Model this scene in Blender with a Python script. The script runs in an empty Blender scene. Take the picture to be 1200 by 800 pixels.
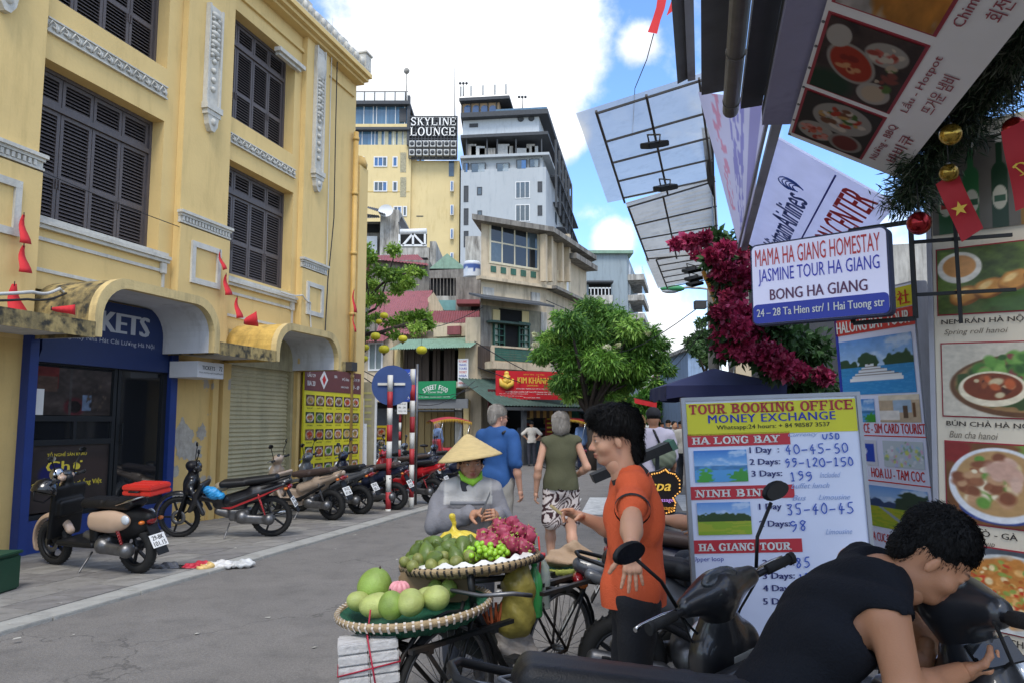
import bpy,bmesh,math,random
import numpy as np
from mathutils import Vector,Matrix,Quaternion
SC=bpy.context.scene;COL=SC.collection
R=math.radians;PI=math.pi
rnd=random.Random(7)
# ------------------------------------------------------------------ camera, sky, sun, exposure
PITCH=math.atan(95/900);CH=1.6
cam=bpy.data.objects.new('camera',bpy.data.cameras.new('camera'));COL.objects.link(cam)
cam.data.lens=27.0;cam.data.sensor_width=36.0;cam.data.sensor_fit='HORIZONTAL'
cam.data.clip_start=0.05;cam.data.clip_end=3000
cam.location=(0,0,CH);cam.rotation_euler=(PI/2+PITCH,0,0)
SC.camera=cam
SC.view_settings.view_transform='Standard';SC.view_settings.look='None'
SC.view_settings.exposure=1.05;SC.view_settings.gamma=1.0
SC.view_settings.use_curve_mapping=False
SC.render.engine='CYCLES'
SC.cycles.max_bounces=6;SC.cycles.diffuse_bounces=3;SC.cycles.glossy_bounces=3
SC.cycles.transparent_max_bounces=8;SC.cycles.transmission_bounces=4
SC.cycles.use_denoising=True
def pray(px,py):
    x=(px-600)/900;y=(400-py)/900;c,s=math.cos(PITCH),math.sin(PITCH)
    return Vector((x,c-y*s,s+y*c))
def at(px,py,Y):
    r=pray(px,py);t=Y/r.y
    return Vector((r.x*t,Y,CH+r.z*t))
def gnd(px,py,z=0.0):
    r=pray(px,py);t=(z-CH)/r.z
    return Vector((r.x*t,r.y*t,z))
class Frame:            # a vertical plane: u along it, n into it (away from the street)
    def __init__(s,ox,oy,ang):
        s.o=Vector((ox,oy,0));s.ang=R(ang)
        s.u=Vector((math.cos(s.ang),math.sin(s.ang),0));s.n=Vector((-s.u.y,s.u.x,0))
    def px(s,px,py,off=0.0):
        r=pray(px,py);t=(off+s.o.dot(s.n))/r.dot(s.n)
        p=r*t-s.o
        return p.dot(s.u),CH+r.z*t
def hx(h):
    h=h.lstrip('#');v=[int(h[i:i+2],16)/255 for i in(0,2,4)]
    return tuple(x/12.92 if x<=.04045 else((x+.055)/1.055)**2.4 for x in v)
def s2l(a):
    a=np.clip(a,0,1);return np.where(a<=.04045,a/12.92,((a+.055)/1.055)**2.4)
SUN_EL,SUN_AZ=56.0,178.0      # azimuth measured from +Y towards +X
W=bpy.data.worlds.new('World');SC.world=W;W.use_nodes=True
nt=W.node_tree;nt.nodes.clear();N=nt.nodes.new;L=nt.links.new
wo=N('ShaderNodeOutputWorld');bg=N('ShaderNodeBackground');bg.inputs[1].default_value=0.15
L(bg.outputs[0],wo.inputs[0])
sky=N('ShaderNodeTexSky');sky.sky_type='NISHITA';sky.sun_disc=False
sky.sun_elevation=R(SUN_EL);sky.sun_rotation=R(SUN_AZ);sky.air_density=1.0;sky.dust_density=0.4;sky.ozone_density=1.6
tc=N('ShaderNodeTexCoord')
def vmath(op,a,b=None):
    n=N('ShaderNodeVectorMath');n.operation=op
    for i,q in enumerate((a,b)):
        if q is None:continue
        if isinstance(q,(tuple,list,Vector)):n.inputs[i].default_value=q
        else:L(q,n.inputs[i])
    return n
def smath(op,a,b=None,clamp=False):
    n=N('ShaderNodeMath');n.operation=op;n.use_clamp=clamp
    for i,q in enumerate((a,b)):
        if q is None:continue
        if isinstance(q,(int,float)):n.inputs[i].default_value=q
        else:L(q,n.inputs[i])
    return n.outputs[0]
dirn=vmath('NORMALIZE',tc.outputs['Generated']).outputs[0]
wn=N('ShaderNodeTexNoise');wn.inputs['Scale'].default_value=5.5;wn.inputs['Detail'].default_value=9;wn.inputs['Roughness'].default_value=.62
L(dirn,wn.inputs['Vector'])
CLOUDS=[((520,20),.2,.9),((600,45),.14,.8),((455,80),.14,.8),((590,90),.12,.8),((650,30),.08,.6),
          ((748,52),.035,.55),((664,165),.035,.6),((715,282),.04,.7),((790,450),.13,.8),((690,250),.05,.25),((770,380),.08,.35),((430,160),.12,.6)]
acc=None
for(cx,cy),r,s in CLOUDS:
    d=pray(cx,cy).normalized()
    dist=vmath('DISTANCE',dirn,tuple(d)).outputs['Value']
    v=smath('MULTIPLY',smath('SUBTRACT',1.0,smath('DIVIDE',dist,r)),s)
    acc=v if acc is None else smath('MAXIMUM',acc,v)
# general broken cloud for the sky outside the frame
far=smath('MULTIPLY',smath('GREATER_THAN',vmath('DISTANCE',dirn,tuple(pray(640,200).normalized())).outputs['Value'],.72),.22)
acc=smath('MAXIMUM',acc,far)
dens=smath('ADD',acc,smath('MULTIPLY',smath('SUBTRACT',wn.outputs['Fac'],.5),1.5))
mr=N('ShaderNodeMapRange');mr.interpolation_type='SMOOTHSTEP'
mr.inputs['From Min'].default_value=.0;mr.inputs['From Max'].default_value=.38;L(dens,mr.inputs['Value'])
wn2=N('ShaderNodeTexNoise');wn2.inputs['Scale'].default_value=9;wn2.inputs['Detail'].default_value=5;L(dirn,wn2.inputs['Vector'])
cr=N('ShaderNodeMapRange');cr.inputs['From Min'].default_value=.4;cr.inputs['From Max'].default_value=.7
cr.inputs['To Min'].default_value=1.0;cr.inputs['To Max'].default_value=0.64;L(wn2.outputs['Fac'],cr.inputs['Value'])
cc=vmath('SCALE',(4.9,5.0,5.15));L(cr.outputs[0],cc.inputs['Scale'])
mx=N('ShaderNodeMix');mx.data_type='RGBA';L(mr.outputs[0],mx.inputs['Factor'])
skb=vmath('MULTIPLY',sky.outputs[0],(.7,.88,1.1)).outputs[0]
L(skb,mx.inputs['A']);L(cc.outputs[0],mx.inputs['B']);L(mx.outputs['Result'],bg.inputs[0])
sun=bpy.data.lights.new('sun','SUN');sun.energy=1.3;sun.angle=R(22);sun.color=(1,.95,.87)
so=bpy.data.objects.new('sun',sun);COL.objects.link(so)
sd=Vector((math.cos(R(SUN_EL))*math.sin(R(SUN_AZ)),math.cos(R(SUN_EL))*math.cos(R(SUN_AZ)),math.sin(R(SUN_EL))))
so.rotation_euler=(-sd).to_track_quat('-Z','Y').to_euler()
# ------------------------------------------------------------------ materials
MATS={}
def mat(name,col,rough=.65,metal=0.0,var=.12,scale=6.0,bump=0.0,bscale=None,grime=0.0,gcol='#3b362c',gz=None,spec=.5,trans=0.0,alpha=1.0,emit=0.0,coat=0.0,stretch=(1,1,1),chip=0.0,chipcol='#b9b4a6',speck=0.0):
    if name in MATS:return MATS[name]
    m=bpy.data.materials.new(name);m.use_nodes=True;MATS[name]=m
    t=m.node_tree;b=t.nodes['Principled BSDF'];n=t.nodes.new;l=t.links.new
    c=hx(col) if isinstance(col,str) else col
    b.inputs['Roughness'].default_value=rough;b.inputs['Metallic'].default_value=metal
    b.inputs['Specular IOR Level'].default_value=spec
    b.inputs['Transmission Weight'].default_value=trans;b.inputs['Alpha'].default_value=alpha
    b.inputs['Coat Weight'].default_value=coat
    tcn=n('ShaderNodeTexCoord');mp=n('ShaderNodeMapping');mp.inputs['Scale'].default_value=stretch
    l(tcn.outputs['Object'],mp.inputs['Vector'])
    cur=None
    if var>0:
        no=n('ShaderNodeTexNoise');no.inputs['Scale'].default_value=scale;no.inputs['Detail'].default_value=6;no.inputs['Roughness'].default_value=.6
        l(mp.outputs[0],no.inputs['Vector'])
        r=n('ShaderNodeMapRange');r.inputs['From Min'].default_value=.3;r.inputs['From Max'].default_value=.7
        r.inputs['To Min'].default_value=1-var;r.inputs['To Max'].default_value=1+var;l(no.outputs['Fac'],r.inputs['Value'])
        v=n('ShaderNodeVectorMath');v.operation='SCALE';v.inputs[0].default_value=c;l(r.outputs[0],v.inputs['Scale'])
        cur=v.outputs[0]
    def blend(fac,colr):
        nonlocal cur
        x=n('ShaderNodeMix');x.data_type='RGBA';l(fac,x.inputs['Factor'])
        if cur is None:x.inputs['A'].default_value=(*c,1)
        else:l(cur,x.inputs['A'])
        x.inputs['B'].default_value=(*hx(colr),1);cur=x.outputs['Result']
    if grime>0:
        m2=n('ShaderNodeMapping');m2.inputs['Scale'].default_value=(2.2,2.2,.35);l(tcn.outputs['Object'],m2.inputs['Vector'])
        g=n('ShaderNodeTexNoise');g.inputs['Scale'].default_value=1.6;g.inputs['Detail'].default_value=9;g.inputs['Roughness'].default_value=.7
        l(m2.outputs[0],g.inputs['Vector'])
        r=n('ShaderNodeMapRange');r.inputs['From Min'].default_value=.56-.16*min(grime,1.3);r.inputs['From Max'].default_value=.78-.1*min(grime,1.3)
        r.inputs['To Max'].default_value=min(.95,.4+grime*.6);l(g.outputs['Fac'],r.inputs['Value']);blend(r.outputs[0],gcol)
    if chip>0:
        g=n('ShaderNodeTexNoise');g.inputs['Scale'].default_value=2.4 if chip<.9 else 8;g.inputs['Detail'].default_value=8;l(tcn.outputs['Object'],g.inputs['Vector'])
        r=n('ShaderNodeMapRange');r.inputs['From Min'].default_value=.72-chip*.2;r.inputs['From Max'].default_value=(.74 if chip<.9 else.9)-chip*.2;l(g.outputs['Fac'],r.inputs['Value'])
        blend(r.outputs[0],chipcol)
    if speck>0:
        g=n('ShaderNodeTexNoise');g.inputs['Scale'].default_value=55;g.inputs['Detail'].default_value=3;g.inputs['Roughness'].default_value=.8;l(tcn.outputs['Object'],g.inputs['Vector'])
        r=n('ShaderNodeMapRange');r.inputs['From Min'].default_value=.35;r.inputs['From Max'].default_value=.65;r.inputs['To Min'].default_value=1-speck;r.inputs['To Max'].default_value=1+speck;l(g.outputs['Fac'],r.inputs['Value'])
        v=n('ShaderNodeVectorMath');v.operation='SCALE';l(cur,v.inputs[0]);l(r.outputs[0],v.inputs['Scale']);cur=v.outputs[0]
        cv=n('ShaderNodeTexVoronoi');cv.feature='DISTANCE_TO_EDGE';cv.inputs['Scale'].default_value=.38;wv=n('ShaderNodeTexNoise');wv.inputs['Scale'].default_value=2.5;wv.inputs['Detail'].default_value=6;l(tcn.outputs['Object'],wv.inputs['Vector'])
        ad=n('ShaderNodeVectorMath');ad.operation='MULTIPLY_ADD';l(wv.outputs['Color'],ad.inputs[0]);ad.inputs[1].default_value=(.9,.9,.9);l(tcn.outputs['Object'],ad.inputs[2]);l(ad.outputs[0],cv.inputs['Vector'])
        r=n('ShaderNodeMapRange');r.inputs['From Min'].default_value=.0;r.inputs['From Max'].default_value=.006;r.inputs['To Min'].default_value=.6;r.inputs['To Max'].default_value=0;l(cv.outputs['Distance'],r.inputs['Value']);blend(r.outputs[0],'#3a3836')
    if cur is None:b.inputs['Base Color'].default_value=(*c,1)
    else:l(cur,b.inputs['Base Color'])
    if emit>0:
        b.inputs['Emission Strength'].default_value=emit;b.inputs['Emission Color'].default_value=(*c,1)
    if bump>0:
        nb=n('ShaderNodeTexNoise');nb.inputs['Scale'].default_value=bscale or scale*6;nb.inputs['Detail'].default_value=5
        l(mp.outputs[0],nb.inputs['Vector'])
        bp=n('ShaderNodeBump');bp.inputs['Strength'].default_value=bump;bp.inputs['Distance'].default_value=.02
        l(nb.outputs['Fac'],bp.inputs['Height']);l(bp.outputs[0],b.inputs['Normal'])
    return m
def vmat(name,rough=.6,spec=.4,bump=0.0,bscale=60,sss=0.0,emit=0.0,coat=0,back=None):
    if name in MATS:return MATS[name]
    m=bpy.data.materials.new(name);m.use_nodes=True;MATS[name]=m
    t=m.node_tree;b=t.nodes['Principled BSDF']
    a=t.nodes.new('ShaderNodeVertexColor');a.layer_name='Col'
    t.links.new(a.outputs[0],b.inputs['Base Color']);b.inputs['Roughness'].default_value=rough;b.inputs['Specular IOR Level'].default_value=spec
    b.inputs['Coat Weight'].default_value=coat
    if sss:
        b.inputs['Subsurface Weight'].default_value=sss;b.inputs['Subsurface Radius'].default_value=(.02,.008,.004);b.inputs['Subsurface Scale'].default_value=1
    if emit:t.links.new(a.outputs[0],b.inputs['Emission Color']);b.inputs['Emission Strength'].default_value=emit
    if bump:
        n=t.nodes.new('ShaderNodeTexNoise');n.inputs['Scale'].default_value=bscale;n.inputs['Detail'].default_value=4
        tcn=t.nodes.new('ShaderNodeTexCoord');t.links.new(tcn.outputs['Object'],n.inputs['Vector'])
        bp=t.nodes.new('ShaderNodeBump');bp.inputs['Strength'].default_value=bump;bp.inputs['Distance'].default_value=.01
        t.links.new(n.outputs['Fac'],bp.inputs['Height']);t.links.new(bp.outputs[0],b.inputs['Normal'])
    return m
def transl(m,f,clear=0.0):
    t=m.node_tree;b=t.nodes['Principled BSDF'];a=t.nodes.new('ShaderNodeBsdfTranslucent');ic=b.inputs['Base Color']
    if ic.links:t.links.new(ic.links[0].from_socket,a.inputs['Color'])
    else:a.inputs['Color'].default_value=ic.default_value
    x=t.nodes.new('ShaderNodeMixShader');x.inputs[0].default_value=f;t.links.new(b.outputs[0],x.inputs[1]);t.links.new(a.outputs[0],x.inputs[2]);o=x
    if clear:tr=t.nodes.new('ShaderNodeBsdfTransparent');o=t.nodes.new('ShaderNodeMixShader');o.inputs[0].default_value=1-clear;t.links.new(tr.outputs[0],o.inputs[1]);t.links.new(x.outputs[0],o.inputs[2])
    t.links.new(o.outputs[0],t.nodes['Material Output'].inputs[0]);return m
# ------------------------------------------------------------------ objects
def link(o,parent=None):
    COL.objects.link(o)
    if parent is not None:o.parent=parent
    return o
def tag(o,label=None,cat=None,group=None,kind=None):
    if label:o['label']=label
    if cat:o['category']=cat
    if group:o['group']=group
    if kind:o['kind']=kind
    return o
def thing(name,label,cat,loc=(0,0,0),rotz=0.0,group=None,M=None):
    o=bpy.data.objects.new(name,None);COL.objects.link(o);o.empty_display_size=.1
    if M is not None:o.matrix_world=M
    else:o.location=loc;o.rotation_euler=(0,0,rotz)
    return tag(o,label,cat,group)
def dup(root,label=None,loc=None,rotz=None,group=None,M=None):
    m={}
    kids={}
    for o in COL.objects:
        if o.parent:kids.setdefault(o.parent.name,[]).append(o)
    def cp(o,par):
        c=o.copy();COL.objects.link(c);c.parent=par
        for k in kids.get(o.name,[]):cp(k,c)
        return c
    r=cp(root,None)
    if label:r['label']=label
    if group:r['group']=group
    if M is not None:r.matrix_world=M
    if loc is not None:r.location=loc
    if rotz is not None:r.rotation_euler=(0,0,rotz)
    return r
def basis(o,xd,zd):      # world matrix from origin, x direction, rough z direction (y = z cross x)
    x=Vector(xd).normalized();y=Vector(zd).cross(x).normalized();z=x.cross(y)
    return Matrix(((x.x,y.x,z.x,o[0]),(x.y,y.y,z.y,o[1]),(x.z,y.z,z.z,o[2]),(0,0,0,1)))
def mesh_obj(name,v,f,m,parent=None,smooth=False,col=None):
    me=bpy.data.meshes.new(name);me.from_pydata(v if isinstance(v,list) else v.tolist(),[],f if isinstance(f,list) else f.tolist())
    if m:me.materials.append(m)
    if col is not None:
        a=me.color_attributes.new('Col','FLOAT_COLOR','POINT');cc_=np.ones((len(v),4),np.float32);cc_[:,:3]=col;a.data.foreach_set('color',cc_.ravel())
    if smooth:
        me.polygons.foreach_set('use_smooth',[True]*len(me.polygons))
    me.update()
    return link(bpy.data.objects.new(name,me),parent)
class MB:
    def __init__(s):s.v=[];s.f=[];s.sm=[];s.M=Matrix()
    def add(s,vs,fs,smooth=False):
        b=len(s.v);M=s.M
        s.v+=[tuple(M@Vector(q)) for q in vs]
        s.f+=[tuple(b+i for i in q) for q in fs];s.sm+=[smooth]*len(fs)
        return s
    def box(s,x0,x1,y0,y1,z0,z1):
        return s.add([(x0,y0,z0),(x1,y0,z0),(x1,y1,z0),(x0,y1,z0),(x0,y0,z1),(x1,y0,z1),(x1,y1,z1),(x0,y1,z1)],
              [(0,3,2,1),(4,5,6,7),(0,1,5,4),(1,2,6,5),(2,3,7,6),(3,0,4,7)])
    def bar(s,a,b,w,h,up=(0,0,1)):
        a=Vector(a);b=Vector(b);d=(b-a).normalized();u=Vector(up)
        if abs(d.dot(u))>.98:u=Vector((0,1,0))
        sd=d.cross(u).normalized();u=sd.cross(d)
        vs=[p+sd*i*w/2+u*j*h/2 for p in(a,b) for i,j in((-1,-1),(1,-1),(1,1),(-1,1))]
        return s.add(vs,[(0,1,2,3),(7,6,5,4),(0,4,5,1),(1,5,6,2),(2,6,7,3),(3,7,4,0)])
    def tube(s,pts,r,n=8,caps=True,smooth=True,closed=False):
        pts=[Vector(p) for p in pts];k=len(pts);rs=r if isinstance(r,(list,tuple)) else[r]*k
        T=[]
        for i in range(k):
            a=pts[(i-1)%k] if(closed or i>0) else pts[0];b=pts[(i+1)%k] if(closed or i<k-1) else pts[-1]
            T.append((b-a).normalized() if(b-a).length>1e-9 else Vector((0,0,1)))
        u=T[0].orthogonal().normalized();vs=[];fs=[]
        for i in range(k):
            u=(u-T[i]*u.dot(T[i]));u=u.normalized() if u.length>1e-6 else T[i].orthogonal().normalized()
            w=T[i].cross(u)
            for j in range(n):
                a=2*PI*j/n;vs.append(pts[i]+(u*math.cos(a)+w*math.sin(a))*rs[i])
        for i in range(k if closed else k-1):
            for j in range(n):
                i2=(i+1)%k
                fs.append((i*n+j,i*n+(j+1)%n,i2*n+(j+1)%n,i2*n+j))
        s.add(vs,fs,smooth)
        if caps and not closed:
            b=len(s.v)-len(vs)
            s.f+=[tuple(b+j for j in reversed(range(n))),tuple(b+(k-1)*n+j for j in range(n))];s.sm+=[False,False]
        return s
    def cyl(s,a,b,r0,r1=None,n=12,caps=True,smooth=True):return s.tube([a,b],[r0,r0 if r1 is None else r1],n,caps,smooth)
    def lathe(s,prof,n=16,smooth=True,c=(0,0,0),axis='Z',arc=1.0):
        vs=[];fs=[];k=len(prof);nn=n if arc>=1 else n+1
        for j in range(nn):
            a=2*PI*arc*j/n;ca,sa=math.cos(a),math.sin(a)
            for r,z in prof:
                q={'Z':(r*ca,r*sa,z),'X':(z,r*ca,r*sa),'Y':(r*sa,z,r*ca)}[axis]
                vs.append((q[0]+c[0],q[1]+c[1],q[2]+c[2]))
        for j in range(n):
            j2=(j+1)%nn
            for i in range(k-1):fs.append((j*k+i,j2*k+i,j2*k+i+1,j*k+i+1))
        return s.add(vs,fs,smooth)
    def sph(s,c,r,nu=14,nv=9,smooth=True,M=None):
        if not isinstance(r,(tuple,list)):r=(r,r,r)
        vs=[];fs=[]
        for i in range(nv+1):
            t=PI*i/nv
            for j in range(nu):
                a=2*PI*j/nu;q=Vector((r[0]*math.sin(t)*math.cos(a),r[1]*math.sin(t)*math.sin(a),r[2]*math.cos(t)))
                if M is not None:q=M@q
                vs.append(q+Vector(c))
        for i in range(nv):
            for j in range(nu):fs.append((i*nu+j,(i+1)*nu+j,(i+1)*nu+(j+1)%nu,i*nu+(j+1)%nu))
        return s.add(vs,fs,smooth)
    def prism(s,poly,y0,y1,axis='Y'):
        k=len(poly)
        mk={'Y':lambda a,b,d:(a,d,b),'X':lambda a,b,d:(d,a,b),'Z':lambda a,b,d:(a,b,d)}[axis]
        vs=[mk(a,b,y0) for a,b in poly]+[mk(a,b,y1) for a,b in poly]
        fs=[tuple(range(k)),tuple(reversed(range(k,2*k)))]+[(i,i+k,(i+1)%k+k,(i+1)%k) for i in range(k)]
        return s.add(vs,fs)
    def strip(s,inner,outer,y0,y1):     # band between two XZ polylines, extruded in y
        k=len(inner);poly=list(inner)+list(reversed(outer));
        vs=[(a,y,b) for y in(y0,y1) for(a,b) in list(inner)+list(outer)];fs=[]
        for i in range(k-1):
            fs+=[(i,i+1,k+i+1,k+i),(2*k+i,3*k+i,3*k+i+1,2*k+i+1),(k+i,k+i+1,3*k+i+1,3*k+i),(i,2*k+i,2*k+i+1,i+1)]
        fs+=[(0,k,3*k,2*k),(k-1,3*k-1,4*k-1,2*k-1)]
        return s.add(vs,fs)
    def quad(s,*q):return s.add(q,[(0,1,2,3)])
    def build(s,name,m,parent=None,bevel=0.0,recalc=True,seg=2):
        me=bpy.data.meshes.new(name);me.from_pydata(s.v,[],s.f)
        me.polygons.foreach_set('use_smooth',s.sm)
        if m:me.materials.append(m)
        if recalc or bevel:
            bm=bmesh.new();bm.from_mesh(me)
            bmesh.ops.recalc_face_normals(bm,faces=bm.faces)
            if bevel:
                es=[e for e in bm.edges if len(e.link_faces)==2 and e.calc_face_angle(0)>.6]
                bmesh.ops.bevel(bm,geom=es,offset=bevel,segments=seg,affect='EDGES',clamp_overlap=True)
            bm.to_mesh(me);bm.free()
        me.update()
        return link(bpy.data.objects.new(name,me),parent)
def box(name,x0,x1,y0,y1,z0,z1,m,parent=None,bevel=0.0):return MB().box(x0,x1,y0,y1,z0,z1).build(name,m,parent,bevel,recalc=False)
# ------------------------------------------------------------------ lettering
def text(s,x0,z0,w,h,m,parent,y=-.002,bold=0.0,M=None,name='lettering',depth=.0015,shear=0.0,align='fit',spacing=1.0):
    """flat letters fitted in the box x0..x0+w, z0..z0+h of the parent's XZ plane, facing -y"""
    c=bpy.data.curves.new(name,'FONT');c.body=s;c.size=1;c.shear=shear;c.resolution_u=2;c.space_character=spacing
    o=bpy.data.objects.new(name,c);me=bpy.data.meshes.new_from_object(o)
    bpy.data.objects.remove(o);bpy.data.curves.remove(c)
    n=len(me.vertices)
    if n==0:return None
    a=np.empty(n*3,np.float32);me.vertices.foreach_get('co',a);a=a.reshape(-1,3)
    lo=a.min(0);hi=a.max(0);sx=w/max(hi[0]-lo[0],1e-6);sz=h/max(hi[1]-lo[1],1e-6)
    if align!='fit':sx=sz
    out=np.zeros_like(a);out[:,0]=(a[:,0]-lo[0])*sx;out[:,2]=(a[:,1]-lo[1])*sz;out[:,1]=y
    if align=='c':out[:,0]+=(w-(hi[0]-lo[0])*sx)/2
    out[:,0]+=x0;out[:,2]+=z0
    if M is not None:
        Mn=np.array(M);out=out@Mn[:3,:3].T+Mn[:3,3]
    if bold>0:       # heavier strokes: the letters laid twice more, a hair to each side
        fs=[tuple(p.vertices) for p in me.polygons];off=np.array(M.to_3x3()@Vector((1,0,0)) if M is not None else(1,0,0))*bold*min(sx,sz)*1.1;dep_=np.array(M.to_3x3()@Vector((0,1,0)) if M is not None else(0,1,0))*.0002
        V_=np.concatenate([out,out-off+dep_,out+off+dep_*2]);bpy.data.meshes.remove(me);me=bpy.data.meshes.new(name);me.from_pydata(V_.tolist(),[],[tuple(i+k*n for i in f) for k in range(3) for f in fs]);out=V_
    me.vertices.foreach_set('co',out.astype(np.float32).ravel());me.materials.clear();me.materials.append(m);me.update()
    ob=bpy.data.objects.new(name,me);return link(ob,parent)
def picture(name,x0,x1,z0,z1,nx,nz,fn,m,parent,y=-.002,M=None):
    """a flat printed panel: a grid whose vertex colours are painted by fn(u, v) (u right, v up, sRGB 0..1)"""
    u,v=np.meshgrid(np.linspace(0,1,nx),np.linspace(0,1,nz));u=u.ravel();v=v.ravel()
    P_=np.stack([x0+(x1-x0)*u,np.full_like(u,y),z0+(z1-z0)*v],1)
    if M is not None:Mn=np.array(M);P_=P_@Mn[:3,:3].T+Mn[:3,3]
    i,j=np.meshgrid(np.arange(nx-1),np.arange(nz-1));b=(j*nx+i).ravel()
    F=np.stack([b,b+1,b+nx+1,b+nx],1)
    col=s2l(np.stack(fn(u,v),1))
    return mesh_obj(name,P_,F,m,parent,False,col)
# ---- painting helpers (numpy, sRGB)
def hrgb(h):h=h.lstrip('#');return np.array([int(h[i:i+2],16)/255 for i in(0,2,4)])
def vn(u,v,sc,seed=0):
    """value noise"""
    x=u*sc+seed*13.7;y=v*sc+seed*7.3;xi=np.floor(x);yi=np.floor(y);fx=x-xi;fy=y-yi
    h=lambda a,b:np.modf(np.abs(np.sin(a*127.1+b*311.7+seed*74.7)*43758.5453))[0]
    fx=fx*fx*(3-2*fx);fy=fy*fy*(3-2*fy)
    return(h(xi,yi)*(1-fx)+h(xi+1,yi)*fx)*(1-fy)+(h(xi,yi+1)*(1-fx)+h(xi+1,yi+1)*fx)*fy
def fbm(u,v,sc,seed=0,o=4):
    t=0;a=.5;n=0
    for k in range(o):t=t+a*vn(u,v,sc*2**k,seed+k);n+=a;a*=.5
    return t/n
class Paint:
    def __init__(s,u,v,bgc,asp=1.0):s.u=u;s.v=v;s.asp=asp;s.c=np.tile(hrgb(bgc),(len(u),1))
    def lay(s,mask,colr):
        mask=np.clip(mask,0,1)[:,None];colr=hrgb(colr) if isinstance(colr,str) else colr
        s.c=s.c*(1-mask)+colr*mask;return s
    def ell(s,cx,cy,rx,ry,colr,soft=.06,rot=0.0,rough=0.0,seed=0):
        du=(s.u-cx)*s.asp;dv=s.v-cy;c,q=math.cos(rot),math.sin(rot);a=(du*c+dv*q)/(rx*s.asp);b=(-du*q+dv*c)/ry
        d=np.sqrt(a*a+b*b)
        if rough:d=d+(vn(s.u,s.v,18,seed)-.5)*rough
        return s.lay((1-d)/soft+.5,colr)
    def rect(s,x0,x1,y0,y1,colr):return s.lay(((s.u>=x0)&(s.u<=x1)&(s.v>=y0)&(s.v<=y1)).astype(float),colr)
    def speck(s,cx,cy,rx,ry,cols,n,size,seed=0):
        r=random.Random(seed)
        for i in range(n):
            a=r.uniform(0,2*PI);q=math.sqrt(r.random());sz=size*r.uniform(.5,1.3)
            s.ell(cx+rx*q*math.cos(a),cy+ry*q*math.sin(a),sz*r.uniform(.6,1.4)/max(s.asp,.2),sz*r.uniform(.6,1.2),r.choice(cols),.5,r.uniform(0,3))
        return s
    def mott(s,amt,sc,seed=0):s.c=s.c*(1+(fbm(s.u,s.v,sc,seed)-.5)[:,None]*amt);return s
    def out(s):return s.c[:,0],s.c[:,1],s.c[:,2]
# ------------------------------------------------------------------ smooth bodies: signed distance primitives -> surface nets
def cap(a,b,ra,rb=None,k=.03):return('c',np.array(a,float),np.array(b,float),ra,ra if rb is None else rb,k)
def ell(c,r,rot=None,k=.03):return('e',np.array(c,float),np.array(r if isinstance(r,(tuple,list)) else(r,r,r),float),np.array(rot)[:3,:3] if rot is not None else None,k)
def rbox(c,h,rnd_=.02,rot=None,k=.02):return('b',np.array(c,float),np.array(h,float),rnd_,np.array(rot)[:3,:3] if rot is not None else None,k)
def sub(p):return('-',)+p
def rotm(x=0,y=0,z=0):return Matrix.Rotation(R(z),3,'Z')@Matrix.Rotation(R(y),3,'Y')@Matrix.Rotation(R(x),3,'X')
def _pb(p):
    if p[0]=='c':m=max(p[3],p[4]);return np.minimum(p[1],p[2])-m,np.maximum(p[1],p[2])+m
    if p[0]=='e':m=p[2].max() if p[3] is not None else p[2];return p[1]-m,p[1]+m
    m=(np.linalg.norm(p[2])) if p[4] is not None else p[2];return p[1]-m,p[1]+m
def _pd(p,X,Y,Z):
    if p[0]=='c':
        a,b,ra,rb=p[1:5];d=b-a;dd=max(d.dot(d),1e-12)
        t=np.clip(((X-a[0])*d[0]+(Y-a[1])*d[1]+(Z-a[2])*d[2])/dd,0,1)
        return np.sqrt((X-a[0]-t*d[0])**2+(Y-a[1]-t*d[1])**2+(Z-a[2]-t*d[2])**2)-(ra+(rb-ra)*t)
    c=p[1];x,y,z=X-c[0],Y-c[1],Z-c[2];rt=p[3] if p[0]=='e' else p[4]
    if rt is not None:x,y,z=rt[0,0]*x+rt[1,0]*y+rt[2,0]*z,rt[0,1]*x+rt[1,1]*y+rt[2,1]*z,rt[0,2]*x+rt[1,2]*y+rt[2,2]*z
    if p[0]=='e':
        r=p[2];k0=np.sqrt((x/r[0])**2+(y/r[1])**2+(z/r[2])**2)+1e-9;k1=np.sqrt((x/r[0]**2)**2+(y/r[1]**2)**2+(z/r[2]**2)**2)+1e-9
        return k0*(k0-1)/k1
    h=p[2]-p[3];qx,qy,qz=abs(x)-h[0],abs(y)-h[1],abs(z)-h[2]
    return np.sqrt(np.maximum(qx,0)**2+np.maximum(qy,0)**2+np.maximum(qz,0)**2)+np.minimum(np.maximum(qx,np.maximum(qy,qz)),0)-p[3]
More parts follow.
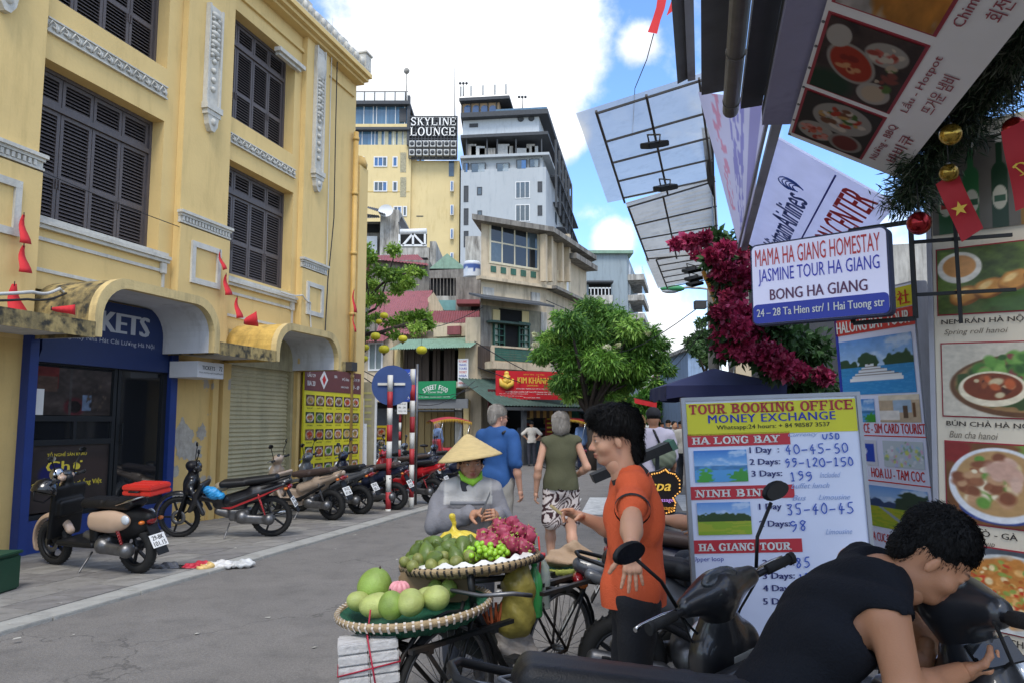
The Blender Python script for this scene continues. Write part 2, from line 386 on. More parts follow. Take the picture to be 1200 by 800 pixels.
def sdf_geo(prims,vox,wrinkle=None):
    pos=[p for p in prims if p[0]!='-'];lo=np.min([_pb(p)[0] for p in pos],0)-3*vox;hi=np.max([_pb(p)[1] for p in pos],0)+3*vox
    n=np.ceil((hi-lo)/vox).astype(int)+1;V=np.full(n,.5,np.float32)
    ax=[lo[i]+vox*np.arange(n[i]) for i in range(3)]
    for p in prims:
        neg=p[0]=='-'
        if neg:p=p[1:]
        k=p[-1];a,b=_pb(p);m=k+2*vox if not neg else 2*vox
        i0=np.maximum(np.floor((a-m-lo)/vox).astype(int),0);i1=np.minimum(np.ceil((b+m-lo)/vox).astype(int)+1,n)
        if(i1<=i0).any():continue
        sl=tuple(slice(i0[i],i1[i]) for i in range(3))
        X,Y,Z=np.meshgrid(*[ax[i][sl[i]] for i in range(3)],indexing='ij',sparse=True)
        d=_pd(p,X,Y,Z).astype(np.float32);cur=V[sl]
        if neg:V[sl]=np.maximum(cur,-d)
        else:
            h=np.maximum(k-np.abs(cur-d),0)/max(k,1e-6);V[sl]=np.minimum(cur,d)-h*h*k*.25
    if wrinkle is not None:
        X,Y,Z=np.meshgrid(*ax,indexing='ij',sparse=True);V=V+wrinkle(X,Y,Z).astype(np.float32)
    ins=V<0;s=[slice(0,-1),slice(1,None)]
    cnt=np.zeros(n-1,np.int8);
    for a in(0,1):
        for b in(0,1):
            for c in(0,1):cnt+=ins[s[a],s[b],s[c]]
    act=(cnt>0)&(cnt<8);I=np.argwhere(act);idx=np.full(n-1,-1,np.int64);idx[act]=np.arange(len(I))
    acc=np.zeros((len(I),3));num=np.zeros(len(I))
    for d in range(3):
        o1,o2=[x for x in range(3) if x!=d]
        for a in(0,1):
            for b in(0,1):
                q0=I.copy();q0[:,o1]+=a;q0[:,o2]+=b;q1=q0.copy();q1[:,d]+=1
                v0=V[q0[:,0],q0[:,1],q0[:,2]];v1=V[q1[:,0],q1[:,1],q1[:,2]];c=(v0<0)!=(v1<0)
                t=np.where(c,v0/np.where(c,v0-v1,1),0);P_=q0.astype(float);P_[:,d]+=t
                acc[c]+=P_[c];num[c]+=1
    verts=lo+vox*acc/np.maximum(num,1)[:,None];F=[]
    for d in range(3):
        o1,o2=(d+1)%3,(d+2)%3
        sa=[slice(None)]*3;sb=[slice(None)]*3;sa[d]=slice(0,-1);sb[d]=slice(1,None)
        A=ins[tuple(sa)];B=ins[tuple(sb)];E_=np.argwhere(A!=B)
        E_=E_[(E_[:,o1]>0)&(E_[:,o2]>0)&(E_[:,o1]<n[o1]-1)&(E_[:,o2]<n[o2]-1)]
        if len(E_)==0:continue
        fl=A[E_[:,0],E_[:,1],E_[:,2]]
        def g(d1,d2):
            q=E_.copy();q[:,o1]-=d1;q[:,o2]-=d2;return idx[q[:,0],q[:,1],q[:,2]]
        Q=np.stack([g(1,1),g(0,1),g(0,0),g(1,0)],1);Q[~fl]=Q[~fl][:,::-1];F.append(Q)
    F=np.concatenate(F);F=F[(F>=0).all(1)]
    return verts,F
def sdf(name,prims,vox,m,parent=None,colfn=None,wrinkle=None,cut=None,M=None):
    v,f=sdf_geo(prims,vox,wrinkle)
    if cut is not None:       # cut(verts) -> keep mask
        k=cut(v);fk=k[f].all(1);f=f[fk];used=np.unique(f);re=np.full(len(v),-1);re[used]=np.arange(len(used));v=v[used];f=re[f]
    col=colfn(v) if colfn else None
    if M is not None:Mn=np.array(M);v=v@Mn[:3,:3].T+Mn[:3,3]
    return mesh_obj(name,v,f,m,parent,True,col)
def folds(amp,seed):
    r=random.Random(seed);W_=[]
    for i in range(4):a,b=r.uniform(-.9,.9),r.uniform(0,6);W_.append((r.uniform(20,46),math.cos(a)*math.cos(b),math.cos(a)*math.sin(b),math.sin(a),r.uniform(0,6),r.uniform(4,9)))
    def f(X,Y,Z):
        t=0
        for k,x,y,z,ph,m in W_:t=t+(1-2*np.abs(np.sin((X*x+Y*y+Z*z)*k*.5+ph+.9*np.sin(X*m+Z*m*1.3+ph))))*np.clip(.35+np.sin(X*m*1.1-Z*m+Y*m+ph*2),0,1)
        return amp*t
    return f
def wr(amp,fx,fy,fz,seed=0.0):
    """cloth wrinkles"""
    return lambda X,Y,Z:amp*(np.sin(X*fx+Z*fz*.7+seed+2*np.sin(Z*fz*.31+seed))*np.sin(Y*fy+Z*fz+1.3*seed+1.5*np.sin(X*fx*.4)))
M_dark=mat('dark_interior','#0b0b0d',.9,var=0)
M_alum=mat('dark_aluminium','#2b2e31',.4,metal=.5,var=.06)
M_glass=mat('dark_glass','#1b1d20',.04,var=0,spec=.8)
M_wtxt=mat('white_letters','#dcdcd8',.5,var=0);M_gtxt=mat('grey_letters','#b5b9bf',.4,var=0,metal=.2)
M_ytxt=mat('yellow_letters','#d5bf3a',.6,var=0);M_ktxt=mat('black_letters','#15151a',.6,var=0)
M_rtxt=mat('red_letters','#c0201f',.55,var=0);M_btxt=mat('blue_letters','#1a2f9c',.55,var=0)
M_cable=mat('black_cable','#17171a',.6,var=0);M_wcable=mat('white_cable','#bdbdb8',.6,var=.1)
M_red=mat('red_cloth','#c8262a',.75,var=.12)
# ------------------------------------------------------------------ the setting: road and pavements
LB=Frame(*gnd(10,655).xy,74.5)
M_asph=mat('asphalt','#736f6a',.85,var=.13,scale=1.1,bump=.55,bscale=110,grime=.45,gcol='#565350',speck=.22)
M_pave=mat('pavement_stone','#7d7a76',.75,var=.25,scale=3,bump=.3,bscale=40,grime=.7,gcol='#4e4b47')
M_tiles=[mat('paving_'+str(i),c,.7,var=.22,scale=4+i,bump=.25,bscale=50,grime=.7,gcol='#55524d') for i,c in enumerate(('#85827d','#7a7774','#8d8a84'))]
M_kerb=mat('kerb_stone','#9a9993',.75,var=.15,scale=6,bump=.3,bscale=60,grime=.4,gcol='#6d6a64')
def wallsheet(mb,x0,x1,z0,z1,y0,y1,ops):
    """front sheet at y0 with rectangular openings whose reveals run back to y1"""
    xs=sorted({x0,x1,*[v for o in ops for v in o[:2] if x0<v<x1]});zs=sorted({z0,z1,*[v for o in ops for v in o[2:4] if z0<v<z1]})
    for i in range(len(xs)-1):
        for j in range(len(zs)-1):
            cx,cz=(xs[i]+xs[i+1])/2,(zs[j]+zs[j+1])/2
            if any(o[0]<cx<o[1] and o[2]<cz<o[3] for o in ops):continue
            mb.quad((xs[i],y0,zs[j]),(xs[i+1],y0,zs[j]),(xs[i+1],y0,zs[j+1]),(xs[i],y0,zs[j+1]))
    for a,b,c,d in[o[:4] for o in ops]:
        mb.quad((a,y0,c),(a,y0,d),(a,y1,d),(a,y1,c));mb.quad((b,y0,c),(b,y1,c),(b,y1,d),(b,y0,d))
        mb.quad((a,y0,d),(b,y0,d),(b,y1,d),(a,y1,d));mb.quad((a,y0,c),(a,y1,c),(b,y1,c),(b,y0,c))
    return mb
mb=MB();nx=60
g=MB().quad((-900,-60,0),(900,-60,0),(900,1500,0),(-900,1500,0)).build('road',M_asph);tag(g,kind='structure')
pv=thing('pavement',None,None,LB.o,LB.ang);tag(pv,kind='structure')
box('pavement_slab',-8,11.6,-2.6,3,-.2,.028,M_pave,pv)
kb0=None
for i in range(20):
    x=-8+i*.98
    if kb0 is None:kb0=MB().box(0,.972,-2.87,-2.606,-.2,.034).build('kerb_stone',M_kerb,pv,.006)
    o=kb0 if i==0 else link(kb0.copy(),pv);o.location.x=x;o.location.z=rnd.uniform(-.004,.004)
tl=[None]*3
for i in range(-6,22):
    for j in range(6):
        k=rnd.randrange(3)
        if tl[k] is None:
            o=tl[k]=MB().box(.004,.494,.004,.426,0,.006).build('paving_tile',M_tiles[k],pv)
        else:o=link(tl[k].copy(),pv)
        o.location=(i*.498+(j%2)*.25,-2.6+j*.43,.028+rnd.uniform(-.001,.002))
# painted crossing bars on the road ahead
M_white=mat('road_paint','#b9bab8',.8,var=.3,scale=9,grime=.5,gcol='#77787b')
mk=thing('crossing_markings',None,None);tag(mk,kind='structure')
for i in range(9):
    a=gnd(640+i*40,604-i*1.5);
    MB().quad((a.x,a.y,.004),(a.x+.42,a.y-.02,.004),(a.x+.9,a.y+3.1,.004),(a.x+.48,a.y+3.12,.004)).build('painted_bar',M_white,mk)
# ------------------------------------------------------------------ yellow theatre building on the left
M_yel=mat('yellow_render','#d9bc7e',.85,var=.06,scale=1.3,bump=.12,bscale=25,grime=.12,gcol='#a89058')
M_yelb=mat('yellow_render_low','#cfb070',.85,var=.1,scale=1.3,bump=.15,bscale=25,grime=.2,gcol='#8c7340',chip=.35,chipcol='#a8a093')
M_plast=mat('white_plaster','#c3c0b6',.8,var=.1,scale=12,bump=.3,bscale=60,grime=.35,gcol='#8d8a80')
M_shut=mat('shutter_paint','#554e4e',.55,var=.18,scale=5,bump=.15,bscale=40,stretch=(6,6,.6))
M_moss=mat('mossy_concrete','#a8935f',.9,var=.25,scale=5,bump=.4,bscale=30,grime=.9,gcol='#4a4638',chip=1.3,chipcol='#34322a')
M_moss2=mat('yellow_canopy','#c6a354',.85,var=.2,scale=5,bump=.3,bscale=30,grime=.4,gcol='#4b4432')
M_soff=mat('white_soffit','#c9cacb',.8,var=.08,scale=3,grime=.3,gcol='#8e8c88')
M_fascia=mat('canopy_fascia','#cbb47e',.85,var=.12,scale=5,bump=.25,bscale=40,grime=.3,gcol='#5a5140')
M_blue=mat('blue_paint','#1b3474',.45,var=.1,scale=3)
M_navy=mat('navy_board','#152a58',.5,var=.06)
M_pipe=mat('yellow_pipe','#c6a25c',.6,var=.12,scale=3,grime=.3,gcol='#6d5128')
yb=thing('theatre_building','ochre yellow building with dark louvred shutters and white plaster ornament','building',LB.o,LB.ang)
winops=[(-.02,2.2,4.12,6.2),(.1,2.2,7.04,9.0),(3.72,5.88,4.16,6.15),(3.68,5.8,6.92,8.9),(-3.9,-1.6,4.12,6.2),(-3.9,-1.6,7.04,9.0)]
doors=[(.1,2.5,0,3.25),(4.0,6.12,0,3.2)]
RV=.3
w=wallsheet(MB(),-6,8.45,2.6,9.55,0,RV,winops+[(.1,2.5,0,3.25),(4.0,6.12,0,3.2)])
w.quad((8.45,0,0),(8.45,9,0),(8.45,9,9.55),(8.45,0,9.55)).box(-6,8.45,.4,9,9.3,9.6)
w.build('wall',M_yel,yb,recalc=False)
wallsheet(MB(),-6,8.45,0,2.6,.002,RV,[(.1,2.5,-1,2.7),(4.0,6.12,-1,2.7)]).build('lower_wall',M_yelb,yb,recalc=False)
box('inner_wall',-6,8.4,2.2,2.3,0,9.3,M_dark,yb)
# pilasters, one each side of the windows, with pedestal, capital band and hanging ornament
def ornament(x0,x1,z0,z1,y):
    m=MB();cx=(x0+x1)/2;w2=(x1-x0)/2
    m.box(x0+.05,x1-.05,y-.05,y,z0+.42,z1)
    for q in(x0+.02,x1-.06):m.box(q,q+.04,y-.085,y-.001,z0+.45,z1)
    n=int((z1-z0-.6)/.16)
    for i in range(n):
        zc=z1-.15-i*.16
        if i<n*.55:m.sph((cx,y-.06,zc),(w2*.62,.05,.055),8,5);m.sph((cx-w2*.35,y-.06,zc-.07),(.05,.045,.035),6,4);m.sph((cx+w2*.35,y-.06,zc-.07),(.05,.045,.035),6,4)
        else:m.sph((cx,y-.06,zc),(w2*.3,.04,.05),8,5)
    m.box(x0,x1,y-.12,y,z0+.34,z0+.44);m.box(x0+.03,x1-.03,y-.1,y,z0+.26,z0+.345)
    m.prism([(x0+.06,z0+.26),(x1-.06,z0+.26),(x1-.09,z0+.1),(cx+.04,z0),(cx-.04,z0),(x0+.09,z0+.1)],y-.09,y)
    m.sph((cx,y-.08,z0+.16),(.07,.05,.07),8,6)
    o=m.build('plaster_ornament',M_plast,yb);o['kind']='stuff'
def capital(x0,x1,z,y):
    m=MB().box(x0,x1,y-.10,y,z+.07,z+.115).box(x0+.02,x1-.02,y-.07,y-.0,z+.03,z+.07).box(x0+.03,x1-.03,y-.04,y,z-.05,z+.03).box(x0+.02,x1-.02,y-.06,y,z-.08,z-.05)
    k=int((x1-x0-.1)/.075)
    for i in range(k):m.box(x0+.06+i*.075,x0+.1+i*.075,y-.07,y-.03,z-.045,z+.02)
    m.build('dentil_band',M_plast,yb)
def sqframe(x0,x1,z0,z1,y,t=.09):
    MB().box(x0,x1,y-.035,y,z0,z0+t).box(x0,x1,y-.035,y,z1-t,z1).box(x0,x0+t,y-.034,y,z0+t,z1-t).box(x1-t,x1,y-.034,y,z0+t,z1-t).build('plaster_square',M_plast,yb)
PY=-.11
for(x0,x1) in((2.5,3.68),(-1.3,-.05),(6.06,6.98)):
    box('pilaster',x0,x1,PY,0,2.7,9.5,M_yel,yb,.004)
    box('pilaster_pedestal',x0-.03,x1+.03,PY-.05,PY,2.75,4.66,M_yel,yb,.004)
    capital(x0-.06,x1+.06,4.76,PY)
    cx=(x0+x1)/2;hw=.34 if x1<6 else.33
    if x1-x0>1:sqframe(cx-.36,cx+.36,3.78,4.45,PY-.05)
    else:sqframe(cx-.33,cx+.33,3.75,4.42,PY-.05)
    ornament(cx-.2,cx+.2,6.35 if x1>0 else 6.4,8.5 if x1<6 else 9.45,PY)
ov=MB().sph((6.52,PY-.06,9.05),(.2,.07,.3),14,10);ov.build('oval_cartouche',M_plast,yb)
for x in(2.3,3.9):    # slim return beside the pilaster
    pass
# ornament bands under the upper windows: a running scroll
def band(x0,x1,z0,z1,y=0):
    m=MB().box(x0,x1,y-.02,y,z0,z1).box(x0,x1,y-.045,y-.02,z1-.02,z1).box(x0,x1,y-.045,y-.02,z0,z0+.02)
    n=max(4,int((x1-x0)/.17));h=z1-z0;st=(x1-x0)/n
    for i in range(n):
        c=x0+st*(i+.5)
        m.tube([(c-st*.5,y-.035,z0+h*.3),(c-st*.2,y-.045,z0+h*.8),(c+st*.15,y-.045,z0+h*.65),(c+st*.1,y-.045,z0+h*.35),(c-st*.1,y-.04,z0+h*.45)],.014,5)
        m.sph((c+st*.3,y-.03,z0+h*.45),(.035,.025,.045),6,4)
    o=m.build('scroll_band',M_plast,yb);o['kind']='stuff'
band(.02,2.2,6.54,6.74);band(3.75,5.88,6.44,6.62);band(-3.9,-1.6,6.54,6.74)
# sills and white line panels under the windows
for(x0,x1,z,e) in((-.02,2.4,4.06,0),(3.76,6.02,4.0,0),(-4,-1.4,4.06,0)):
    MB().box(x0,x1,-.09,0,z,z+.05).box(x0,x1,-.06,0,z-.05,z).box(x0,x1,-.03,0,z+.05,z+.11).build('window_ledge',M_plast,yb)
    p=MB();t=.045;a,b,c,d=x0+.02,x1-.06,z-.57,z-.2
    p.box(a,b,-.025,0,d,d+t).box(a,b,-.025,0,c-.02,c+t-.02).box(a,a+t,-.025,0,c,d).box(b-t,b,-.025,0,c,d)
    p.build('plaster_line_frame',M_plast,yb)
    MB().box(b-.1,b+.02,-.05,0,z-.22,z-.05).build('plaster_bracket',M_plast,yb,.01)
# mouldings round the top storey and the cornice with its broken parapet
MB().box(-6,8.46,-.2,0,9.5,9.56).box(-6,8.48,-.3,0,9.56,9.64).box(-6,8.5,-.38,0,9.64,9.74).build('cornice',M_yel,yb)
MB().box(-6,8.46,-.36,.1,9.742,9.78).build('cornice_cap',M_plast,yb)
pm=MB();r2=random.Random(3);x=-6
while x<8.3:
    wd=r2.uniform(.18,.3);h=r2.uniform(.2,.3)
    pm.box(x,x+wd*.96,-.3,-.12,9.785,9.785+h);pm.sph((x+wd/2,-.32,9.9),(wd*.35,.05,.1),8,5)
    x+=wd
o=pm.build('parapet_blocks',M_plast,yb);o['kind']='stuff'
for x in(4.9,8.2):MB().box(x,x+.28,-.36,-.06,9.785,10.15).box(x-.03,x+.31,-.39,-.03,10.15,10.2).build('parapet_post',M_plast,yb,.01)
MB().box(3.5,8.3,-.05,0,9.15,9.22).box(-6,2.3,-.05,0,9.15,9.22).build('string_course',M_yel,yb)
MB().box(5.05,5.98,-.14,0,8.72,8.8).box(5.1,5.9,-.08,0,8.66,8.72).build('lintel_hood',M_plast,yb)
# shuttered windows: four leaves with louvres and four top lights
def shutters(x0,x1,z0,z1,side):
    wn_=MB();f=.05;yy=RV-.06
    wn_.box(x0,x0+f,yy-.03,yy+.06,z0,z1).box(x1-f,x1,yy-.03,yy+.06,z0,z1).box(x0+f,x1-f,yy-.03,yy+.06,z1-f,z1).box(x0+f,x1-f,yy-.03,yy+.06,z0,z0+f)
    zt=z0+(z1-z0)*.77
    wn_.box(x0+f,x1-f,yy-.035,yy+.05,zt-.035,zt+.035)
    win=wn_.build('window',M_shut,yb)
    n=4;wd=(x1-x0-2*f)/n
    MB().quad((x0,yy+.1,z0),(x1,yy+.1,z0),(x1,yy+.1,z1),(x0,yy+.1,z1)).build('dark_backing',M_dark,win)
    for i in range(n):
        a=x0+f+i*wd+.006;b=a+wd-.012
        for kind_,(c,d) in(('top_light',(zt+.04,z1-f)),('shutter_leaf',(z0+f+.005,zt-.04))):
            m=MB();s=.05
            m.box(a,a+s,yy,yy+.04,c,d).box(b-s,b,yy,yy+.04,c,d).box(a+s,b-s,yy,yy+.04,d-s,d).box(a+s,b-s,yy,yy+.04,c,c+s)
            secs=[(c+s,d-s)]
            if kind_=='shutter_leaf':
                mid=c+(d-c)*.42;m.box(a+s,b-s,yy,yy+.04,mid-.035,mid+.035);secs=[(c+s,mid-.035),(mid+.035,d-s)]
                m.box(a+.01 if i%2 else b-.025,a+.025 if i%2 else b-.01,yy-.02,yy,mid-.15,mid-.02)
            m.build(kind_,M_shut,win)
            l_=MB()
            for(e,g_) in secs:
                k=int((g_-e)/.047);st=(g_-e)/k
                for q in range(k):
                    zz=e+st*(q+.5);l_.add([(a+s,yy+.004,zz-.022),(b-s,yy+.004,zz-.022),(b-s,yy+.036,zz+.017),(a+s,yy+.036,zz+.017)],[(0,1,2,3)])
                    l_.add([(a+s,yy+.001,zz-.024),(b-s,yy+.001,zz-.024),(b-s,yy+.004,zz-.016),(a+s,yy+.004,zz-.016)],[(0,1,2,3)])
            o=l_.build('louvre_slats',M_shut,win,recalc=False);o['kind']='stuff'
for i,q in enumerate(winops):shutters(*q,i)
# concrete canopies with arched vaults over the two doors
def arc(x0,x1,zb,zt,rr,n=8):
    pts=[(x0,zb)]
    for i in range(n+1):a=PI-PI/2*i/n;pts.append((x0+rr+rr*math.cos(a),zt-rr+rr*math.sin(a)))
    for i in range(n+1):a=PI/2-PI/2*i/n;pts.append((x1-rr+rr*math.cos(a),zt-rr+rr*math.sin(a)))
    return pts+[(x1,zb)]
CO=-1.0
for(x0,x1,zt,mt) in((.05,2.4,3.39,M_moss),(3.88,6.16,3.31,M_moss2)):
    inn=arc(x0+.12,x1-.12,2.62,zt-.12,.42);out=arc(x0,x1,2.62,zt,.5)
    MB().strip(inn,out,CO,CO+.1).build('arch_fascia',M_fascia,yb)
    m=MB()
    for i in range(len(out)-1):m.quad((out[i][0],CO+.1,out[i][1]-.01),(out[i+1][0],CO+.1,out[i+1][1]-.01),(out[i+1][0],0,out[i+1][1]-.01),(out[i][0],0,out[i][1]-.01))
    m.build('vault_roof',mt,yb,recalc=False)
    m=MB()
    for i in range(len(inn)-1):m.quad((inn[i][0],CO+.1,inn[i][1]),(inn[i+1][0],CO+.1,inn[i+1][1]),(inn[i+1][0],0,inn[i+1][1]),(inn[i][0],0,inn[i][1]))
    m.build('vault_soffit',M_soff,yb,recalc=False)
for(a,b) in((-6,.05),(2.4,3.88),(6.16,6.3)):
    MB().box(a,b,CO,0,2.66,2.76).build('canopy_slab',M_moss,yb);MB().box(a,b,CO+.02,-.0,2.655,2.66).build('canopy_soffit',M_soff,yb)
    MB().box(a,b,CO-.015,CO,2.6,2.79).build('canopy_edge',M_moss,yb)
# blue ticket shop
sh=MB().box(0,.13,-.12,.3,.028,2.72).box(2.47,2.62,-.12,.3,.028,2.72).box(.13,2.47,-.1,.3,.028,.42).build('shop_surround',M_blue,yb,.004)
MB().prism([(.13,2.35),(2.47,2.35)]+list(reversed(arc(.18,2.43,2.5,3.24,.4)[0:])),-.10,-.05).build('sign_board',M_navy,yb)
text('TICKETS',.42,2.83,1.55,.28,M_gtxt,yb,-.103,.055);text('72 Agency Nhà Hát Cải Lương Hà Nội',.35,2.66,1.75,.085,M_gtxt,yb,-.103)
fr=MB();y0=-.02
for a,b in((.13,.19),(1.42,1.48),(1.5,1.56),(2.38,2.47)):fr.box(a,b,y0-.03,y0+.04,.42,2.4)
for c,d in((.42,.48),(1.32,1.39),(1.62,1.69),(2.33,2.4)):fr.box(.19,1.42,y0-.028,y0+.038,c,d)
fr.box(.78,.83,y0-.026,y0+.03,1.39,1.62).box(1.56,2.38,y0-.028,y0+.038,2.33,2.4).box(1.56,2.38,y0-.028,y0+.038,.42,.52)
fr.build('shop_frame',M_alum,yb)
for i,(a,b,c,d) in enumerate(((.19,1.42,1.69,2.33),(.19,.78,1.39,1.62),(.83,1.42,1.39,1.62),(1.56,2.38,.52,2.33))):
    MB().box(a,b,y0,y0+.01,c,d).build('glass_pane',M_glass,yb)
MB().box(1.575,1.59,y0-.07,y0-.05,1.3,1.6).box(1.575,1.59,y0-.05,y0-.02,1.32,1.34).box(1.575,1.59,y0-.05,y0-.02,1.56,1.58).build('door_handle',M_alum,yb)
def lowpost(u,v):
    p=Paint(u,v,'#332c2a',1.3);p.mott(.5,5);p.ell(.3,.56,.2,.16,'#1a1d55',.3);p.ell(.75,.6,.25,.2,'#3a2f2c',.6);return p.out()
picture('shop_poster',.19,1.42,.5,1.32,70,50,lowpost,vmat('print',.35),yb,y0-.004)
text('Chợ',.42,.95,.55,.17,M_ytxt,yb,y0-.008,.03);text('TỔ NGHỀ SÂN KHẤU',.42,1.18,.62,.06,M_ytxt,yb,y0-.008,.01);text('Cải lương truyền thống Việt',.22,.78,1.1,.1,M_ytxt,yb,y0-.008,.02)
def dim_inside(u,v):
    p=Paint(u,v,'#37312f',2);p.mott(.8,4);p.rect(0,.28,.55,1,'#5a2422');p.rect(.02,.26,.5,.8,'#4b3b33');p.ell(.5,.18,.14,.2,'#4a2226',.3);p.ell(.5,.18,.09,.13,'#1d191b',.2);p.rect(.6,.72,.1,.45,'#5c6b80');p.rect(.42,.46,.0,1,'#3d3b3a')
    p.speck(.8,.4,.15,.3,['#3c3530','#2a2626','#4a4038'],30,.04,3);p.mott(.5,14,2);return p.out()
picture('shop_display',.2,1.4,1.7,2.3,90,45,dim_inside,vmat('print_inside',.25),yb,y0-.003)
box('notice_sheet',.2,.32,y0-.008,y0-.004,1.7,2.02,mat('paper','#d6d4d0',.7,var=.05),yb)
# lit box sign of the shop
sg=thing('box_sign','white box sign reading TICKETS and 72 on the wall beside the blue shop','sign',LB.o+LB.u*2.42+LB.n*(-.62)+Vector((0,0,2.28)),LB.ang)
box('sign_case',0,.62,0,.5,0,.24,mat('sign_white','#cfcfcf',.5,var=.04),sg,.004)
text('TICKETS',.1,.12,.3,.06,M_ktxt,sg,-.003,.02);text('Thức thưởng nghệ thuật',.03,.06,.45,.03,M_ktxt,sg,-.003)
text('72',.5,.12,.08,.07,M_ktxt,sg,-.003,.02);text('Hàng Bạc',.48,.06,.12,.03,M_ktxt,sg,-.003)
MB().tube([(.3,.5,.12),(.3,.66,.12)],.02).build('bracket',M_alum,sg)
# peeled plaster patches low on the wall
rp=random.Random(17);M_peel=mat('peeled_plaster','#aaa498',.9,var=.25,scale=9,bump=.4,bscale=50,grime=.4,gcol='#7d776c')
for(cx,cz,a,b) in((2.95,1.35,.22,.3),(3.15,1.15,.3,.16),(3.38,1.45,.12,.14),(2.8,.85,.1,.1),(3.3,.8,.07,.12),(2.9,.45,.14,.09)):
    n=26;MB().add([(cx+a*math.cos(2*PI*k/n)*rp.uniform(.65,1.2),-.004+.0005*b,cz+b*math.sin(2*PI*k/n)*rp.uniform(.65,1.2)) for k in range(n)]+[(cx,-.004,cz)],[(k,(k+1)%n,n) for k in range(n)]).build('peeled_patch',M_peel,yb,recalc=False)
# roller shutter door
rs=MB();z=.1;x0,x1,ys=4.06,6.06,.1
n=34;prof=[]
for i in range(n*4+1):
    zz=.03+(2.6-.03)*i/(n*4);prof.append((zz,ys+.018*[0,1,1,-.2][i%4]))
for i in range(len(prof)-1):rs.quad((x0,prof[i][1],prof[i][0]),(x1,prof[i][1],prof[i][0]),(x1,prof[i+1][1],prof[i+1][0]),(x0,prof[i+1][1],prof[i+1][0]))
rd=rs.build('roller_shutter',mat('roller_paint','#b9b08c',.55,var=.12,scale=2,grime=.35,gcol='#77705a'),yb,recalc=False)
MB().box(3.97,4.07,.02,.2,.028,2.7).box(6.05,6.14,.02,.2,.028,2.7).box(3.97,6.14,.0,.3,2.6,3.2).build('shutter_rail',mat('cream_steel','#a89f7c',.6,var=.15,grime=.4),yb)
# flat pilaster strips beside the shutter
for q in((3.55,3.7,-.06),(3.76,3.96,-.1),(6.14,6.24,-.06)):box('door_trim',q[0],q[1],q[2],0,.028,2.6,M_yelb,yb)
# menu board on the wall
mn=thing('wall_menu_board','yellow wall menu of small dish photographs under a brown heading beside the roller shutter','menu board',LB.o+LB.u*6.3+LB.n*(-.12),LB.ang)
box('board',0,2.45,0,.04,.6,2.72,mat('menu_yellow','#d9cf2e',.5,var=.05),mn)
box('heading_board',0,2.45,-.006,0,2.25,2.72,mat('menu_brown','#6b3a38',.5,var=.08),mn)
def dish(seed):
    r=random.Random(seed);plate=r.choice(['#d8d4cc','#b8b0a0','#e0dcd4']);food=r.choice([['#a8502a','#7a3420','#c8783c'],['#4a6e2c','#6a8c3a','#345020'],['#b0402a','#d06a3a','#8a2a1c'],['#c09048','#a87434','#7c5024'],['#7a5038','#55382a','#9a6a48']])
    bgk=r.choice(['#5a3a2c','#3c3230','#7a5a40','#34402c'])
    def fn(u,v):
        p=Paint(u,v,bgk,1.0);p.ell(.5,.5,.44,.4,plate,.1);p.ell(.5,.5,.33,.3,food[0],.2,rough=.3,seed=seed);p.speck(.5,.5,.28,.25,food+['#c8b878','#5c8038'],16,.07,seed);return p.out()
    return fn
for r_ in range(6):
    for c_ in range(6):
        x=.07+c_*.395;z=2.2-(r_+1)*.345+.09
        picture('dish_photo',x,x+.33,z,z+.22,13,11,dish(r_*6+c_),vmat('print',.35),mn,-.004)
        o=text(rnd.choice(['CƠM RANG','BÚN BÒ','PHỞ XÀO','GÀ RANG','MỰC CHIÊN','RAU XÀO']),x+.05,z-.06,.22,.035,M_ktxt,mn,-.003)
for i,(s_,x,z,w_,h_) in enumerate((('LẨU 29',.1,2.53,.3,.1),('BIA 20',.1,2.35,.3,.1),('TỪ 19 39',2.0,2.53,.36,.09),('49 - 69',2.0,2.35,.36,.09),('BIA',1.2,2.56,.12,.06),('ĐỒ ĂN',1.55,2.52,.3,.08),('HÀNG NGÀY',1.5,2.36,.35,.05))):text(s_,x,z,w_,h_,M_wtxt,mn,-.009,.02)
MB().prism([(.75,2.3),(.92,2.5),(.75,2.69),(.58,2.5)],-.012,-.007).build('emblem',M_wtxt,mn);MB().prism([(.75,2.38),(.83,2.5),(.75,2.6),(.67,2.5)],-.015,-.0125).build('emblem_heart',M_rtxt,mn)
# corner column and drain pipes
cp_=thing('yellow_column_building','narrow yellow wall end just past the theatre, with drain pipes','wall',LB.o,LB.ang)
box('wall',8.52,8.95,-.1,6,0,7.6,M_yel,cp_);MB().lathe([(0,7.6),(.24,7.6),(.26,7.7),(.2,7.85),(0,7.85)],12,c=(8.74,.1,0)).build('rain_head',M_pipe,cp_)
dp=thing('drain_pipe','yellow painted drain pipe running down the corner of the theatre','pipe',LB.o,LB.ang)
m=MB().tube([(8.3,-.1,.03),(8.3,-.1,8.3)],.06,10)
for z in(1.2,2.6,4,5.4,6.8,8.1):m.cyl((8.3,-.1,z),(8.3,-.1,z+.07),.075)
m.build('pipe',M_pipe,dp);box('junction_box',8.1,8.36,-.22,-.0,2.75,2.95,mat('dark_box','#3a3836',.7),dp)
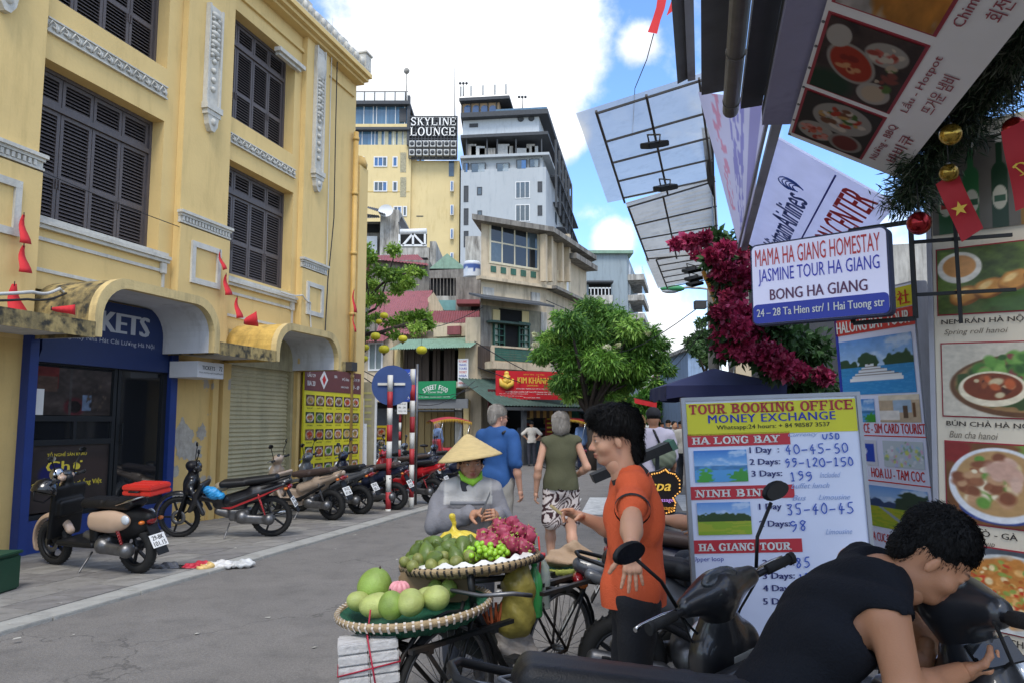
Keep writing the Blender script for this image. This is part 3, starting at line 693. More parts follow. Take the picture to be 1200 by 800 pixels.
# ground floor shop unit left of frame continues as plain wall; cables down the facade
for i,(pts,r,mm,lb) in enumerate((
    ([(7.25,-.14,9.9),(7.22,-.16,8),(7.28,-.14,6),(7.05,-.16,4.6),(6.9,-.2,3.2)],.012,M_cable,'black cable hanging down the yellow facade from the parapet'),
    ([(7.0,-.14,10.4),(7.0,-.14,8.5),(7.02,-.14,5.5),(7.0,-.16,3.3)],.01,M_wcable,'thin pale cable running straight down the yellow facade'),
    ([(-2,-.9,2.85),(-.6,-.75,3.05),(0,-.5,3.2),(.3,-.3,3.25)],.02,M_wcable,'white cable lying on the mossy canopy over the blue shop'),
    ([(-2,-.95,2.8),(-.7,-.8,2.95),(.05,-.55,3.15)],.014,M_cable,'black cable lying on the mossy canopy over the blue shop'),
    ([(5.3,-.15,4.05),(6.0,-.2,4.1),(6.3,-.2,4.0),(6.35,-.18,3.7),(6.4,-.2,3.25)],.014,M_wcable,'white cable bundle looping from the lower right shutter to the small canopy'),
    ([(2.5,-.14,4.6),(-1,-.14,4.75),(-6,-.14,4.8)],.006,M_cable,'thin wire strung along the facade above the ticket shop'))):
    a=MB();P_=[]
    for k in range(len(pts)-1):
        for q in range(6):t=q/6;P_.append(Vector(pts[k]).lerp(Vector(pts[k+1]),t)+Vector((0,0,-.04*math.sin(PI*t))))
    P_.append(Vector(pts[-1]));a.tube(P_,r,6)
    o=a.build('cable',mm);o.location=LB.o;o.rotation_euler=(0,0,LB.ang);tag(o,lb,'cable')
# small red flags along the facade
def flag(px,py,w_,h_,off,ang,lb,k=0):
    x,z=LB.px(px,py,off)
    t=thing('small_flag',lb,'flag',LB.o+LB.u*x+LB.n*off+Vector((0,0,z)),LB.ang,'red flags along the yellow facade')
    v=[];f=[];n=6
    for i in range(n+1):
        s_=i/n
        for j in(0,1):
            hh=h_*(.2+.8*s_)
            v.append((s_*w_*math.cos(ang)-(j-.5)*hh*math.sin(ang),.03*math.sin(s_*5),s_*w_*math.sin(ang)+(j-.5)*hh*math.cos(ang)))
    for i in range(n):f.append((2*i,2*i+2,2*i+3,2*i+1))
    o=mesh_obj('cloth',v,f,M_red,t,True);so_=o.modifiers.new('s','SOLIDIFY');so_.thickness=.004
    MB().cyl((0,0,-.02),(0,0,.03),.006,n=5).build('string_knot',M_cable,t)
    return t
flag(28,252,.34,.16,-.3,-1.5,'long red flag hanging beside the left edge of the big shutters');flag(28,288,.32,.18,-.3,-1.5,'lower red flag drooping below the left shutters')
flag(17,333,.4,.3,-.6,-1.4,'red flag hanging behind the cables over the mossy canopy');flag(60,362,.3,.12,-1.0,.1,'crumpled red flag lying on the canopy edge')
flag(258,295,.3,.12,-.3,-1.2,'small red flag folded beside the pilaster');flag(265,322,.34,.2,-.3,-1.4,'red pennant just left of the lower right shutters');flag(278,349,.34,.2,-.4,-1.4,'red pennant hanging above the yellow canopy')
flag(286,378,.34,.26,-.7,.3,'red pennant lying on the yellow canopy',0);flag(415,340,.5,.16,-.35,-1.5,'narrow red flag on the corner column');flag(415,368,.4,.1,-.35,-1.5,'thin red streamer low on the corner column')
# ------------------------------------------------------------------ motor scooters
M_rub=mat('rubber','#191919',.8,var=.15,bump=.2,bscale=200);M_seat=mat('seat_vinyl','#151517',.45,var=.25,bump=.2,bscale=220,spec=.35)
M_seatb=mat('brown_seat','#3d2f2a',.55,var=.1,bump=.2,bscale=150)
M_met=mat('engine_metal','#6f6f70',.42,metal=.8,var=.25,scale=12);M_chr=mat('chrome','#b9bbbd',.15,metal=1,var=.05)
M_dmet=mat('dark_metal','#26272a',.45,metal=.6,var=.2);M_blkp=mat('black_plastic','#131416',.5,var=.3,scale=10,bump=.08,bscale=300,spec=.3)
M_lens=mat('clear_lens','#c9d0d6',.08,var=0,spec=.8,coat=1);M_tail=mat('red_lens','#7c1318',.15,var=0,coat=.6);M_mirr=mat('mirror_glass','#e9edf0',.03,metal=1,var=0)
M_plate=mat('number_plate','#d9d9d6',.5,var=.05);M_orl=mat('amber_lens','#b8601c',.2,var=0)
def paint_m(name,c,rough=.36):return mat(name,c,rough,var=.04,coat=.5)
def tf(prims,M):
    """move a list of primitives by a rigid matrix"""
    out=[];Rm=np.array(M.to_3x3());T=np.array(M.translation)
    for p in prims:
        neg=p[0]=='-';q=list(p[1:] if neg else p)
        if q[0]=='c':q[1]=Rm@q[1]+T;q[2]=Rm@q[2]+T
        else:
            q[1]=Rm@q[1]+T;j=3 if q[0]=='e' else 4;q[j]=Rm@(q[j] if q[j] is not None else np.eye(3))
        out.append((('-',) if neg else())+tuple(q))
    return out
def mir(prims):
    o=[]
    for p in prims:
        q=list(p);f=np.array([1,-1,1])
        if q[0]=='c':q[1]=q[1]*f;q[2]=q[2]*f
        else:
            q[1]=q[1]*f;j=3 if q[0]=='e' else 4
            if q[j] is not None:D=np.diag([1,-1,1]);q[j]=D@q[j]@D
        o.append(tuple(q))
    return o
def wheel(root,x,r,w,spokes=5,disc=True):
    rr=r-w*.85;prof=[(rr,-w*.3),(rr+.01,-w*.42),(r-w*.35,-w*.5),(r-.008,-w*.28),(r,0),(r-.008,w*.28),(r-w*.35,w*.5),(rr+.01,w*.42),(rr,w*.3)]
    t=MB().lathe(prof,28,c=(x,0,r),axis='Y')
    for i in range(36):
        a=2*PI*i/36;ca,sa=math.cos(a),math.sin(a)
        t.bar((x+(r-.001)*sa,-w*.3,r+(r-.001)*ca),(x+(r-.001)*math.sin(a+.08),w*.3,r+(r-.001)*math.cos(a+.08)),.008,.006)
    wh=t.build('wheel',M_rub,root)
    m=MB().lathe([(rr-.012,-w*.28),(rr+.004,-w*.36),(rr+.004,-w*.3),(rr-.006,0),(rr+.004,w*.3),(rr+.004,w*.36),(rr-.012,w*.28),(rr-.02,0),(rr-.012,-w*.28)],28,c=(x,0,r),axis='Y')
    m.cyl((x,-w*.5,r),(x,w*.5,r),.035,n=14)
    for i in range(spokes):
        a=2*PI*i/spokes+.3;d=Vector((math.sin(a),0,math.cos(a)));c=Vector((x,0,r))
        m.bar(c+d*.03,c+d*(rr-.008),.022,.03,up=(0,1,0))
    m.build('rim',M_dmet,wh)
    if disc:MB().lathe([(.05,.04),(.1,.04),(.1,.044),(.05,.044),(.05,.04)],24,c=(x,0,r),axis='Y').build('brake_disc',M_met,wh)
    return wh
BARX,BARZ=.40,1.0
def bike(label,name='motor_scooter',style='sport',main='#222225',accent='#8a1c1f',seatm=None,rim=5,vox=.014,plate=None,group='motor scooters parked on the pavement',mirrors=(1,1),steer=0.0,sidec=None):
    t=thing(name,label,'motor scooter',group=group);PM=paint_m('paint'+main,main);SM=paint_m('paint'+(sidec or main),sidec or main);AM=paint_m('paint'+accent,accent)
    seatm=seatm or M_seat;wr_=.285 if style=='wave' else.255;ww=.075 if style=='wave' else.105;XF,XR=.63,-.62
    wheel(t,XF,wr_,ww*.9,rim);wheel(t,XR,wr_,ww,rim,False)
    # front fork and mudguard
    fk=MB()
    for s in(1,-1):fk.tube([(XF,s*.075,wr_),(XF-.11,s*.075,.6),(XF-.16,s*.05,.78)],[.022,.024,.02],8)
    fk.cyl((XF,-.09,wr_),(XF,.09,wr_),.012)
    fk.build('fork',M_dmet,t)
    a0,a1=(R(-25),R(130));fend=[]
    for i in range(9):
        a=a0+(a1-a0)*i/8;fend.append(cap((XF+(wr_+.03)*math.cos(a+.2),0,wr_+(wr_+.03)*math.sin(a+.2)),(XF+(wr_+.03)*math.cos(a+.35),0,wr_+(wr_+.03)*math.sin(a+.35)),.05,.05,.03))
    fend.append(sub(ell((XF,0,wr_),(wr_+.025,.5,wr_+.025))))
    sdf('front_mudguard',fend,vox,SM if style!='wave' else PM,t)
    # body
    if style=='classic':
        sdf('legshield',[rbox((.42,0,.62),(.03,.2,.3),.03,rotm(y=-14)),rbox((.5,0,.45),(.05,.08,.2),.04,rotm(y=-20)),cap((.42,0,.84),(.36,0,.98),.07,.05),rbox((.12,0,.3),(.28,.17,.03),.02),rbox((.37,0,.67),(.06,.15,.09),.03,rotm(y=-14),.03)],vox,M_blkp,t)
        sdf('rear_body',[ell((-.45,0,.52),(.36,.13,.17)),rbox((-.12,0,.48),(.06,.13,.18),.04),cap((-.6,0,.6),(-.82,0,.6),.11,.07)],vox,M_blkp,t)
        for s in(1,-1):sdf('side_panel',[ell((-.38,s*.12,.56),(.3,.075,.115),rotm(y=4)),rbox((-.3,s*.13,.56),(.2,.04,.09),.05,k=.05)],vox*.8,SM,t)
        for s in(1,-1):MB().sph((-.66,s*.165,.6),(.06,.02,.05),10,6).build('indicator',M_lens,t)
    else:
        sp=style=='sport'
        nose=[cap((.44,0,.88),(.53,0,.62),.07,.055),ell((.47,0,.76),(.1,.13 if sp else.1,.15),rotm(y=-18)),rbox((.36,0,.58),(.03,.19,.22),.025,rotm(y=-24))]
        for s in(1,-1):nose+=[cap((.42,s*.14,.68),(.26,s*.16,.36),.035,.03),ell((.46,s*.1,.72),(.07,.05,.12),rotm(y=-25))]
        if sp:nose+=[rbox((.1,0,.3),(.25,.15,.05),.03),rbox((.05,0,.4),(.2,.06,.09),.04)]
        else:nose+=[cap((.34,0,.56),(-.1,0,.5),.06,.055),ell((.02,0,.46),(.16,.06,.1))]
        sdf('front_fairing',nose,vox,PM,t)
        hd=[ell((.53,0,.82),(.045,.09,.055),rotm(y=-25))] if sp else[ell((.475,0,.985),(.04,.08,.055),rotm(y=-20))]
        sdf('headlight',hd,.01,M_lens,t)
        rear=[cap((-.05,0,.5),(-.45,0,.6),.1,.12),cap((-.4,0,.62),(-.86,0,.78),.12,.045),ell((-.15,0,.42),(.14,.09,.14))]
        for s in(1,-1):rear+=[cap((-.1,s*.07,.5),(-.8,s*.09,.74),.06,.035)]
        sdf('rear_body',rear,vox,SM,t)
        for s in(1,-1):
            MB().prism([(.02,.44),(-.1,.42),(-.55,.6),(-.82,.735),(-.52,.615),(-.12,.455)],s*.155-.004,s*.155+.004).build('side_stripe',AM,t) if style=='wave' else sdf('side_trim',[cap((.3,s*.165,.34),(-.12,s*.17,.36),.022,.03),cap((-.12,s*.17,.36),(-.6,s*.15,.6),.03,.02)],vox,M_blkp,t)
    # seat
    st=[rbox((-.12,0,.755),(.19,.125,.045),.04,rotm(y=4)),rbox((-.48,0,.80),(.24,.105,.045),.04,rotm(y=7)),cap((-.02,0,.73),(-.68,0,.81),.06,.05)]
    if style=='classic':st=[rbox((-.3,0,.725),(.36,.125,.045),.045),rbox((-.12,0,.74),(.16,.12,.04),.04),rbox((-.5,0,.75),(.2,.115,.035),.035)]
    sdf('seat',st,vox*.75,seatm,t)
    MB().tube([(-.5,.13,.74),(-.72,.14,.8),(-.86,.09,.84),(-.88,0,.85),(-.86,-.09,.84),(-.72,-.14,.8),(-.5,-.13,.74)],.012,8).build('grab_rail',M_blkp if style!='classic' else M_chr,t)
    tz=.70 if style!='classic' else.58
    sdf('tail_light',[ell((-.87,0,tz),(.035,.09,.04),rotm(y=-20))] if style!='classic' else[ell((-.84,0,tz),(.05,.06,.055))],.009,M_tail,t)
    for s in(1,-1):MB().sph((-.84,s*.12,tz-.01),(.03,.035,.022),8,6).build('rear_indicator',M_orl,t)
    mg=MB();mg.M=Matrix.Translation((-.83,0,tz-.05))@Matrix.Rotation(R(28),4,'Y')
    mg.box(-.012,.0,-.07,.07,-.34,.0);mg.build('rear_mudguard',M_blkp,t,.004)
    PMx=Matrix.Translation((-.83,0,tz-.05))@Matrix.Rotation(R(28),4,'Y')@Matrix.Translation((-.016,0,-.19))@Matrix.Rotation(R(-90),4,'Z')
    pb=MB();pb.M=PMx;pb.box(-.095,.095,0,.003,-.07,.07);pl=pb.build('number_plate',M_plate,t)
    if plate:
        text(plate[0],-.07,.008,.14,.048,M_ktxt,pl,-.003,.02,M=PMx);text(plate[1],-.075,-.058,.15,.05,M_ktxt,pl,-.003,.02,M=PMx)
    if vox<.012:
        sd_=MB();sd_.tube([(.05,.118,.735),(-.15,.128,.728),(-.4,.12,.765),(-.7,.085,.81),(-.76,0,.82),(-.7,-.085,.81),(-.4,-.12,.765),(-.15,-.128,.728),(.05,-.118,.735)],.006,6);sd_.build('seat_piping',mat('grey_trim','#6a6f78',.4,metal=.3),t)
        for x in(-.28,-.1):MB().tube([(x,-.13,.75),(x-.01,-.08,.803),(x-.012,0,.81),(x-.01,.08,.803),(x,.13,.75)],.0025,5).build('seat_seam',M_rub,t)
        for k in range(3):MB().tube([(BARX,.18-.36*(k%2),BARZ-.03),(BARX+.07,.12-.24*(k%2),BARZ-.1-.03*k),(BARX+.03,.04,BARZ-.24)],.005,5).build('control_cable',M_rub,t)
        MB().prism([(-.045,-.03),(.045,-.03),(.045,.03),(-.045,.03)],0,.001).build('sticker',mat('sticker_white','#b9b9b4',.5,var=.2),t).matrix_local=Matrix.Translation((.335,0,.76))@Matrix.Rotation(R(-90),4,'Z')@Matrix.Rotation(R(20),4,'X')
    # engine, exhaust, swing arm, stand
    sdf('engine',[rbox((-.2,0,.32),(.14,.1,.08),.03),cap((-.05,0,.33),(.1,0,.36),.07,.055),cap((-.25,.1,.3),(-.25,-.1,.3),.09),rbox((-.42,.12,.27),(.24,.035,.06),.03,rotm(y=-3)),cap((-.62,.12,.275),(-.62,.14,.275),.075)],vox,M_met,t)
    sdf('exhaust',[cap((-.1,-.1,.2),(-.3,-.14,.19),.02),cap((-.3,-.15,.2),(-.42,-.165,.23),.03,.05),cap((-.42,-.165,.24),(-.78,-.17,.31),.052,.045)],vox*.8,M_met if style!='wave' else M_chr,t)
    sdf('heat_shield',[rbox((-.6,-.215,.275),(.15,.006,.035),.006,rotm(y=11))],.008,M_blkp,t)
    for s in(1,-1):
        sp_=MB();sp_.cyl((-.58,s*.14,.3),(-.47,s*.13,.62),.01,n=6)
        h=[(-.565+.09*q/40,s*.14+.022*math.cos(q*1.4),.34+.24*q/40+.022*math.sin(q*1.4)*.3) for q in range(41)]
        sp_.tube(h,.006,5);sp_.build('shock_absorber',AM,t)
    MB().tube([(-.08,.1,.22),(-.06,.2,.1),(-.04,.27,.008),(-.07,.29,.006)],.01,6).build('kick_stand',M_met,t)
    # handlebar group, turned by the steering angle
    HM=Matrix.Translation((BARX,0,0))@Matrix.Rotation(steer,4,'Z')@Matrix.Translation((-BARX,0,0))
    hb=MB();hb.M=HM
    hb.tube([(BARX-.04,-.35,BARZ-.01),(BARX-.01,-.2,BARZ-.02),(BARX+.02,-.06,BARZ-.03),(BARX+.02,.06,BARZ-.03),(BARX-.01,.2,BARZ-.02),(BARX-.04,.35,BARZ-.01)],.012,8)
    hb.build('handlebar',M_dmet,t)
    for s in(1,-1):
        g_=MB();g_.M=HM;g_.tube([(BARX-.022,s*.23,BARZ-.015),(BARX-.035,s*.34,BARZ-.01)],.018,10);g_.cyl((BARX-.036,s*.34,BARZ-.01),(BARX-.038,s*.36,BARZ-.01),.022,n=10);g_.build('grip',M_rub,t)
        lv=MB();lv.M=HM;lv.tube([(BARX+.02,s*.19,BARZ-.02),(BARX+.04,s*.24,BARZ-.02),(BARX+.045,s*.33,BARZ-.02),(BARX+.03,s*.37,BARZ-.02)],[.009,.008,.007,.009],6);lv.build('brake_lever',M_chr,t)
        if mirrors[0 if s==1 else 1]:
            mr_=MB();mr_.M=HM;mr_.tube([(BARX,s*.2,BARZ),(BARX,s*.24,BARZ+.1),(BARX-.02,s*.33,BARZ+.2)],.007,6)
            mi=mr_.build('mirror',M_blkp,t);b_=MB();b_.M=HM;b_.sph((BARX-.02,s*.36,BARZ+.235),(.018,.066,.034),14,8);b_.build('mirror_shell',M_blkp,mi)
            b_=MB();b_.M=HM@Matrix.Translation((BARX-.04,s*.36,BARZ+.235))@Matrix.Rotation(R(90),4,'Y');b_.add([(.029*math.cos(PI*k/10),.034*math.sin(PI*k/10),0) for k in range(20)],[tuple(range(20))]);b_.v=[(x,(y-(HM@Vector((BARX-.04,s*.36,0))).y)*1.7+(HM@Vector((BARX-.04,s*.36,0))).y,z) for x,y,z in b_.v];b_.build('mirror_glass',M_mirr,mi,recalc=False)
    cov=[ell((BARX+.02,0,BARZ-.02),(.075,.15,.06),k=.05),cap((BARX,-.16,BARZ-.015),(BARX,.16,BARZ-.015),.035,k=.04),cap((BARX,0,BARZ-.02),(BARX+.06,0,BARZ-.15),.07,.06,k=.05)]
    if style=='wave':cov.append(ell((BARX+.07,0,BARZ),(.07,.1,.065),k=.04))
    if style=='classic':cov=[cap((BARX,-.12,BARZ-.01),(BARX,.12,BARZ-.01),.035),cap((BARX,0,BARZ),(BARX+.02,0,BARZ-.15),.05)]
    sdf('handlebar_cover',tf(cov,HM),vox*.8,PM if style!='classic' else SM,t)
    if style=='classic':hl=MB();hl.M=HM;hl.lathe([(0,.14),(.05,.13),(.075,.1),(.08,.06),(.06,.02),(0,0)],20,c=(BARX+.02,0,BARZ+.02),axis='X');hl.build('headlight',M_chr,t)
    dsh=MB();dsh.M=HM@Matrix.Translation((BARX-.02,0,BARZ+.035))@Matrix.Rotation(R(-35),4,'Y');dsh.sph((0,0,0),(.04,.085,.02),14,6);dsh.build('speedometer',mat('dash_lens','#34383b',.22,var=.3,spec=.6),t)
    return t
def place_bike(t,f,r,lean=7,flip=False):
    """stand it with the front wheel at ground point f and the rear wheel at r"""
    d=(f-r);a=math.atan2(d.y,d.x);c=(f+r)/2
    t.location=(c.x,c.y,t.location.z);t.rotation_euler=(R(-lean) if not flip else R(lean),0,a)
    return t
PZ=.03
def gp(px,py):return gnd(px,py,PZ)
b1=bike('black scooter with beige side panels, nearest on the left pavement',style='classic',main='#1a1a1c',sidec='#b59a83',plate=('29-BK','101.15'),steer=.5)
b1.location.z=PZ;place_bike(b1,gp(66,661),gp(163,671),7)
b2=bike('black motorbike with red trim and long flat seat, second on the left pavement',style='wave',main='#16161a',accent='#a01c20',plate=('29-C1','336.90'),steer=.35)
b2.location.z=PZ;place_bike(b2,gp(213,629),gp(316,628),7)
b3=bike('beige scooter with brown seat and pale windscreen, third on the left pavement',main='#a08e7c',accent='#3a3a3c',seatm=M_seatb,plate=('29-D2','471.06'),steer=.3)
b3.location.z=PZ;f3,r3=gp(390,609),None
def head_pt(r,ang,d=1.25):return Vector((r.x+d*math.cos(R(ang)),r.y+d*math.sin(R(ang)),r.z))
place_bike(b3,head_pt(gp(390,609),158),gp(390,609))
b4=bike('grey scooter between the beige scooter and the dark blue one',main='#57595c',accent='#3a3a3c',plate=('29-E1','205.17'),steer=.3)
b4.location.z=PZ;place_bike(b4,head_pt(gp(423,602),160),gp(423,602))
b5=bike('dark blue scooter with brown seat beside the grey one near the striped poles',main='#161c30',accent='#3a3a3c',seatm=M_seatb,plate=('30-F8','612.44'),steer=.2)
b5.location.z=PZ;place_bike(b5,head_pt(gp(464,597),162),gp(464,597))
b6=bike('red and black scooter at the far end of the row behind the vendor',main='#a5161f',plate=('29-H1','870.25'),steer=.2)
b6.location.z=PZ;place_bike(b6,head_pt(gp(508,590),162),gp(508,590))
dup(b5,'black scooter in the second row beneath the round blue sign',gp(470,575),R(165));dup(b4,'scooter with pale mirrors in the second row beside the thin striped post',gp(492,567),R(172))
dup(b4,'grey scooter half hidden behind the yellow snack banner',gp(455,566),R(150));dup(b5,'dark scooter in front of the parked cyclo',gp(528,572),R(170))
# things on the bikes
rc=thing('tool_case','red hard plastic case with black handle strapped on the nearest scooter\'s rack','case')
q=b1.matrix_basis.copy();q=Matrix.Translation(b1.location)@b1.rotation_euler.to_matrix().to_4x4();rc.matrix_world=q@Matrix.Translation((-.8,0,.845))
M_case=mat('red_plastic','#c23128',.4,var=.06)
MB().box(-.2,.2,-.14,.14,0,.05).box(-.2,.2,-.14,.14,.054,.105).build('shell',M_case,rc,.012)
for x in(-.1,.1):MB().box(x-.03,x+.03,-.15,-.138,.02,.085).build('latch',M_blkp,rc,.003)
MB().tube([(-.06,.14,.05),(-.06,.17,.05),(.06,.17,.05),(.06,.14,.05)],.01,6).build('handle',M_blkp,rc)
for y in(-.1,0,.1):box('rib',-.17,.17,y-.015,y+.015,.105,.112,M_case,rc)
hm=thing('helmet','black helmet hanging from the handlebar of the nearest scooter','helmet');hm.matrix_world=q@Matrix.Translation((.34,.3,.9))@Matrix.Rotation(R(25),4,'X')
MB().lathe([(.0,.13),(.05,.122),(.1,.08),(.125,.02),(.128,-.03),(.12,-.035),(.11,-.02)],22).build('shell',mat('helmet_black','#141416',.25,var=.05,coat=.6),hm)
MB().sph((.1,0,.02),(.04,.09,.02)).build('peak',M_blkp,hm);MB().tube([(.0,.11,-.03),(.03,.06,-.12),(.03,-.06,-.12),(0,-.11,-.03)],.008,5).build('strap',M_cable,hm)
bg_=thing('plastic_bag','blue plastic bag tucked in front of the second motorbike\'s seat','bag');q2=Matrix.Translation(b2.location)@b2.rotation_euler.to_matrix().to_4x4();bg_.matrix_world=q2@Matrix.Translation((.15,.05,.62))
sdf('bag',[ell((0,0,0),(.1,.08,.09)),ell((.08,.02,.05),(.07,.06,.05)),ell((-.1,.03,-.03),(.06,.06,.05))],.01,mat('blue_plastic','#2f8fc8',.35,var=.1,bump=.4,bscale=40),bg_,wrinkle=wr(.008,60,50,70))
g2=thing('cloth_bag','tan cloth bundle wedged between seat and leg shield of the second motorbike','bag');g2.matrix_world=q2@Matrix.Translation((.06,-.0,.7))
sdf('cloth',[ell((0,0,0),(.09,.09,.06)),ell((-.06,0,.02),(.07,.08,.04))],.01,mat('tan_cloth','#8c8069',.8,var=.15),g2,wrinkle=wr(.008,60,50,70))
# ------------------------------------------------------------------ buildings across the junction and beyond
class Face:
    """a facade given by two ground points; parts are laid on it from pixel rectangles or metres"""
    def __init__(s,root,a,b):
        a=Vector((a[0],a[1],0));b=Vector((b[0],b[1],0));d=b-a
        s.fr=Frame(a.x,a.y,math.degrees(math.atan2(d.y,d.x)));s.root=root;s.len=d.length
        s.M=Matrix.Translation(-Vector(root.location))@Matrix.Translation(a)@Matrix.Rotation(s.fr.ang,4,'Z')
    def r(s,x0,y0,x1,y1,off=0.0):
        xm,ym=(x0+x1)/2,(y0+y1)/2
        return s.fr.px(x0,ym,off)[0],s.fr.px(x1,ym,off)[0],s.fr.px(xm,y1,off)[1],s.fr.px(xm,y0,off)[1]
    def mb(s):m=MB();m.M=s.M;return m
    def bx(s,name,q,y0,y1,m,parent=None,off=None,bevel=0):
        a,b,c,d=s.r(*q,off=y0 if off is None else off);return s.mb().box(a,b,y0,y1,c,d).build(name,m,parent or s.root,bevel)
    def win(s,q,fm,gm,cols=1,rows=1,t=.06,dep=.06,name='window',px=True,sill=None):
        a,b,c,d=s.r(*q) if px else q
        m=s.mb();y0=-dep;m.box(a,a+t,y0,.05,c,d).box(b-t,b,y0,.05,c,d).box(a+t,b-t,y0,.05,c,c+t).box(a+t,b-t,y0,.05,d-t,d)
        for i in range(1,cols):x=a+(b-a)*i/cols;m.box(x-t*.35,x+t*.35,y0+.004,.04,c+t,d-t)
        for i in range(1,rows):z=c+(d-c)*i/rows;m.box(a+t,b-t,y0+.008,.036,z-t*.35,z+t*.35)
        w=m.build(name,fm,s.root)
        for i in range(cols):
            for j in range(rows):
                x0,x1=a+t+(b-a-2*t)*i/cols,a+t+(b-a-2*t)*(i+1)/cols;z0,z1=c+t+(d-c-2*t)*j/rows,c+t+(d-c-2*t)*(j+1)/rows
                g_=gm if not isinstance(gm,list) else rnd.choice(gm)
                s.mb().quad((x0,-.015,z0),(x1,-.015,z0),(x1,-.015,z1),(x0,-.015,z1)).build('pane',g_,w,recalc=False)
        if sill:s.mb().box(a-.08,b+.08,-dep-.08,0,c-.08,c-.002).build('sill',sill,w)
        return w
def solid(root,pts,z0,z1,m,name='wall'):
    mb=MB();mb.M=Matrix.Translation(-Vector(root.location));mb.prism(pts,z0,z1,'Z');return mb.build(name,m,root)
def zat(py,D,px=600):return at(px,py,D).z
def xat(px,D,py=495):return at(px,py,D).x
M_cream=mat('aged_cream','#c2b297',.9,var=.12,scale=1.5,bump=.2,grime=.5,gcol='#6a6154');M_conc=mat('aged_concrete','#8d8880',.95,var=.2,scale=2,bump=.3,grime=1.0,gcol='#45413c')
M_lconc=mat('pale_concrete','#b9b6ae',.95,var=.15,scale=2,bump=.3,grime=.95,gcol='#56524c');M_winc=mat('cream_frame','#c8bfa4',.6,var=.1);M_pane=mat('pane_dark','#23272b',.08,var=.1,spec=.8)
M_pane2=mat('pane_grey','#4c5a63',.08,var=.2,spec=.8);M_pblue=mat('pane_blue','#3e6797',.1,var=.15,spec=.8);M_wfr=mat('white_frame','#d8d9d8',.6,var=.05);M_green=mat('green_paint','#2f5b4c',.6,var=.15,grime=.4)
M_hyel=mat('hotel_yellow','#d6c290',.9,var=.05,scale=.6,grime=.22,gcol='#b39a60');M_hgrey=mat('hotel_grey','#acb1b4',.9,var=.04,scale=.5,grime=.22,gcol='#7f8a93');M_slab=mat('dark_slab','#44474b',.8,var=.15)
M_glassb=mat('blue_curtain_glass','#4a6c85',.12,var=.3,scale=.8,spec=.8,stretch=(6,6,.3));M_tinr=mat('red_tin','#84474a',.7,var=.15,scale=2,grime=.4,gcol='#5e3432');M_ting=mat('green_tin','#7d9a86',.7,var=.15,grime=.4,gcol='#56645a')
M_dtin=mat('dark_green_tin','#3f544b',.75,var=.2,grime=.5,gcol='#23302b');M_wood=mat('old_wood','#4a3f38',.85,var=.3,stretch=(8,8,.5),scale=2);M_rail=mat('rail_glass','#a9bcc6',.1,var=0,alpha=.35)
M_acw=mat('ac_white','#b4b5b2',.6,var=.15);M_tank=mat('tank_white','#c3c8cc',.5,var=.1)
def corr(face,name,x0,x1,zt,zb,y0,y1,m,n=24,amp=.03,parent=None):
    """corrugated sheet sloping from the back top edge (y0, zt) down to the front (y1, zb)"""
    mb=face.mb();k=n*2
    vs=[]
    for i in range(k+1):
        x=x0+(x1-x0)*i/k;d=amp*(i%2)
        vs+=[(x,y0,zt+d),(x,y1,zb+d)]
    mb.add(vs,[(2*i,2*i+1,2*i+3,2*i+2) for i in range(k)]);return mb.build(name,m,parent or face.root,recalc=False)
# ---------- corner house with the red jeweller's sign
D1,D2=31.0,33.2;A=at(563,495,D1);B=at(641,495,D2);C_=at(689,495,38.5)
kh=thing('corner_house','old cream corner house with glazed top storey, green balcony doors and the red sign','building',(A.x,A.y,0))
bk=Vector((2.5,6,0));zr=zat(262,D1)
solid(kh,[(A.x,A.y),(B.x,B.y),(C_.x,C_.y),(C_.x-5,C_.y+3),(A.x+.5,A.y+8)],3.4,zr,M_cream)
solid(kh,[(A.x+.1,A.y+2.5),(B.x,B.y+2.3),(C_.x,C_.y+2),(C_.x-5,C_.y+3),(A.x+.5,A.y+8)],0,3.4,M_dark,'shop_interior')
F1=Face(kh,A,B);F2=Face(kh,B,C_)
solid(kh,[(A.x-.35,A.y-.7),(B.x+.3,B.y-.8),(C_.x+.5,C_.y-.3),(C_.x,C_.y+1),(A.x,A.y+2)],zr,zr+.22,M_conc,'roof_slab')
F1.win((573,263,631,313),M_winc,[M_pane,M_pane2,M_pane],4,2,.09,.03)
for i in range(5):
    cx=578.5+i*11.7;cy=315.5+i*1.6;w=F1.bx('vent_block',(cx-3,cy-3.6,cx+3,cy+3.6),-.03,.02,M_green)
a,b,c,d=F1.r(562,330,643,334);F1.mb().box(-.25,F1.len+.25,-.3,0,c,c+.13).build('floor_ledge',M_cream,kh)
F1.bx('plaster_patch',(566,337,579,351),-.02,0,M_lconc);F1.bx('plaster_patch',(622,343,633,356),-.02,0,M_lconc)
F2.mb().box(-.1,F2.len,-.5,0,c,c+.13).build('floor_ledge',M_conc,kh)
z_=zat(296,34);F2.mb().box(2.4,F2.len,-.6,0,z_,z_+.25).build('hood',M_conc,kh)
F2.win((641.5,287,646,322),M_winc,M_wfr,1,1,.1);F2.win((662,315,667,345),M_winc,M_wfr,1,1,.1);F2.win((653,318,657,330),M_winc,M_pane2,1,1,.06)
for x in(640.5,647.5,660,668):F2.bx('pilaster',(x-1,275,x+1,330),-.25,0,M_cream)
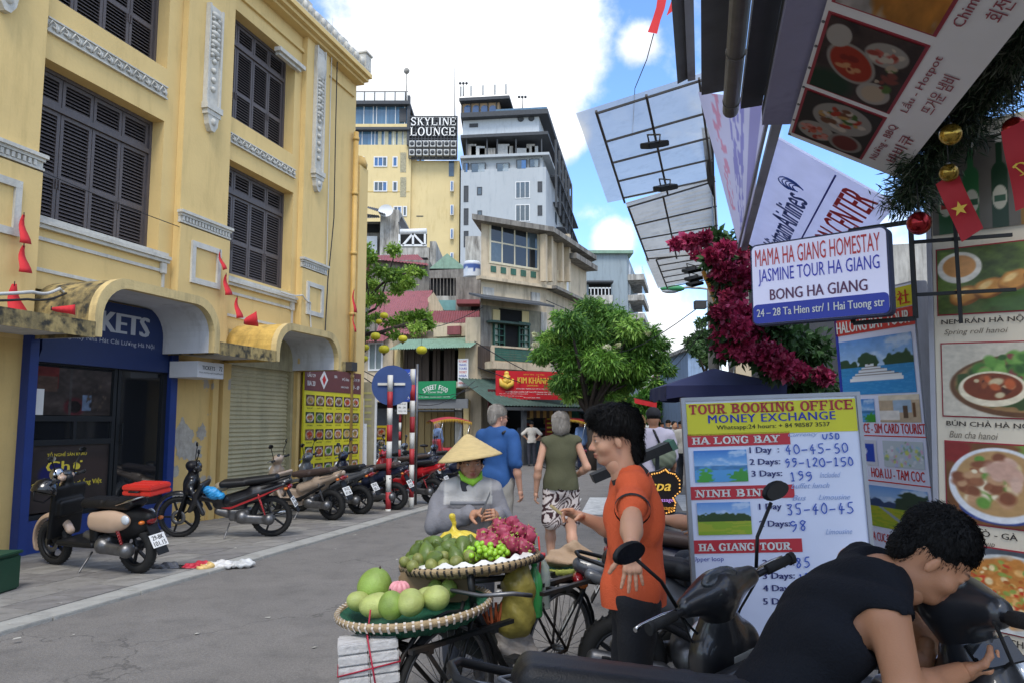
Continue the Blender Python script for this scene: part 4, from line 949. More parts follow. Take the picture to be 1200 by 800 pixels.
# middle storey: recessed loggia with doors, awning, balcony
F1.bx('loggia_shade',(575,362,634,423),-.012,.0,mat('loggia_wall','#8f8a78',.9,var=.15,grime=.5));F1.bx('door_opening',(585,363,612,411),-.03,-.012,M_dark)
F1.bx('yellow_pier',(578,363,586,378),-.05,-.012,M_hyel);F1.bx('yellow_pier',(612,365,620,378),-.05,-.012,M_hyel)
for(x0,x1) in((577,590),(606.5,619)):
    F1.win((x0,378,x1,409 if x0<600 else 408),M_green,mat('door_glass','#a6ac9b',.4,var=.2),2,4,.05,.12,'door_leaf')
F1.bx('door_head',(576,377,622,379.5),-.4,-.03,M_dtin)
a,b,c,d=F1.r(563,352,640,356,-.8);F1.mb().add([(a,0,d+.25),(b+.3,0,d+.25),(b+.3,-1.0,d-.05),(a,-1.0,d-.05),(a,0,d+.17),(b+.3,0,d+.17),(b+.3,-1.0,d-.13),(a,-1.0,d-.13)],[(0,1,2,3),(7,6,5,4),(3,2,6,7),(0,3,7,4),(1,5,6,2)]).build('awning',M_slab,kh)
a,b,c,d=F1.r(575,424,644,434,-.7);zb=c
F1.mb().box(a,b,-.8,0,zb,zb+.32).build('balcony_slab',M_cream,kh,.03);zt=F1.r(575,407,644,408,-.7)[3]
bl=F1.mb();bl.box(a,b,-.8,-.72,zt-.07,zt).box(a,a+.12,-.8,-.68,zb+.3,zt-.07).box(b-.12,b,-.8,-.68,zb+.3,zt-.07);bl.build('balcony_rail',M_cream,kh)
for i in range(5):z=zb+.36+i*(zt-zb-.45)/5;F1.mb().box(a+.15,b-.15,-.77,-.74,z,z+.09).build('rail_slat',M_green,kh)
F1.bx('bare_brick_pier',(564,358,575,405),-.06,0,M_conc);F1.bx('bare_brick_pier',(565,405,577,432),-.3,0,M_wood);F1.bx('dark_jamb',(634,366,641,424),-.05,0,M_lconc)
F2.win((645,385,652,405),M_green,M_pblue,1,1,.07);F2.win((645,412,651,425),M_wood,M_pane,1,1,.07)
# ground floor: posts, tin awning, striped valance, shop fittings
a,b,c,d=F1.r(540,478,700,480,-2.0)
corr(F1,'tin_awning',-1.1,F1.len+1.6,3.35,zat(476,30),0,-2.4,M_dtin,40,.04)
F1.mb().box(-1.1,F1.len+1.6,-2.42,-2.36,zat(477,30)-.12,zat(477,30)).build('gutter',M_slab,kh)
for i in range(14):
    x=.75+i*.17;z=zat(478,31);F1.mb().box(x,x+.168,-2.0,-1.99,z-.38,z+.02).build('valance_strip',mat('gold_stripe','#b98f4e',.8,var=.1) if i%2 else mat('brown_stripe','#5b4634',.8,var=.1),kh)
for x in(-.75,.35,F1.len+.2):F1.mb().box(x,x+.16,-2.3,-2.15,0,2.28).build('shop_post',M_hyel if x<0 else M_slab,kh)
F1.mb().box(-.5,.3,-1.2,-1.15,1.9,2.9).build('shop_board',mat('maroon','#5a2326',.7,var=.1),kh)
F1.mb().box(.95,1.7,-1.7,-1.2,0,.9).build('glass_counter',M_pane2,kh);F1.mb().box(.9,1.8,-1.75,-1.15,.9,1.05).build('counter_goods',mat('boxes','#a98472',.8,var=.4,scale=8),kh)
F1.mb().box(2.1,2.45,-1.6,-1.55,.95,2.1).build('red_board',mat('board_red','#8b2622',.6,var=.1),kh)
for i in range(6):F1.mb().box(2.14,2.4,-1.61,-1.6,1.05+i*.17,1.11+i*.17).build('board_line',M_ytxt,kh)
F1.mb().box(F1.len-.1,F1.len+.5,-1.6,-1.5,1.7,2.7).build('green_poster',mat('poster_green','#2b6b5c',.6,var=.3),kh)
r5=random.Random(5)
for i in range(46):
    x=r5.uniform(1.9,F1.len+1.2);z=r5.uniform(.4,2.6);s_=r5.uniform(.08,.2)
    F1.mb().box(x,x+s_,-.6-r5.random()*.4,-.5,z,z+s_*r5.uniform(.6,1.6)).build('shop_goods',mat('goods'+str(i%6),['#5c3a30','#7f7a70','#3a4a56','#8c7a4a','#6a2b2b','#40463c'][i%6],.7),kh)
# the red sign
Dg=29.6;sa=at(581.5,450,Dg);sb=at(662,450,30.6);dd=sb-sa
ks=thing('shop_sign','large red sign reading KIM KHANH with a gold anchor-like emblem above the green awning','sign',(sa.x,sa.y,0),math.atan2(dd.y,dd.x))
w_=Vector((dd.x,dd.y,0)).length;z0,z1=zat(467,Dg),zat(433.5,Dg);h_=z1-z0
box('board',0,w_,0,.08,z0,z1,mat('sign_red','#c2202b',.5,var=.04),ks)
def sx(px):return(px-581.5)/80.5*w_
def sz(py):return z1-(py-433.5)/33.5*h_
M_gold=mat('gold_letters','#d9b345',.5,var=0)
text('KIM KHÁNH',sx(606),sz(448),sx(642)-sx(606),(7.2+2)/33.5*h_,M_gold,ks,-.01,.03);text('BẢO TÍN - UY TÍN',sx(613),sz(438.2),sx(637)-sx(613),2/33.5*h_,M_gold,ks,-.01,.01)
text('DIAMOND',sx(617),sz(451.5),sx(630)-sx(617),1.9/33.5*h_,M_gold,ks,-.01,.01);text('VÀNG BẠC TRANG SỨC MỸ KÝ ĐÁ QUÝ',sx(604),sz(455.5),sx(642)-sx(604),2.2/33.5*h_,M_wtxt,ks,-.01,.02)
text('CHUYÊN SỬA CHỮA CHẾ TÁC ĐỒ TRANG SỨC CAO CẤP',sx(592),sz(459),sx(652)-sx(592),2.2/33.5*h_,M_wtxt,ks,-.01,.02);text('Địa chỉ: 26 Tạ Hiện, Hoàn Kiếm',sx(585),sz(461.3),sx(618)-sx(585),1.6/33.5*h_,M_wtxt,ks,-.01,.01)
text('Giờ mở cửa: 8h00 - 21h00',sx(628),sz(461.3),sx(655)-sx(628),1.6/33.5*h_,M_wtxt,ks,-.01,.01);text('ĐT: 024 3828 4848',sx(613),sz(465.5),sx(632)-sx(613),1.4/33.5*h_,M_wtxt,ks,-.01,.01);text('Mua bán - Trao đổi nhanh gọn',sx(585),sz(463.8),sx(612)-sx(585),1.4/33.5*h_,M_wtxt,ks,-.01,.01)
em=MB();cx,cz,u_=sx(593),sz(444),h_/33.5
em.tube([(cx-8*u_,-.03,cz+1*u_),(cx-6.5*u_,-.03,cz-5*u_),(cx,-.03,cz-8*u_),(cx+6.5*u_,-.03,cz-5*u_),(cx+8*u_,-.03,cz+1*u_)],[.04,.11,.13,.11,.04],8)
em.tube([(cx,-.03,cz-7*u_),(cx,-.03,cz+6*u_)],.1,8);em.tube([(cx-4*u_,-.03,cz+3*u_),(cx+4*u_,-.03,cz+3*u_)],.06,6);em.sph((cx,-.03,cz+7*u_),.1,8,6);em.tube([(cx-5*u_,-.03,cz-2*u_),(cx+5*u_,-.03,cz-2*u_)],.09,6)
em.build('emblem',M_gold,ks)
# ---------- old house with the green tin awning and STREET FOOD sign
Dh=31.0;A=at(417,495,Dh+1.5);B=at(564,495,Dh)
gh=thing('old_shophouse','low cream and yellow shophouse with a pale green tin awning, dark boarded upper floor and red tin roof','building',(A.x,A.y,0));gh['label']='low cream shophouse under a pale green tin awning with dark boarded upper floor'
F=Face(gh,A,B);F.mb().box(0,F.len,2.2,7,0,zat(378,Dh)).build('wall',M_cream,gh);rr_=lambda*q:F.r(*q)
F.bx('wall_panel',(418,395,460,470),0,2.2,M_cream);F.bx('side_wall',(545,372,564,540),0,2.2,M_cream)
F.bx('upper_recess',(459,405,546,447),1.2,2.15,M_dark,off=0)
a,b,c,d=F.r(470,407,543,447)
n=17
for i in range(n):
    x=a+(b-a)*i/n
    if i in(7,10,14):continue
    F.mb().box(x,x+(b-a)/n*.93,.3+.03*(i%2),.34+.03*(i%2),c,d).build('wood_board',M_wood,gh)
for q in((462,405,469,450),(537,405,551,455)):F.bx('yellow_post',q,.1,.4,M_hyel,off=.1)
a,b,c,d=F.r(452,393,557,407,-.5);corr(F,'awning_sheet',a+.3,b-.1,zat(392.5,Dh),zat(407,Dh-.9),1.0,-.9,M_ting,34,.05)
F.mb().box(a+.2,b,.98,1.4,zat(394,Dh)-.4,zat(394,Dh)-.05).build('beam',M_ting,gh)
F.bx('fascia_beam',(459,447,556,454),-.1,.3,M_winc,off=0)
F.win((432,401,449,434),M_wfr,mat('grey_curtain','#7f8a88',.8,var=.1),2,1,.07,.05)
corr(F,'small_red_canopy',F.r(419,393,440,398)[0],F.r(419,393,457,398)[1],zat(388,Dh),zat(397,Dh-.6),.2,-.7,M_tinr,14,.03)
# rear red roofs
def roofquad(root,name,pts,m,n=26,amp=.05):
    """corrugated sheet between four pixel/depth corners: top-left, top-right, bottom-right, bottom-left"""
    tl,tr,br,bl_=[at(*p) for p in pts];mb=MB();mb.M=Matrix.Translation(-Vector(root.location));vs=[]
    for i in range(2*n+1):
        t=i/(2*n);o=Vector((0,0,amp*(i%2)));vs+=[tl.lerp(tr,t)+o,bl_.lerp(br,t)+o]
    mb.add(vs,[(2*i,2*i+1,2*i+3,2*i+2) for i in range(2*n)]);return mb.build(name,m,root,recalc=False)
roofquad(gh,'red_roof',[(503,365,36),(562,365,36),(562,379,33.5),(498,379,33.5)],M_tinr,22)
roofquad(gh,'red_roof',[(443,343,40),(507,341,40),(498,368,36),(430,370,36)],mat('pink_tin','#935a5e',.7,var=.1,grime=.3),24)
roofquad(gh,'red_roof',[(447,370,36),(498,368,36),(500,392,33),(440,392,33)],mat('pink_tin','#935a5e'),20)
Fg=Face(gh,at(500,495,38),at(520,495,38));Fg.mb().prism([(0,zat(392,38)),(.8,zat(392,38)),(.75,zat(362,38)),(.28,zat(343,38)),(0,zat(350,38))],-.1,2).build('gable_wall',M_cream,gh)
F.bx('red_shutter',(524,382,539,392),.9,1.1,M_tinr,off=.9);F.bx('parapet',(508,379,560,394),1.1,1.6,M_cream,off=1.1)
# ground floor of the shophouse
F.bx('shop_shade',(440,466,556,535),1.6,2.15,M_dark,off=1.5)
a,b,c,d=F.r(471,478,532,536,1.3);mm=mat('gold_gate','#9c8453',.6,var=.1,stretch=(3,3,.4));n=16
for i in range(n):F.mb().box(a+(b-a)*i/n,a+(b-a)*(i+.95)/n,1.3+.03*(i%2),1.34+.03*(i%2),0,d).build('gate_board',mm,gh)
F.bx('gate_board_plain',(440,478,470,540),1.2,1.25,M_slab,off=1.2);F.bx('grey_pier',(533,470,541,540),0,1.5,M_lconc,off=0);F.bx('yellow_post',(543,468,549,540),-.2,.1,M_hyel,off=-.2)
F.bx('grey_fascia',(480,467,548,478),-1.3,-1.2,mat('grey_canvas','#6c6e70',.8,var=.1),off=-1.3);F.mb().box(F.r(478,478,480,478)[0],F.len-.7,-1.3,1.2,zat(480,31)-.05,zat(480,31)).build('shop_canopy',M_slab,gh)
a,b,c,d=F.r(487,446,534,467,-1.4);gs=thing('street_food_sign','green sign with curved white lettering STREET FOOD over the tan gate','sign',F.fr.o+F.fr.u*a+F.fr.n*(-1.4),F.fr.ang)
box('board',0,b-a,0,.06,c,d,mat('sign_green','#12804f',.5,var=.05),gs)
wd=b-a
for i,ch in enumerate('STREET FOOD'):
    if ch==' ':continue
    t_=(i-5)/5;cx=wd*.5+t_*wd*.27;cz=c+(d-c)*(.62-.2*t_*t_);Mr=Matrix.Translation((cx,0,cz))@Matrix.Rotation(t_*.45,4,'Y');text(ch,-wd*.024,-.05,wd*.046,(d-c)*.26,M_wtxt,gs,-.01,.03,M=Mr)
text('Corner Shop',wd*.32,c+(d-c)*.3,wd*.36,(d-c)*.15,M_wtxt,gs,-.01,.0,shear=.3);text('25 TẠ HIỆN - HOÀN KIẾM - HÀ NỘI',wd*.08,c+(d-c)*.08,wd*.78,(d-c)*.09,M_wtxt,gs,-.01,.01)
a,b,c,d=F.r(536.5,420,548.5,452,-.6);vs_=thing('vertical_sign','tall narrow white sign with rows of blue lettering beside the shophouse post','sign',F.fr.o+F.fr.u*a+F.fr.n*(-.6),F.fr.ang)
box('board',0,b-a,0,.07,c,d,M_wfr,vs_)
for i,s_ in enumerate(('FLY LINKS','TRAVEL','TOURS','TICKET','VISA','MOTOR','RENTAL')):text(s_,.05,d-.14-i*(d-c)/7.6,(b-a)-.1,.085,M_btxt if i%3 else M_rtxt,vs_,-.006,.02)
# ---------- grey clutter of houses behind
gb=thing('grey_house','stained grey concrete house with a red edged roof behind the lantern tree','building',(-6,42,0))
def fpb(root,q,D,dep,m,name='wall',z0=None):
    a=at(q[0],q[3],D);b=at(q[2],q[1],D);mb=MB();mb.M=Matrix.Translation(-Vector(root.location));mb.box(a.x,b.x,D,D+dep,z0 if z0 is not None else a.z,b.z);return mb.build(name,m,root)
fpb(gb,(419,305,503,345),42,6,M_conc,z0=0);roofquad(gb,'roof_edge',[(440,300,44),(490,299,44),(504,312,41.5),(436,304,41.5)],M_tinr,18)
fpb(gb,(419,298,430,345),41,1,M_tinr,'red_sheet')
gb2=thing('ruined_house','weathered pale house with a collapsed tin roof at the foot of the yellow hotel','building',(-8,52,0))
fpb(gb2,(418,260,447,300),52,6,M_conc,z0=0);fpb(gb2,(445,246,468,300),51,7,M_lconc,z0=0);fpb(gb2,(419,263,444,272),51.8,.2,M_dark,'opening');fpb(gb2,(421,277,442,297),51.5,.3,M_wfr,'white_sheet')
roofquad(gb2,'tin_roof',[(424,241,53),(452,247,53),(452,252,50),(426,243,50)],M_slab,12);roofquad(gb2,'tin_roof',[(460,247,53),(466,247,53),(480,270,50),(470,268,50)],M_slab,8);roofquad(gb2,'tin_roof',[(419,250,53),(444,253,53),(446,256,50),(419,257,50)],M_conc,12)
sv=MB();c_=at(452.5,249,50.5);sv.lathe([(.0,.0),(.35,.06),(.5,.2)],14);sv.build('satellite_dish',M_wfr,gb2);COL.objects['satellite_dish'].location=c_-Vector(gb2.location);COL.objects['satellite_dish'].rotation_euler=(R(70),0,0)
gb3=thing('rooftop_house','pale house with white trussed steel frame and water heater on its roof','building',(-5,46,0))
fpb(gb3,(467,290,503,345),46,6,M_lconc,z0=0);fpb(gb3,(503,283,511,345),45.5,5,M_lconc,z0=0);fpb(gb3,(469,274,500,289),48,.2,M_dark,'dark_back');fpb(gb3,(487,302,501,309),45.8,.2,M_dark,'opening')
tr_=MB();tr_.M=Matrix.Translation(-Vector(gb3.location));D=46
for p,q in(((470,273),(500,273)),((470,288),(500,288)),((484,273),(484,288)),((484,274),(472,288)),((484,274),(497,288)),((498,273),(498,288)),((468,275),(468,288))):tr_.bar(at(*p,D),at(*q,D),.12,.12)
tr_.cyl(at(469,272,D),at(500,271,D),.16);tr_.build('steel_frame',M_wfr,gb3)
gb4=thing('gabled_shed','green gabled tin shed with a mesh front on the rooftops','building',(-4,40,0))
D=40;mb=MB();mb.M=Matrix.Translation(-Vector(gb4.location));p=[at(503,315,D),at(524,297,D),at(544,313,D)];mb.prism([(q.x,q.z) for q in p]+[(p[2].x,p[2].z-.1),(p[0].x,p[0].z-.1)],D,D+5);mb.build('gable',M_ting,gb4)
fpb(gb4,(503,315,544,326),D,4,M_conc,'wall');fpb(gb4,(504,326,533,347),D+.2,4,M_dark,'opening');fpb(gb4,(503,347,545,370),D-1,4,M_lconc,'lower_wall',0)
ms=MB();ms.M=Matrix.Translation(-Vector(gb4.location))
for i in range(8):ms.bar(at(504+i*4,326,D),at(504+i*4,347,D),.03,.03)
ms.build('mesh_front',M_conc,gb4)
fpb(gb4,(513,352,534,364),D-1.2,.1,mat('teal_sheet','#6f9c9c',.7,var=.1),'teal_sheet')
gb5=thing('grey_block_house','bare grey cement block house carrying the water tank','building',(-2,37,0));fpb(gb5,(534,325,563,352),37,4,M_conc,z0=0);fpb(gb5,(545,277,566,326),41,4,M_lconc,z0=0);fpb(gb5,(535,351,562,356),35.9,1,M_tinr,'red_hood');fpb(gb5,(552,357,562,370),36.8,.2,M_dark,'opening')
wt=thing('water_tank','white and blue wrapped water tank on the grey block house','water tank',at(553,326,37.6));r_=10*37.6/900
MB().lathe([(0,0),(r_,0),(r_,.75),(r_*.9,.82),(0,.84)],24).build('tank',M_tank,wt)
def tankp(u,v):p=Paint(u,v,'#c9ced2',4);p.rect(0,1,.55,.9,'#3d5690');p.ell(.3,.5,.06,.25,'#b9c4cc');p.ell(.6,.45,.05,.2,'#35508a');return p.out()
vv,ff,cc_=[],[],[]
for i in range(25):
    for j in range(9):a=PI+PI*i/24;vv.append((math.cos(a)*(r_+.006),math.sin(a)*(r_+.006),.05+.65*j/8))
for i in range(24):
    for j in range(8):ff.append((i*9+j,(i+1)*9+j,(i+1)*9+j+1,i*9+j+1))
uu=np.repeat(np.linspace(0,1,25),9);v2=np.tile(np.linspace(0,1,9),25);mesh_obj('printed_band',vv,ff,vmat('print',.35),wt,True,s2l(np.stack(tankp(uu,v2),1)))
# ---------- the yellow hotel with SKYLINE LOUNGE
D=72.0;A=at(395,495,D);B=at(536,495,D);yh=thing('yellow_hotel','tall yellow hotel with blue glass top floors left of the roof sign','building',(A.x,D,0));F=Face(yh,A,B);M_pw=[M_pblue,M_pane2]
zs=zat(363,D);F.mb().box(0,F.r(482,170,482,171)[0],0,16,0,zat(170,D)).build('wall',M_hyel,yh);F.mb().box(F.r(482,170,482,171)[0],F.len,.4,16,0,zat(187,D)).build('wall',M_hyel,yh)
a,b,c,d=F.r(395,151,480,170);F.mb().box(a,b,.1,14,c,d).build('glazed_floor',M_glassb,yh);a,b,c,d=F.r(395,122,478,147);F.mb().box(a,b,.1,14,c,d).build('glazed_floor',M_glassb,yh)
F.bx('floor_band',(395,145.5,479,149),-.2,13,M_hyel);F.bx('floor_slab',(395,149,480,152),-.5,13,M_slab);F.bx('roof_slab',(395,118,480,122),-.6,14,M_slab);F.bx('corner_post',(477,112,480,170),-.3,.2,M_slab)
for x in(404,415,426,437,441,452,463,474):F.bx('mullion',(x,123,x+.7,146),0,.1,M_wfr);F.bx('mullion',(x-2,152,x-1.3,170),0,.1,M_wfr)
for x0,x1 in((443,447),(451,455),(459,464),(466,471),(473,477)):F.bx('curtain',(x0,153,x1,170),.02,.1,mat('curtain_cream','#b7b397',.8,var=.2))
F.bx('open_window',(468,127,476,143),-.05,.1,M_slab)
for y0 in(183,212,241):
    for(x0,x1,cl) in((419,427,1),(438,454,3),(460,466,1)):
        if y0==241 and x0<430:continue
        if y0==241:x0,x1,cl=(461,471,2) if x0<450 else(472,477,1)
        F.win((x0,y0+1,x1,y0+13),M_wfr,M_pw,cl,1,.1,.08)
    if y0<240:F.bx('glass_block_panel',(469,y0-4,476,y0+19),-.03,.01,mat('glass_block','#9a9378',.6,var=.4,scale=8))
for(x0,y0,x1,y1) in((526,189,532,207),):F.bx('dark_window',(x0,y0,x1,y1),.35,.41,M_pane2,off=.4)
for y0 in(212,240,268,296):F.win((527.5,y0,531.5,y0+12),M_wfr,M_pblue,1,1,.1,-.3)
F.bx('groove',(400,224.5,480,225.5),-.02,0,mat('groove','#b89c5c',.9));F.bx('groove',(488,253,496,254),.36,.4,M_slab,off=.36)
rl=F.mb();z=zat(118,D)
for x in(405,415,427,439,451,463,475):a=F.fr.px(x,118)[0];rl.cyl((a,0,z),(a,0,z+.9),.05,n=5)
rl.cyl((0,0,z+.9),(F.fr.px(478,118)[0],0,z+.9),.04,n=5);rl.build('railing',M_rail if False else M_slab,yh)
F.mb().quad((0,.02,z),(F.fr.px(478,118)[0],.02,z),(F.fr.px(478,118)[0],.02,z+.9),(0,.02,z+.9)).build('rail_glass',M_rail,yh)
a=F.fr.px(476,118)[0];F.mb().cyl((a,0,z),(a,0,z+3.0),.06,n=6).sph((a,0,z+3.0),.3,8,6).build('lamp_pole',M_lconc,yh)
# sign trellis
sx0,sx1=F.fr.px(480,150)[0],F.fr.px(536,150)[0];ls=thing('rooftop_sign','white letters SKYLINE LOUNGE on a dark steel trellis between the two hotel blocks','sign',(A.x+sx0,D-.3,0))
W_=sx1-sx0;zt,zb=zat(138,D),zat(187,D);gr=MB()
for i in range(16):gr.bar((W_*i/15,0,zb),(W_*i/15,0,zt),.09,.09)
for i in range(14):gr.bar((0,.05,zb+(zt-zb)*i/13),(W_,.05,zb+(zt-zb)*i/13),.09,.09)
gr.build('trellis',M_slab,ls);box('trellis_backing',0,W_,.25,.3,zat(165,D),zt,mat('backing_dark','#3a3e42',.9),ls);box('gap_backing',0,W_,.45,.5,zb,zat(165,D),M_lconc,ls)
def serif(s,x0,z0,w,h,m,parent,y=-.01,th=.16,name='lettering',gap=.22,M=None):
    """slab serif capitals drawn from strokes"""
    G={'A':[('l',0,0,.5,1,.6),('l',.5,1,1,0,1),('l',.22,.33,.78,.33,.5),('s',0,0),('s',1,0)],'B':[('l',.15,0,.15,1,1),('c',.15,.5,.75,1),('c',.15,0,.85,.5),('S',.15,0),('S',.15,1)],
      'C':[('o',.05,1,40,320),('l',.9,.68,.9,.95,.5)],'D':[('l',.15,0,.15,1,1),('c',.15,0,.95,1),('S',.15,0),('S',.15,1)],'E':[('l',.15,0,.15,1,1),('l',.15,1-.06,.88,1-.06,.6),('l',.15,.5,.7,.5,.5),('l',.15,.06,.92,.06,.6),('l',.88,.72,.88,1,.5),('l',.92,0,.92,.28,.5),('l',.7,.38,.7,.62,.4),('S',.12,0),('S',.12,1)],
      'F':[('l',.15,0,.15,1,1),('l',.15,1-.06,.88,1-.06,.6),('l',.15,.5,.7,.5,.5),('l',.88,.7,.88,1,.5),('l',.7,.38,.7,.62,.4),('s',.18,0),('S',.12,1)],'G':[('o',.05,1,40,335),('l',.9,.68,.9,.95,.5),('l',.84,.05,.84,.45,1),('l',.62,.45,1,.45,.5)],
      'H':[('l',.17,0,.17,1,1),('l',.83,0,.83,1,1),('l',.17,.5,.83,.5,.5),('s',.17,0),('s',.17,1),('s',.83,0),('s',.83,1)],'I':[('l',.5,0,.5,1,1),('s',.5,0),('s',.5,1)],'J':[('l',.62,.25,.62,1,1),('s',.62,1),('l',.62,.25,.5,.06,.9),('l',.5,.06,.2,.1,.8),('l',.2,.1,.15,.3,.8)],
      'K':[('l',.17,0,.17,1,1),('l',.22,.42,.85,1,.6),('l',.42,.6,.88,0,1),('s',.17,0),('s',.17,1),('s',.85,1),('s',.88,0)],'L':[('l',.17,0,.17,1,1),('l',.17,.06,.92,.06,.6),('l',.92,0,.92,.33,.5),('s',.17,1),('S',.12,0)],'N':[('l',.14,0,.14,1,.6),('l',.14,1,.86,0,1),('l',.86,0,.86,1,.6),('s',.14,0),('s',.12,1),('s',.86,1)],
      'O':[('o',.05,1,0,360)],'R':[('l',.17,0,.17,1,1),('c',.17,.48,.82,1),('l',.5,.5,.88,0,1),('s',.17,0),('S',.17,1),('s',.9,0)],'S':[('p',[(.84,.82),(.6,.95),(.32,.93),(.17,.75),(.3,.57),(.68,.45),(.84,.26),(.68,.07),(.38,.04),(.14,.18)]),('l',.86,.7,.86,1,.4),('l',.12,0,.12,.3,.4)],
      'T':[('l',.5,0,.5,1,1),('l',.08,1-.06,.92,1-.06,.6),('l',.08,.72,.08,1,.5),('l',.92,.72,.92,1,.5),('s',.5,0)],'U':[('l',.17,.3,.17,1,1),('l',.83,.3,.83,1,.6),('p',[(.17,.32),(.25,.12),(.5,.04),(.75,.12),(.83,.32)]),('s',.17,1),('s',.83,1)],'Y':[('l',.5,0,.5,.5,1),('l',.5,.45,.1,1,1),('l',.5,.45,.9,1,.6),('s',.5,0),('s',.12,1),('s',.88,1)],'-':[('l',.2,.45,.8,.45,.8)]}
    wid={'I':.5,' ':.5,'-':.5,'N':1.1,'O':1.05}
    tot=sum(wid.get(ch,1)+gap for ch in s)-gap;sxx=w/tot;x=x0;mb=MB();T=th*h
    def seg(x1,z1,x2,z2,t):
        a=Vector((x1,0,z1));b=Vector((x2,0,z2));d=(b-a).normalized();n=Vector((-d.z,0,d.x))*t/2;e=d*0
        mb.add([(p.x,y-dy,p.z) for dy in(0,) for p in(a-n-e,b-n+e,b+n+e,a+n-e)],[(0,1,2,3)])
    for ch in s:
        cw=wid.get(ch,1)*sxx;mp_=lambda u_,v_:(x+u_*cw,z0+v_*h)
        for g in G.get(ch,[]):
            if g[0]=='l':seg(*mp_(g[1],g[2]),*mp_(g[3],g[4]),T*g[5])
            elif g[0] in 'sS':a_,b_=mp_(g[1],g[2]);v0=z0 if g[2]<.5 else z0+h-T*.42;hw=T*1.05;mb.add([(a_-hw,y,v0),(a_+hw,y,v0),(a_+hw,y,v0+T*.42),(a_-hw,y,v0+T*.42)],[(0,1,2,3)])
            else:
                if g[0]=='p':pts=[mp_(*q) for q in g[1]];ts=[T*.85]*len(pts)
                elif g[0]=='o':
                    n_=22;pts=[];ts=[]
                    for i in range(n_+1):an=R(g[3]+(g[4]-g[3])*i/n_);pts.append(mp_(.5+.42*math.cos(an),.5+.46*math.sin(an)));ts.append(T*(.5+.55*abs(math.cos(an))))
                else:
                    n_=12;pts=[mp_(g[1],g[4]-.05)];ts=[T*.5];zc,zr_=(g[2]+g[4])/2,(g[4]-g[2])/2-.05;xm=g[1]+(g[3]-g[1])*.35
                    for i in range(n_+1):an=R(90-180*i/n_);pts.append(mp_(xm+(g[3]-xm)*math.cos(an),zc+zr_*math.sin(an)));ts.append(T*(.5+.55*abs(math.cos(an))))
                    pts.append(mp_(g[1],g[2]+.05));ts.append(T*.5)
                L_=[];R_=[]
                for i,p in enumerate(pts):
                    a=Vector(pts[max(i-1,0)]);b=Vector(pts[min(i+1,len(pts)-1)]);d=(b-a);d=d.normalized() if d.length else Vector((1,0));n__=Vector((-d.y,d.x))*ts[i]/2;L_.append((p[0]+n__.x,y,p[1]+n__.y));R_.append((p[0]-n__.x,y,p[1]-n__.y))
                k=len(pts);mb.add(L_+R_,[(i,i+1,k+i+1,k+i) for i in range(k-1)])
        x+=cw+gap*sxx
    if M is not None:mb.v=[tuple(M@Vector(q)) for q in mb.v]
    return mb.build(name,m,parent,recalc=False)
M_bright=mat('sign_bright','#eeeeea',.5,var=0)
serif('SKYLINE',.15,zat(149.5,D),W_-.25,zat(140,D)-zat(149.5,D),M_bright,ls,-.2,.14,gap=.16);serif('LOUNGE',.15,zat(161.5,D),W_-.3,zat(151.5,D)-zat(161.5,D),M_bright,ls,-.2,.14,gap=.2)
r6=random.Random(6)
for j in range(2):
    for i in range(7):
        x=.1+i*W_/7;z=zb+.15+j*.85;a=thing('air_conditioner',('left end','second','third','middle','fifth','sixth','right end')[i]+' air conditioner in the '+('lower','upper')[j]+' row under the SKYLINE LOUNGE letters','air conditioner',(A.x+sx0+x,D-.75,z),0,'air conditioners under the trellis sign')
        box('case',0,.5,0,.35,0,.6,M_acw,a);MB().lathe([(0,0),(.2,0),(.2,.02),(0,.02)],12,c=(.25,-.03,.3),axis='Y').build('fan_grille',M_slab,a)
# ---------- the grey hotel block
D=70.0;A=at(538,495,D);B=at(641,495,D-1);Cc=at(671,495,92)
gy=thing('grey_hotel','tall pale blue grey hotel block with dark terraces and arched penthouse windows','building',(A.x,D,0))
F=Face(gy,A,B);F2=Face(gy,B,Cc)
def ring(z0,z1,o,m,name):
    a_,b_,c_=A+Vector((-o*.2,-o,0)),B+Vector((o,-o,0)),Cc+Vector((o,0,0));return solid(gy,[(a_.x,a_.y),(b_.x,b_.y),(c_.x,c_.y),(c_.x-9,c_.y+2),(a_.x,a_.y+16)],z0,z1,m,name)
ring(0,zat(200,D),0,M_hgrey,'wall');ring(zat(203,D),zat(186,D),-.3,M_hgrey,'wall');ring(zat(187,D),zat(184,D),.3,M_hgrey,'ledge')
ring(zat(184,D),zat(160,D),-2.5,M_dark,'plant_floor');ring(zat(163,D),zat(159.5,D),.2,M_slab,'floor_slab');ring(zat(159.5,D),zat(139,D),-.6,mat('hotel_pale','#bfc6cb',.9,var=.05,grime=.2,gcol='#8a9096'),'wall');ring(zat(139,D),zat(133.5,D),.2,M_slab,'floor_slab')
F.bx('penthouse',(539,116,584,134),.6,9,mat('penthouse_tan','#b59d7f',.9,var=.08),off=0);F.bx('roof_slab',(538,113.5,597,117),-.2,9,M_slab)
F.bx('terrace_room',(584,117,596,131),2,6,M_dark,off=0);F.bx('terrace_glass',(581,127,641,135),.2,.3,M_glassb)
for i in range(4):
    a,b,c,d=F.r(542.5+i*9.9,121,551+i*9.9,132.5);m=F.mb();cx=(a+b)/2;rr=(b-a)/2*.95;pts=[(cx-rr,c)]+[(cx-rr*math.cos(PI*k/8),d-rr+rr*math.sin(PI*k/8)) for k in range(9)]+[(cx+rr,c)]
    m.prism(pts,.52,.58);m.build('arched_window',M_pblue,gy)
for x in(541,551.5,561.5,571.5,581.5):F.bx('pier',(x-.5,117,x+.5,134),.45,.6,M_slab)
rl=F.mb();z=zat(113.5,D)
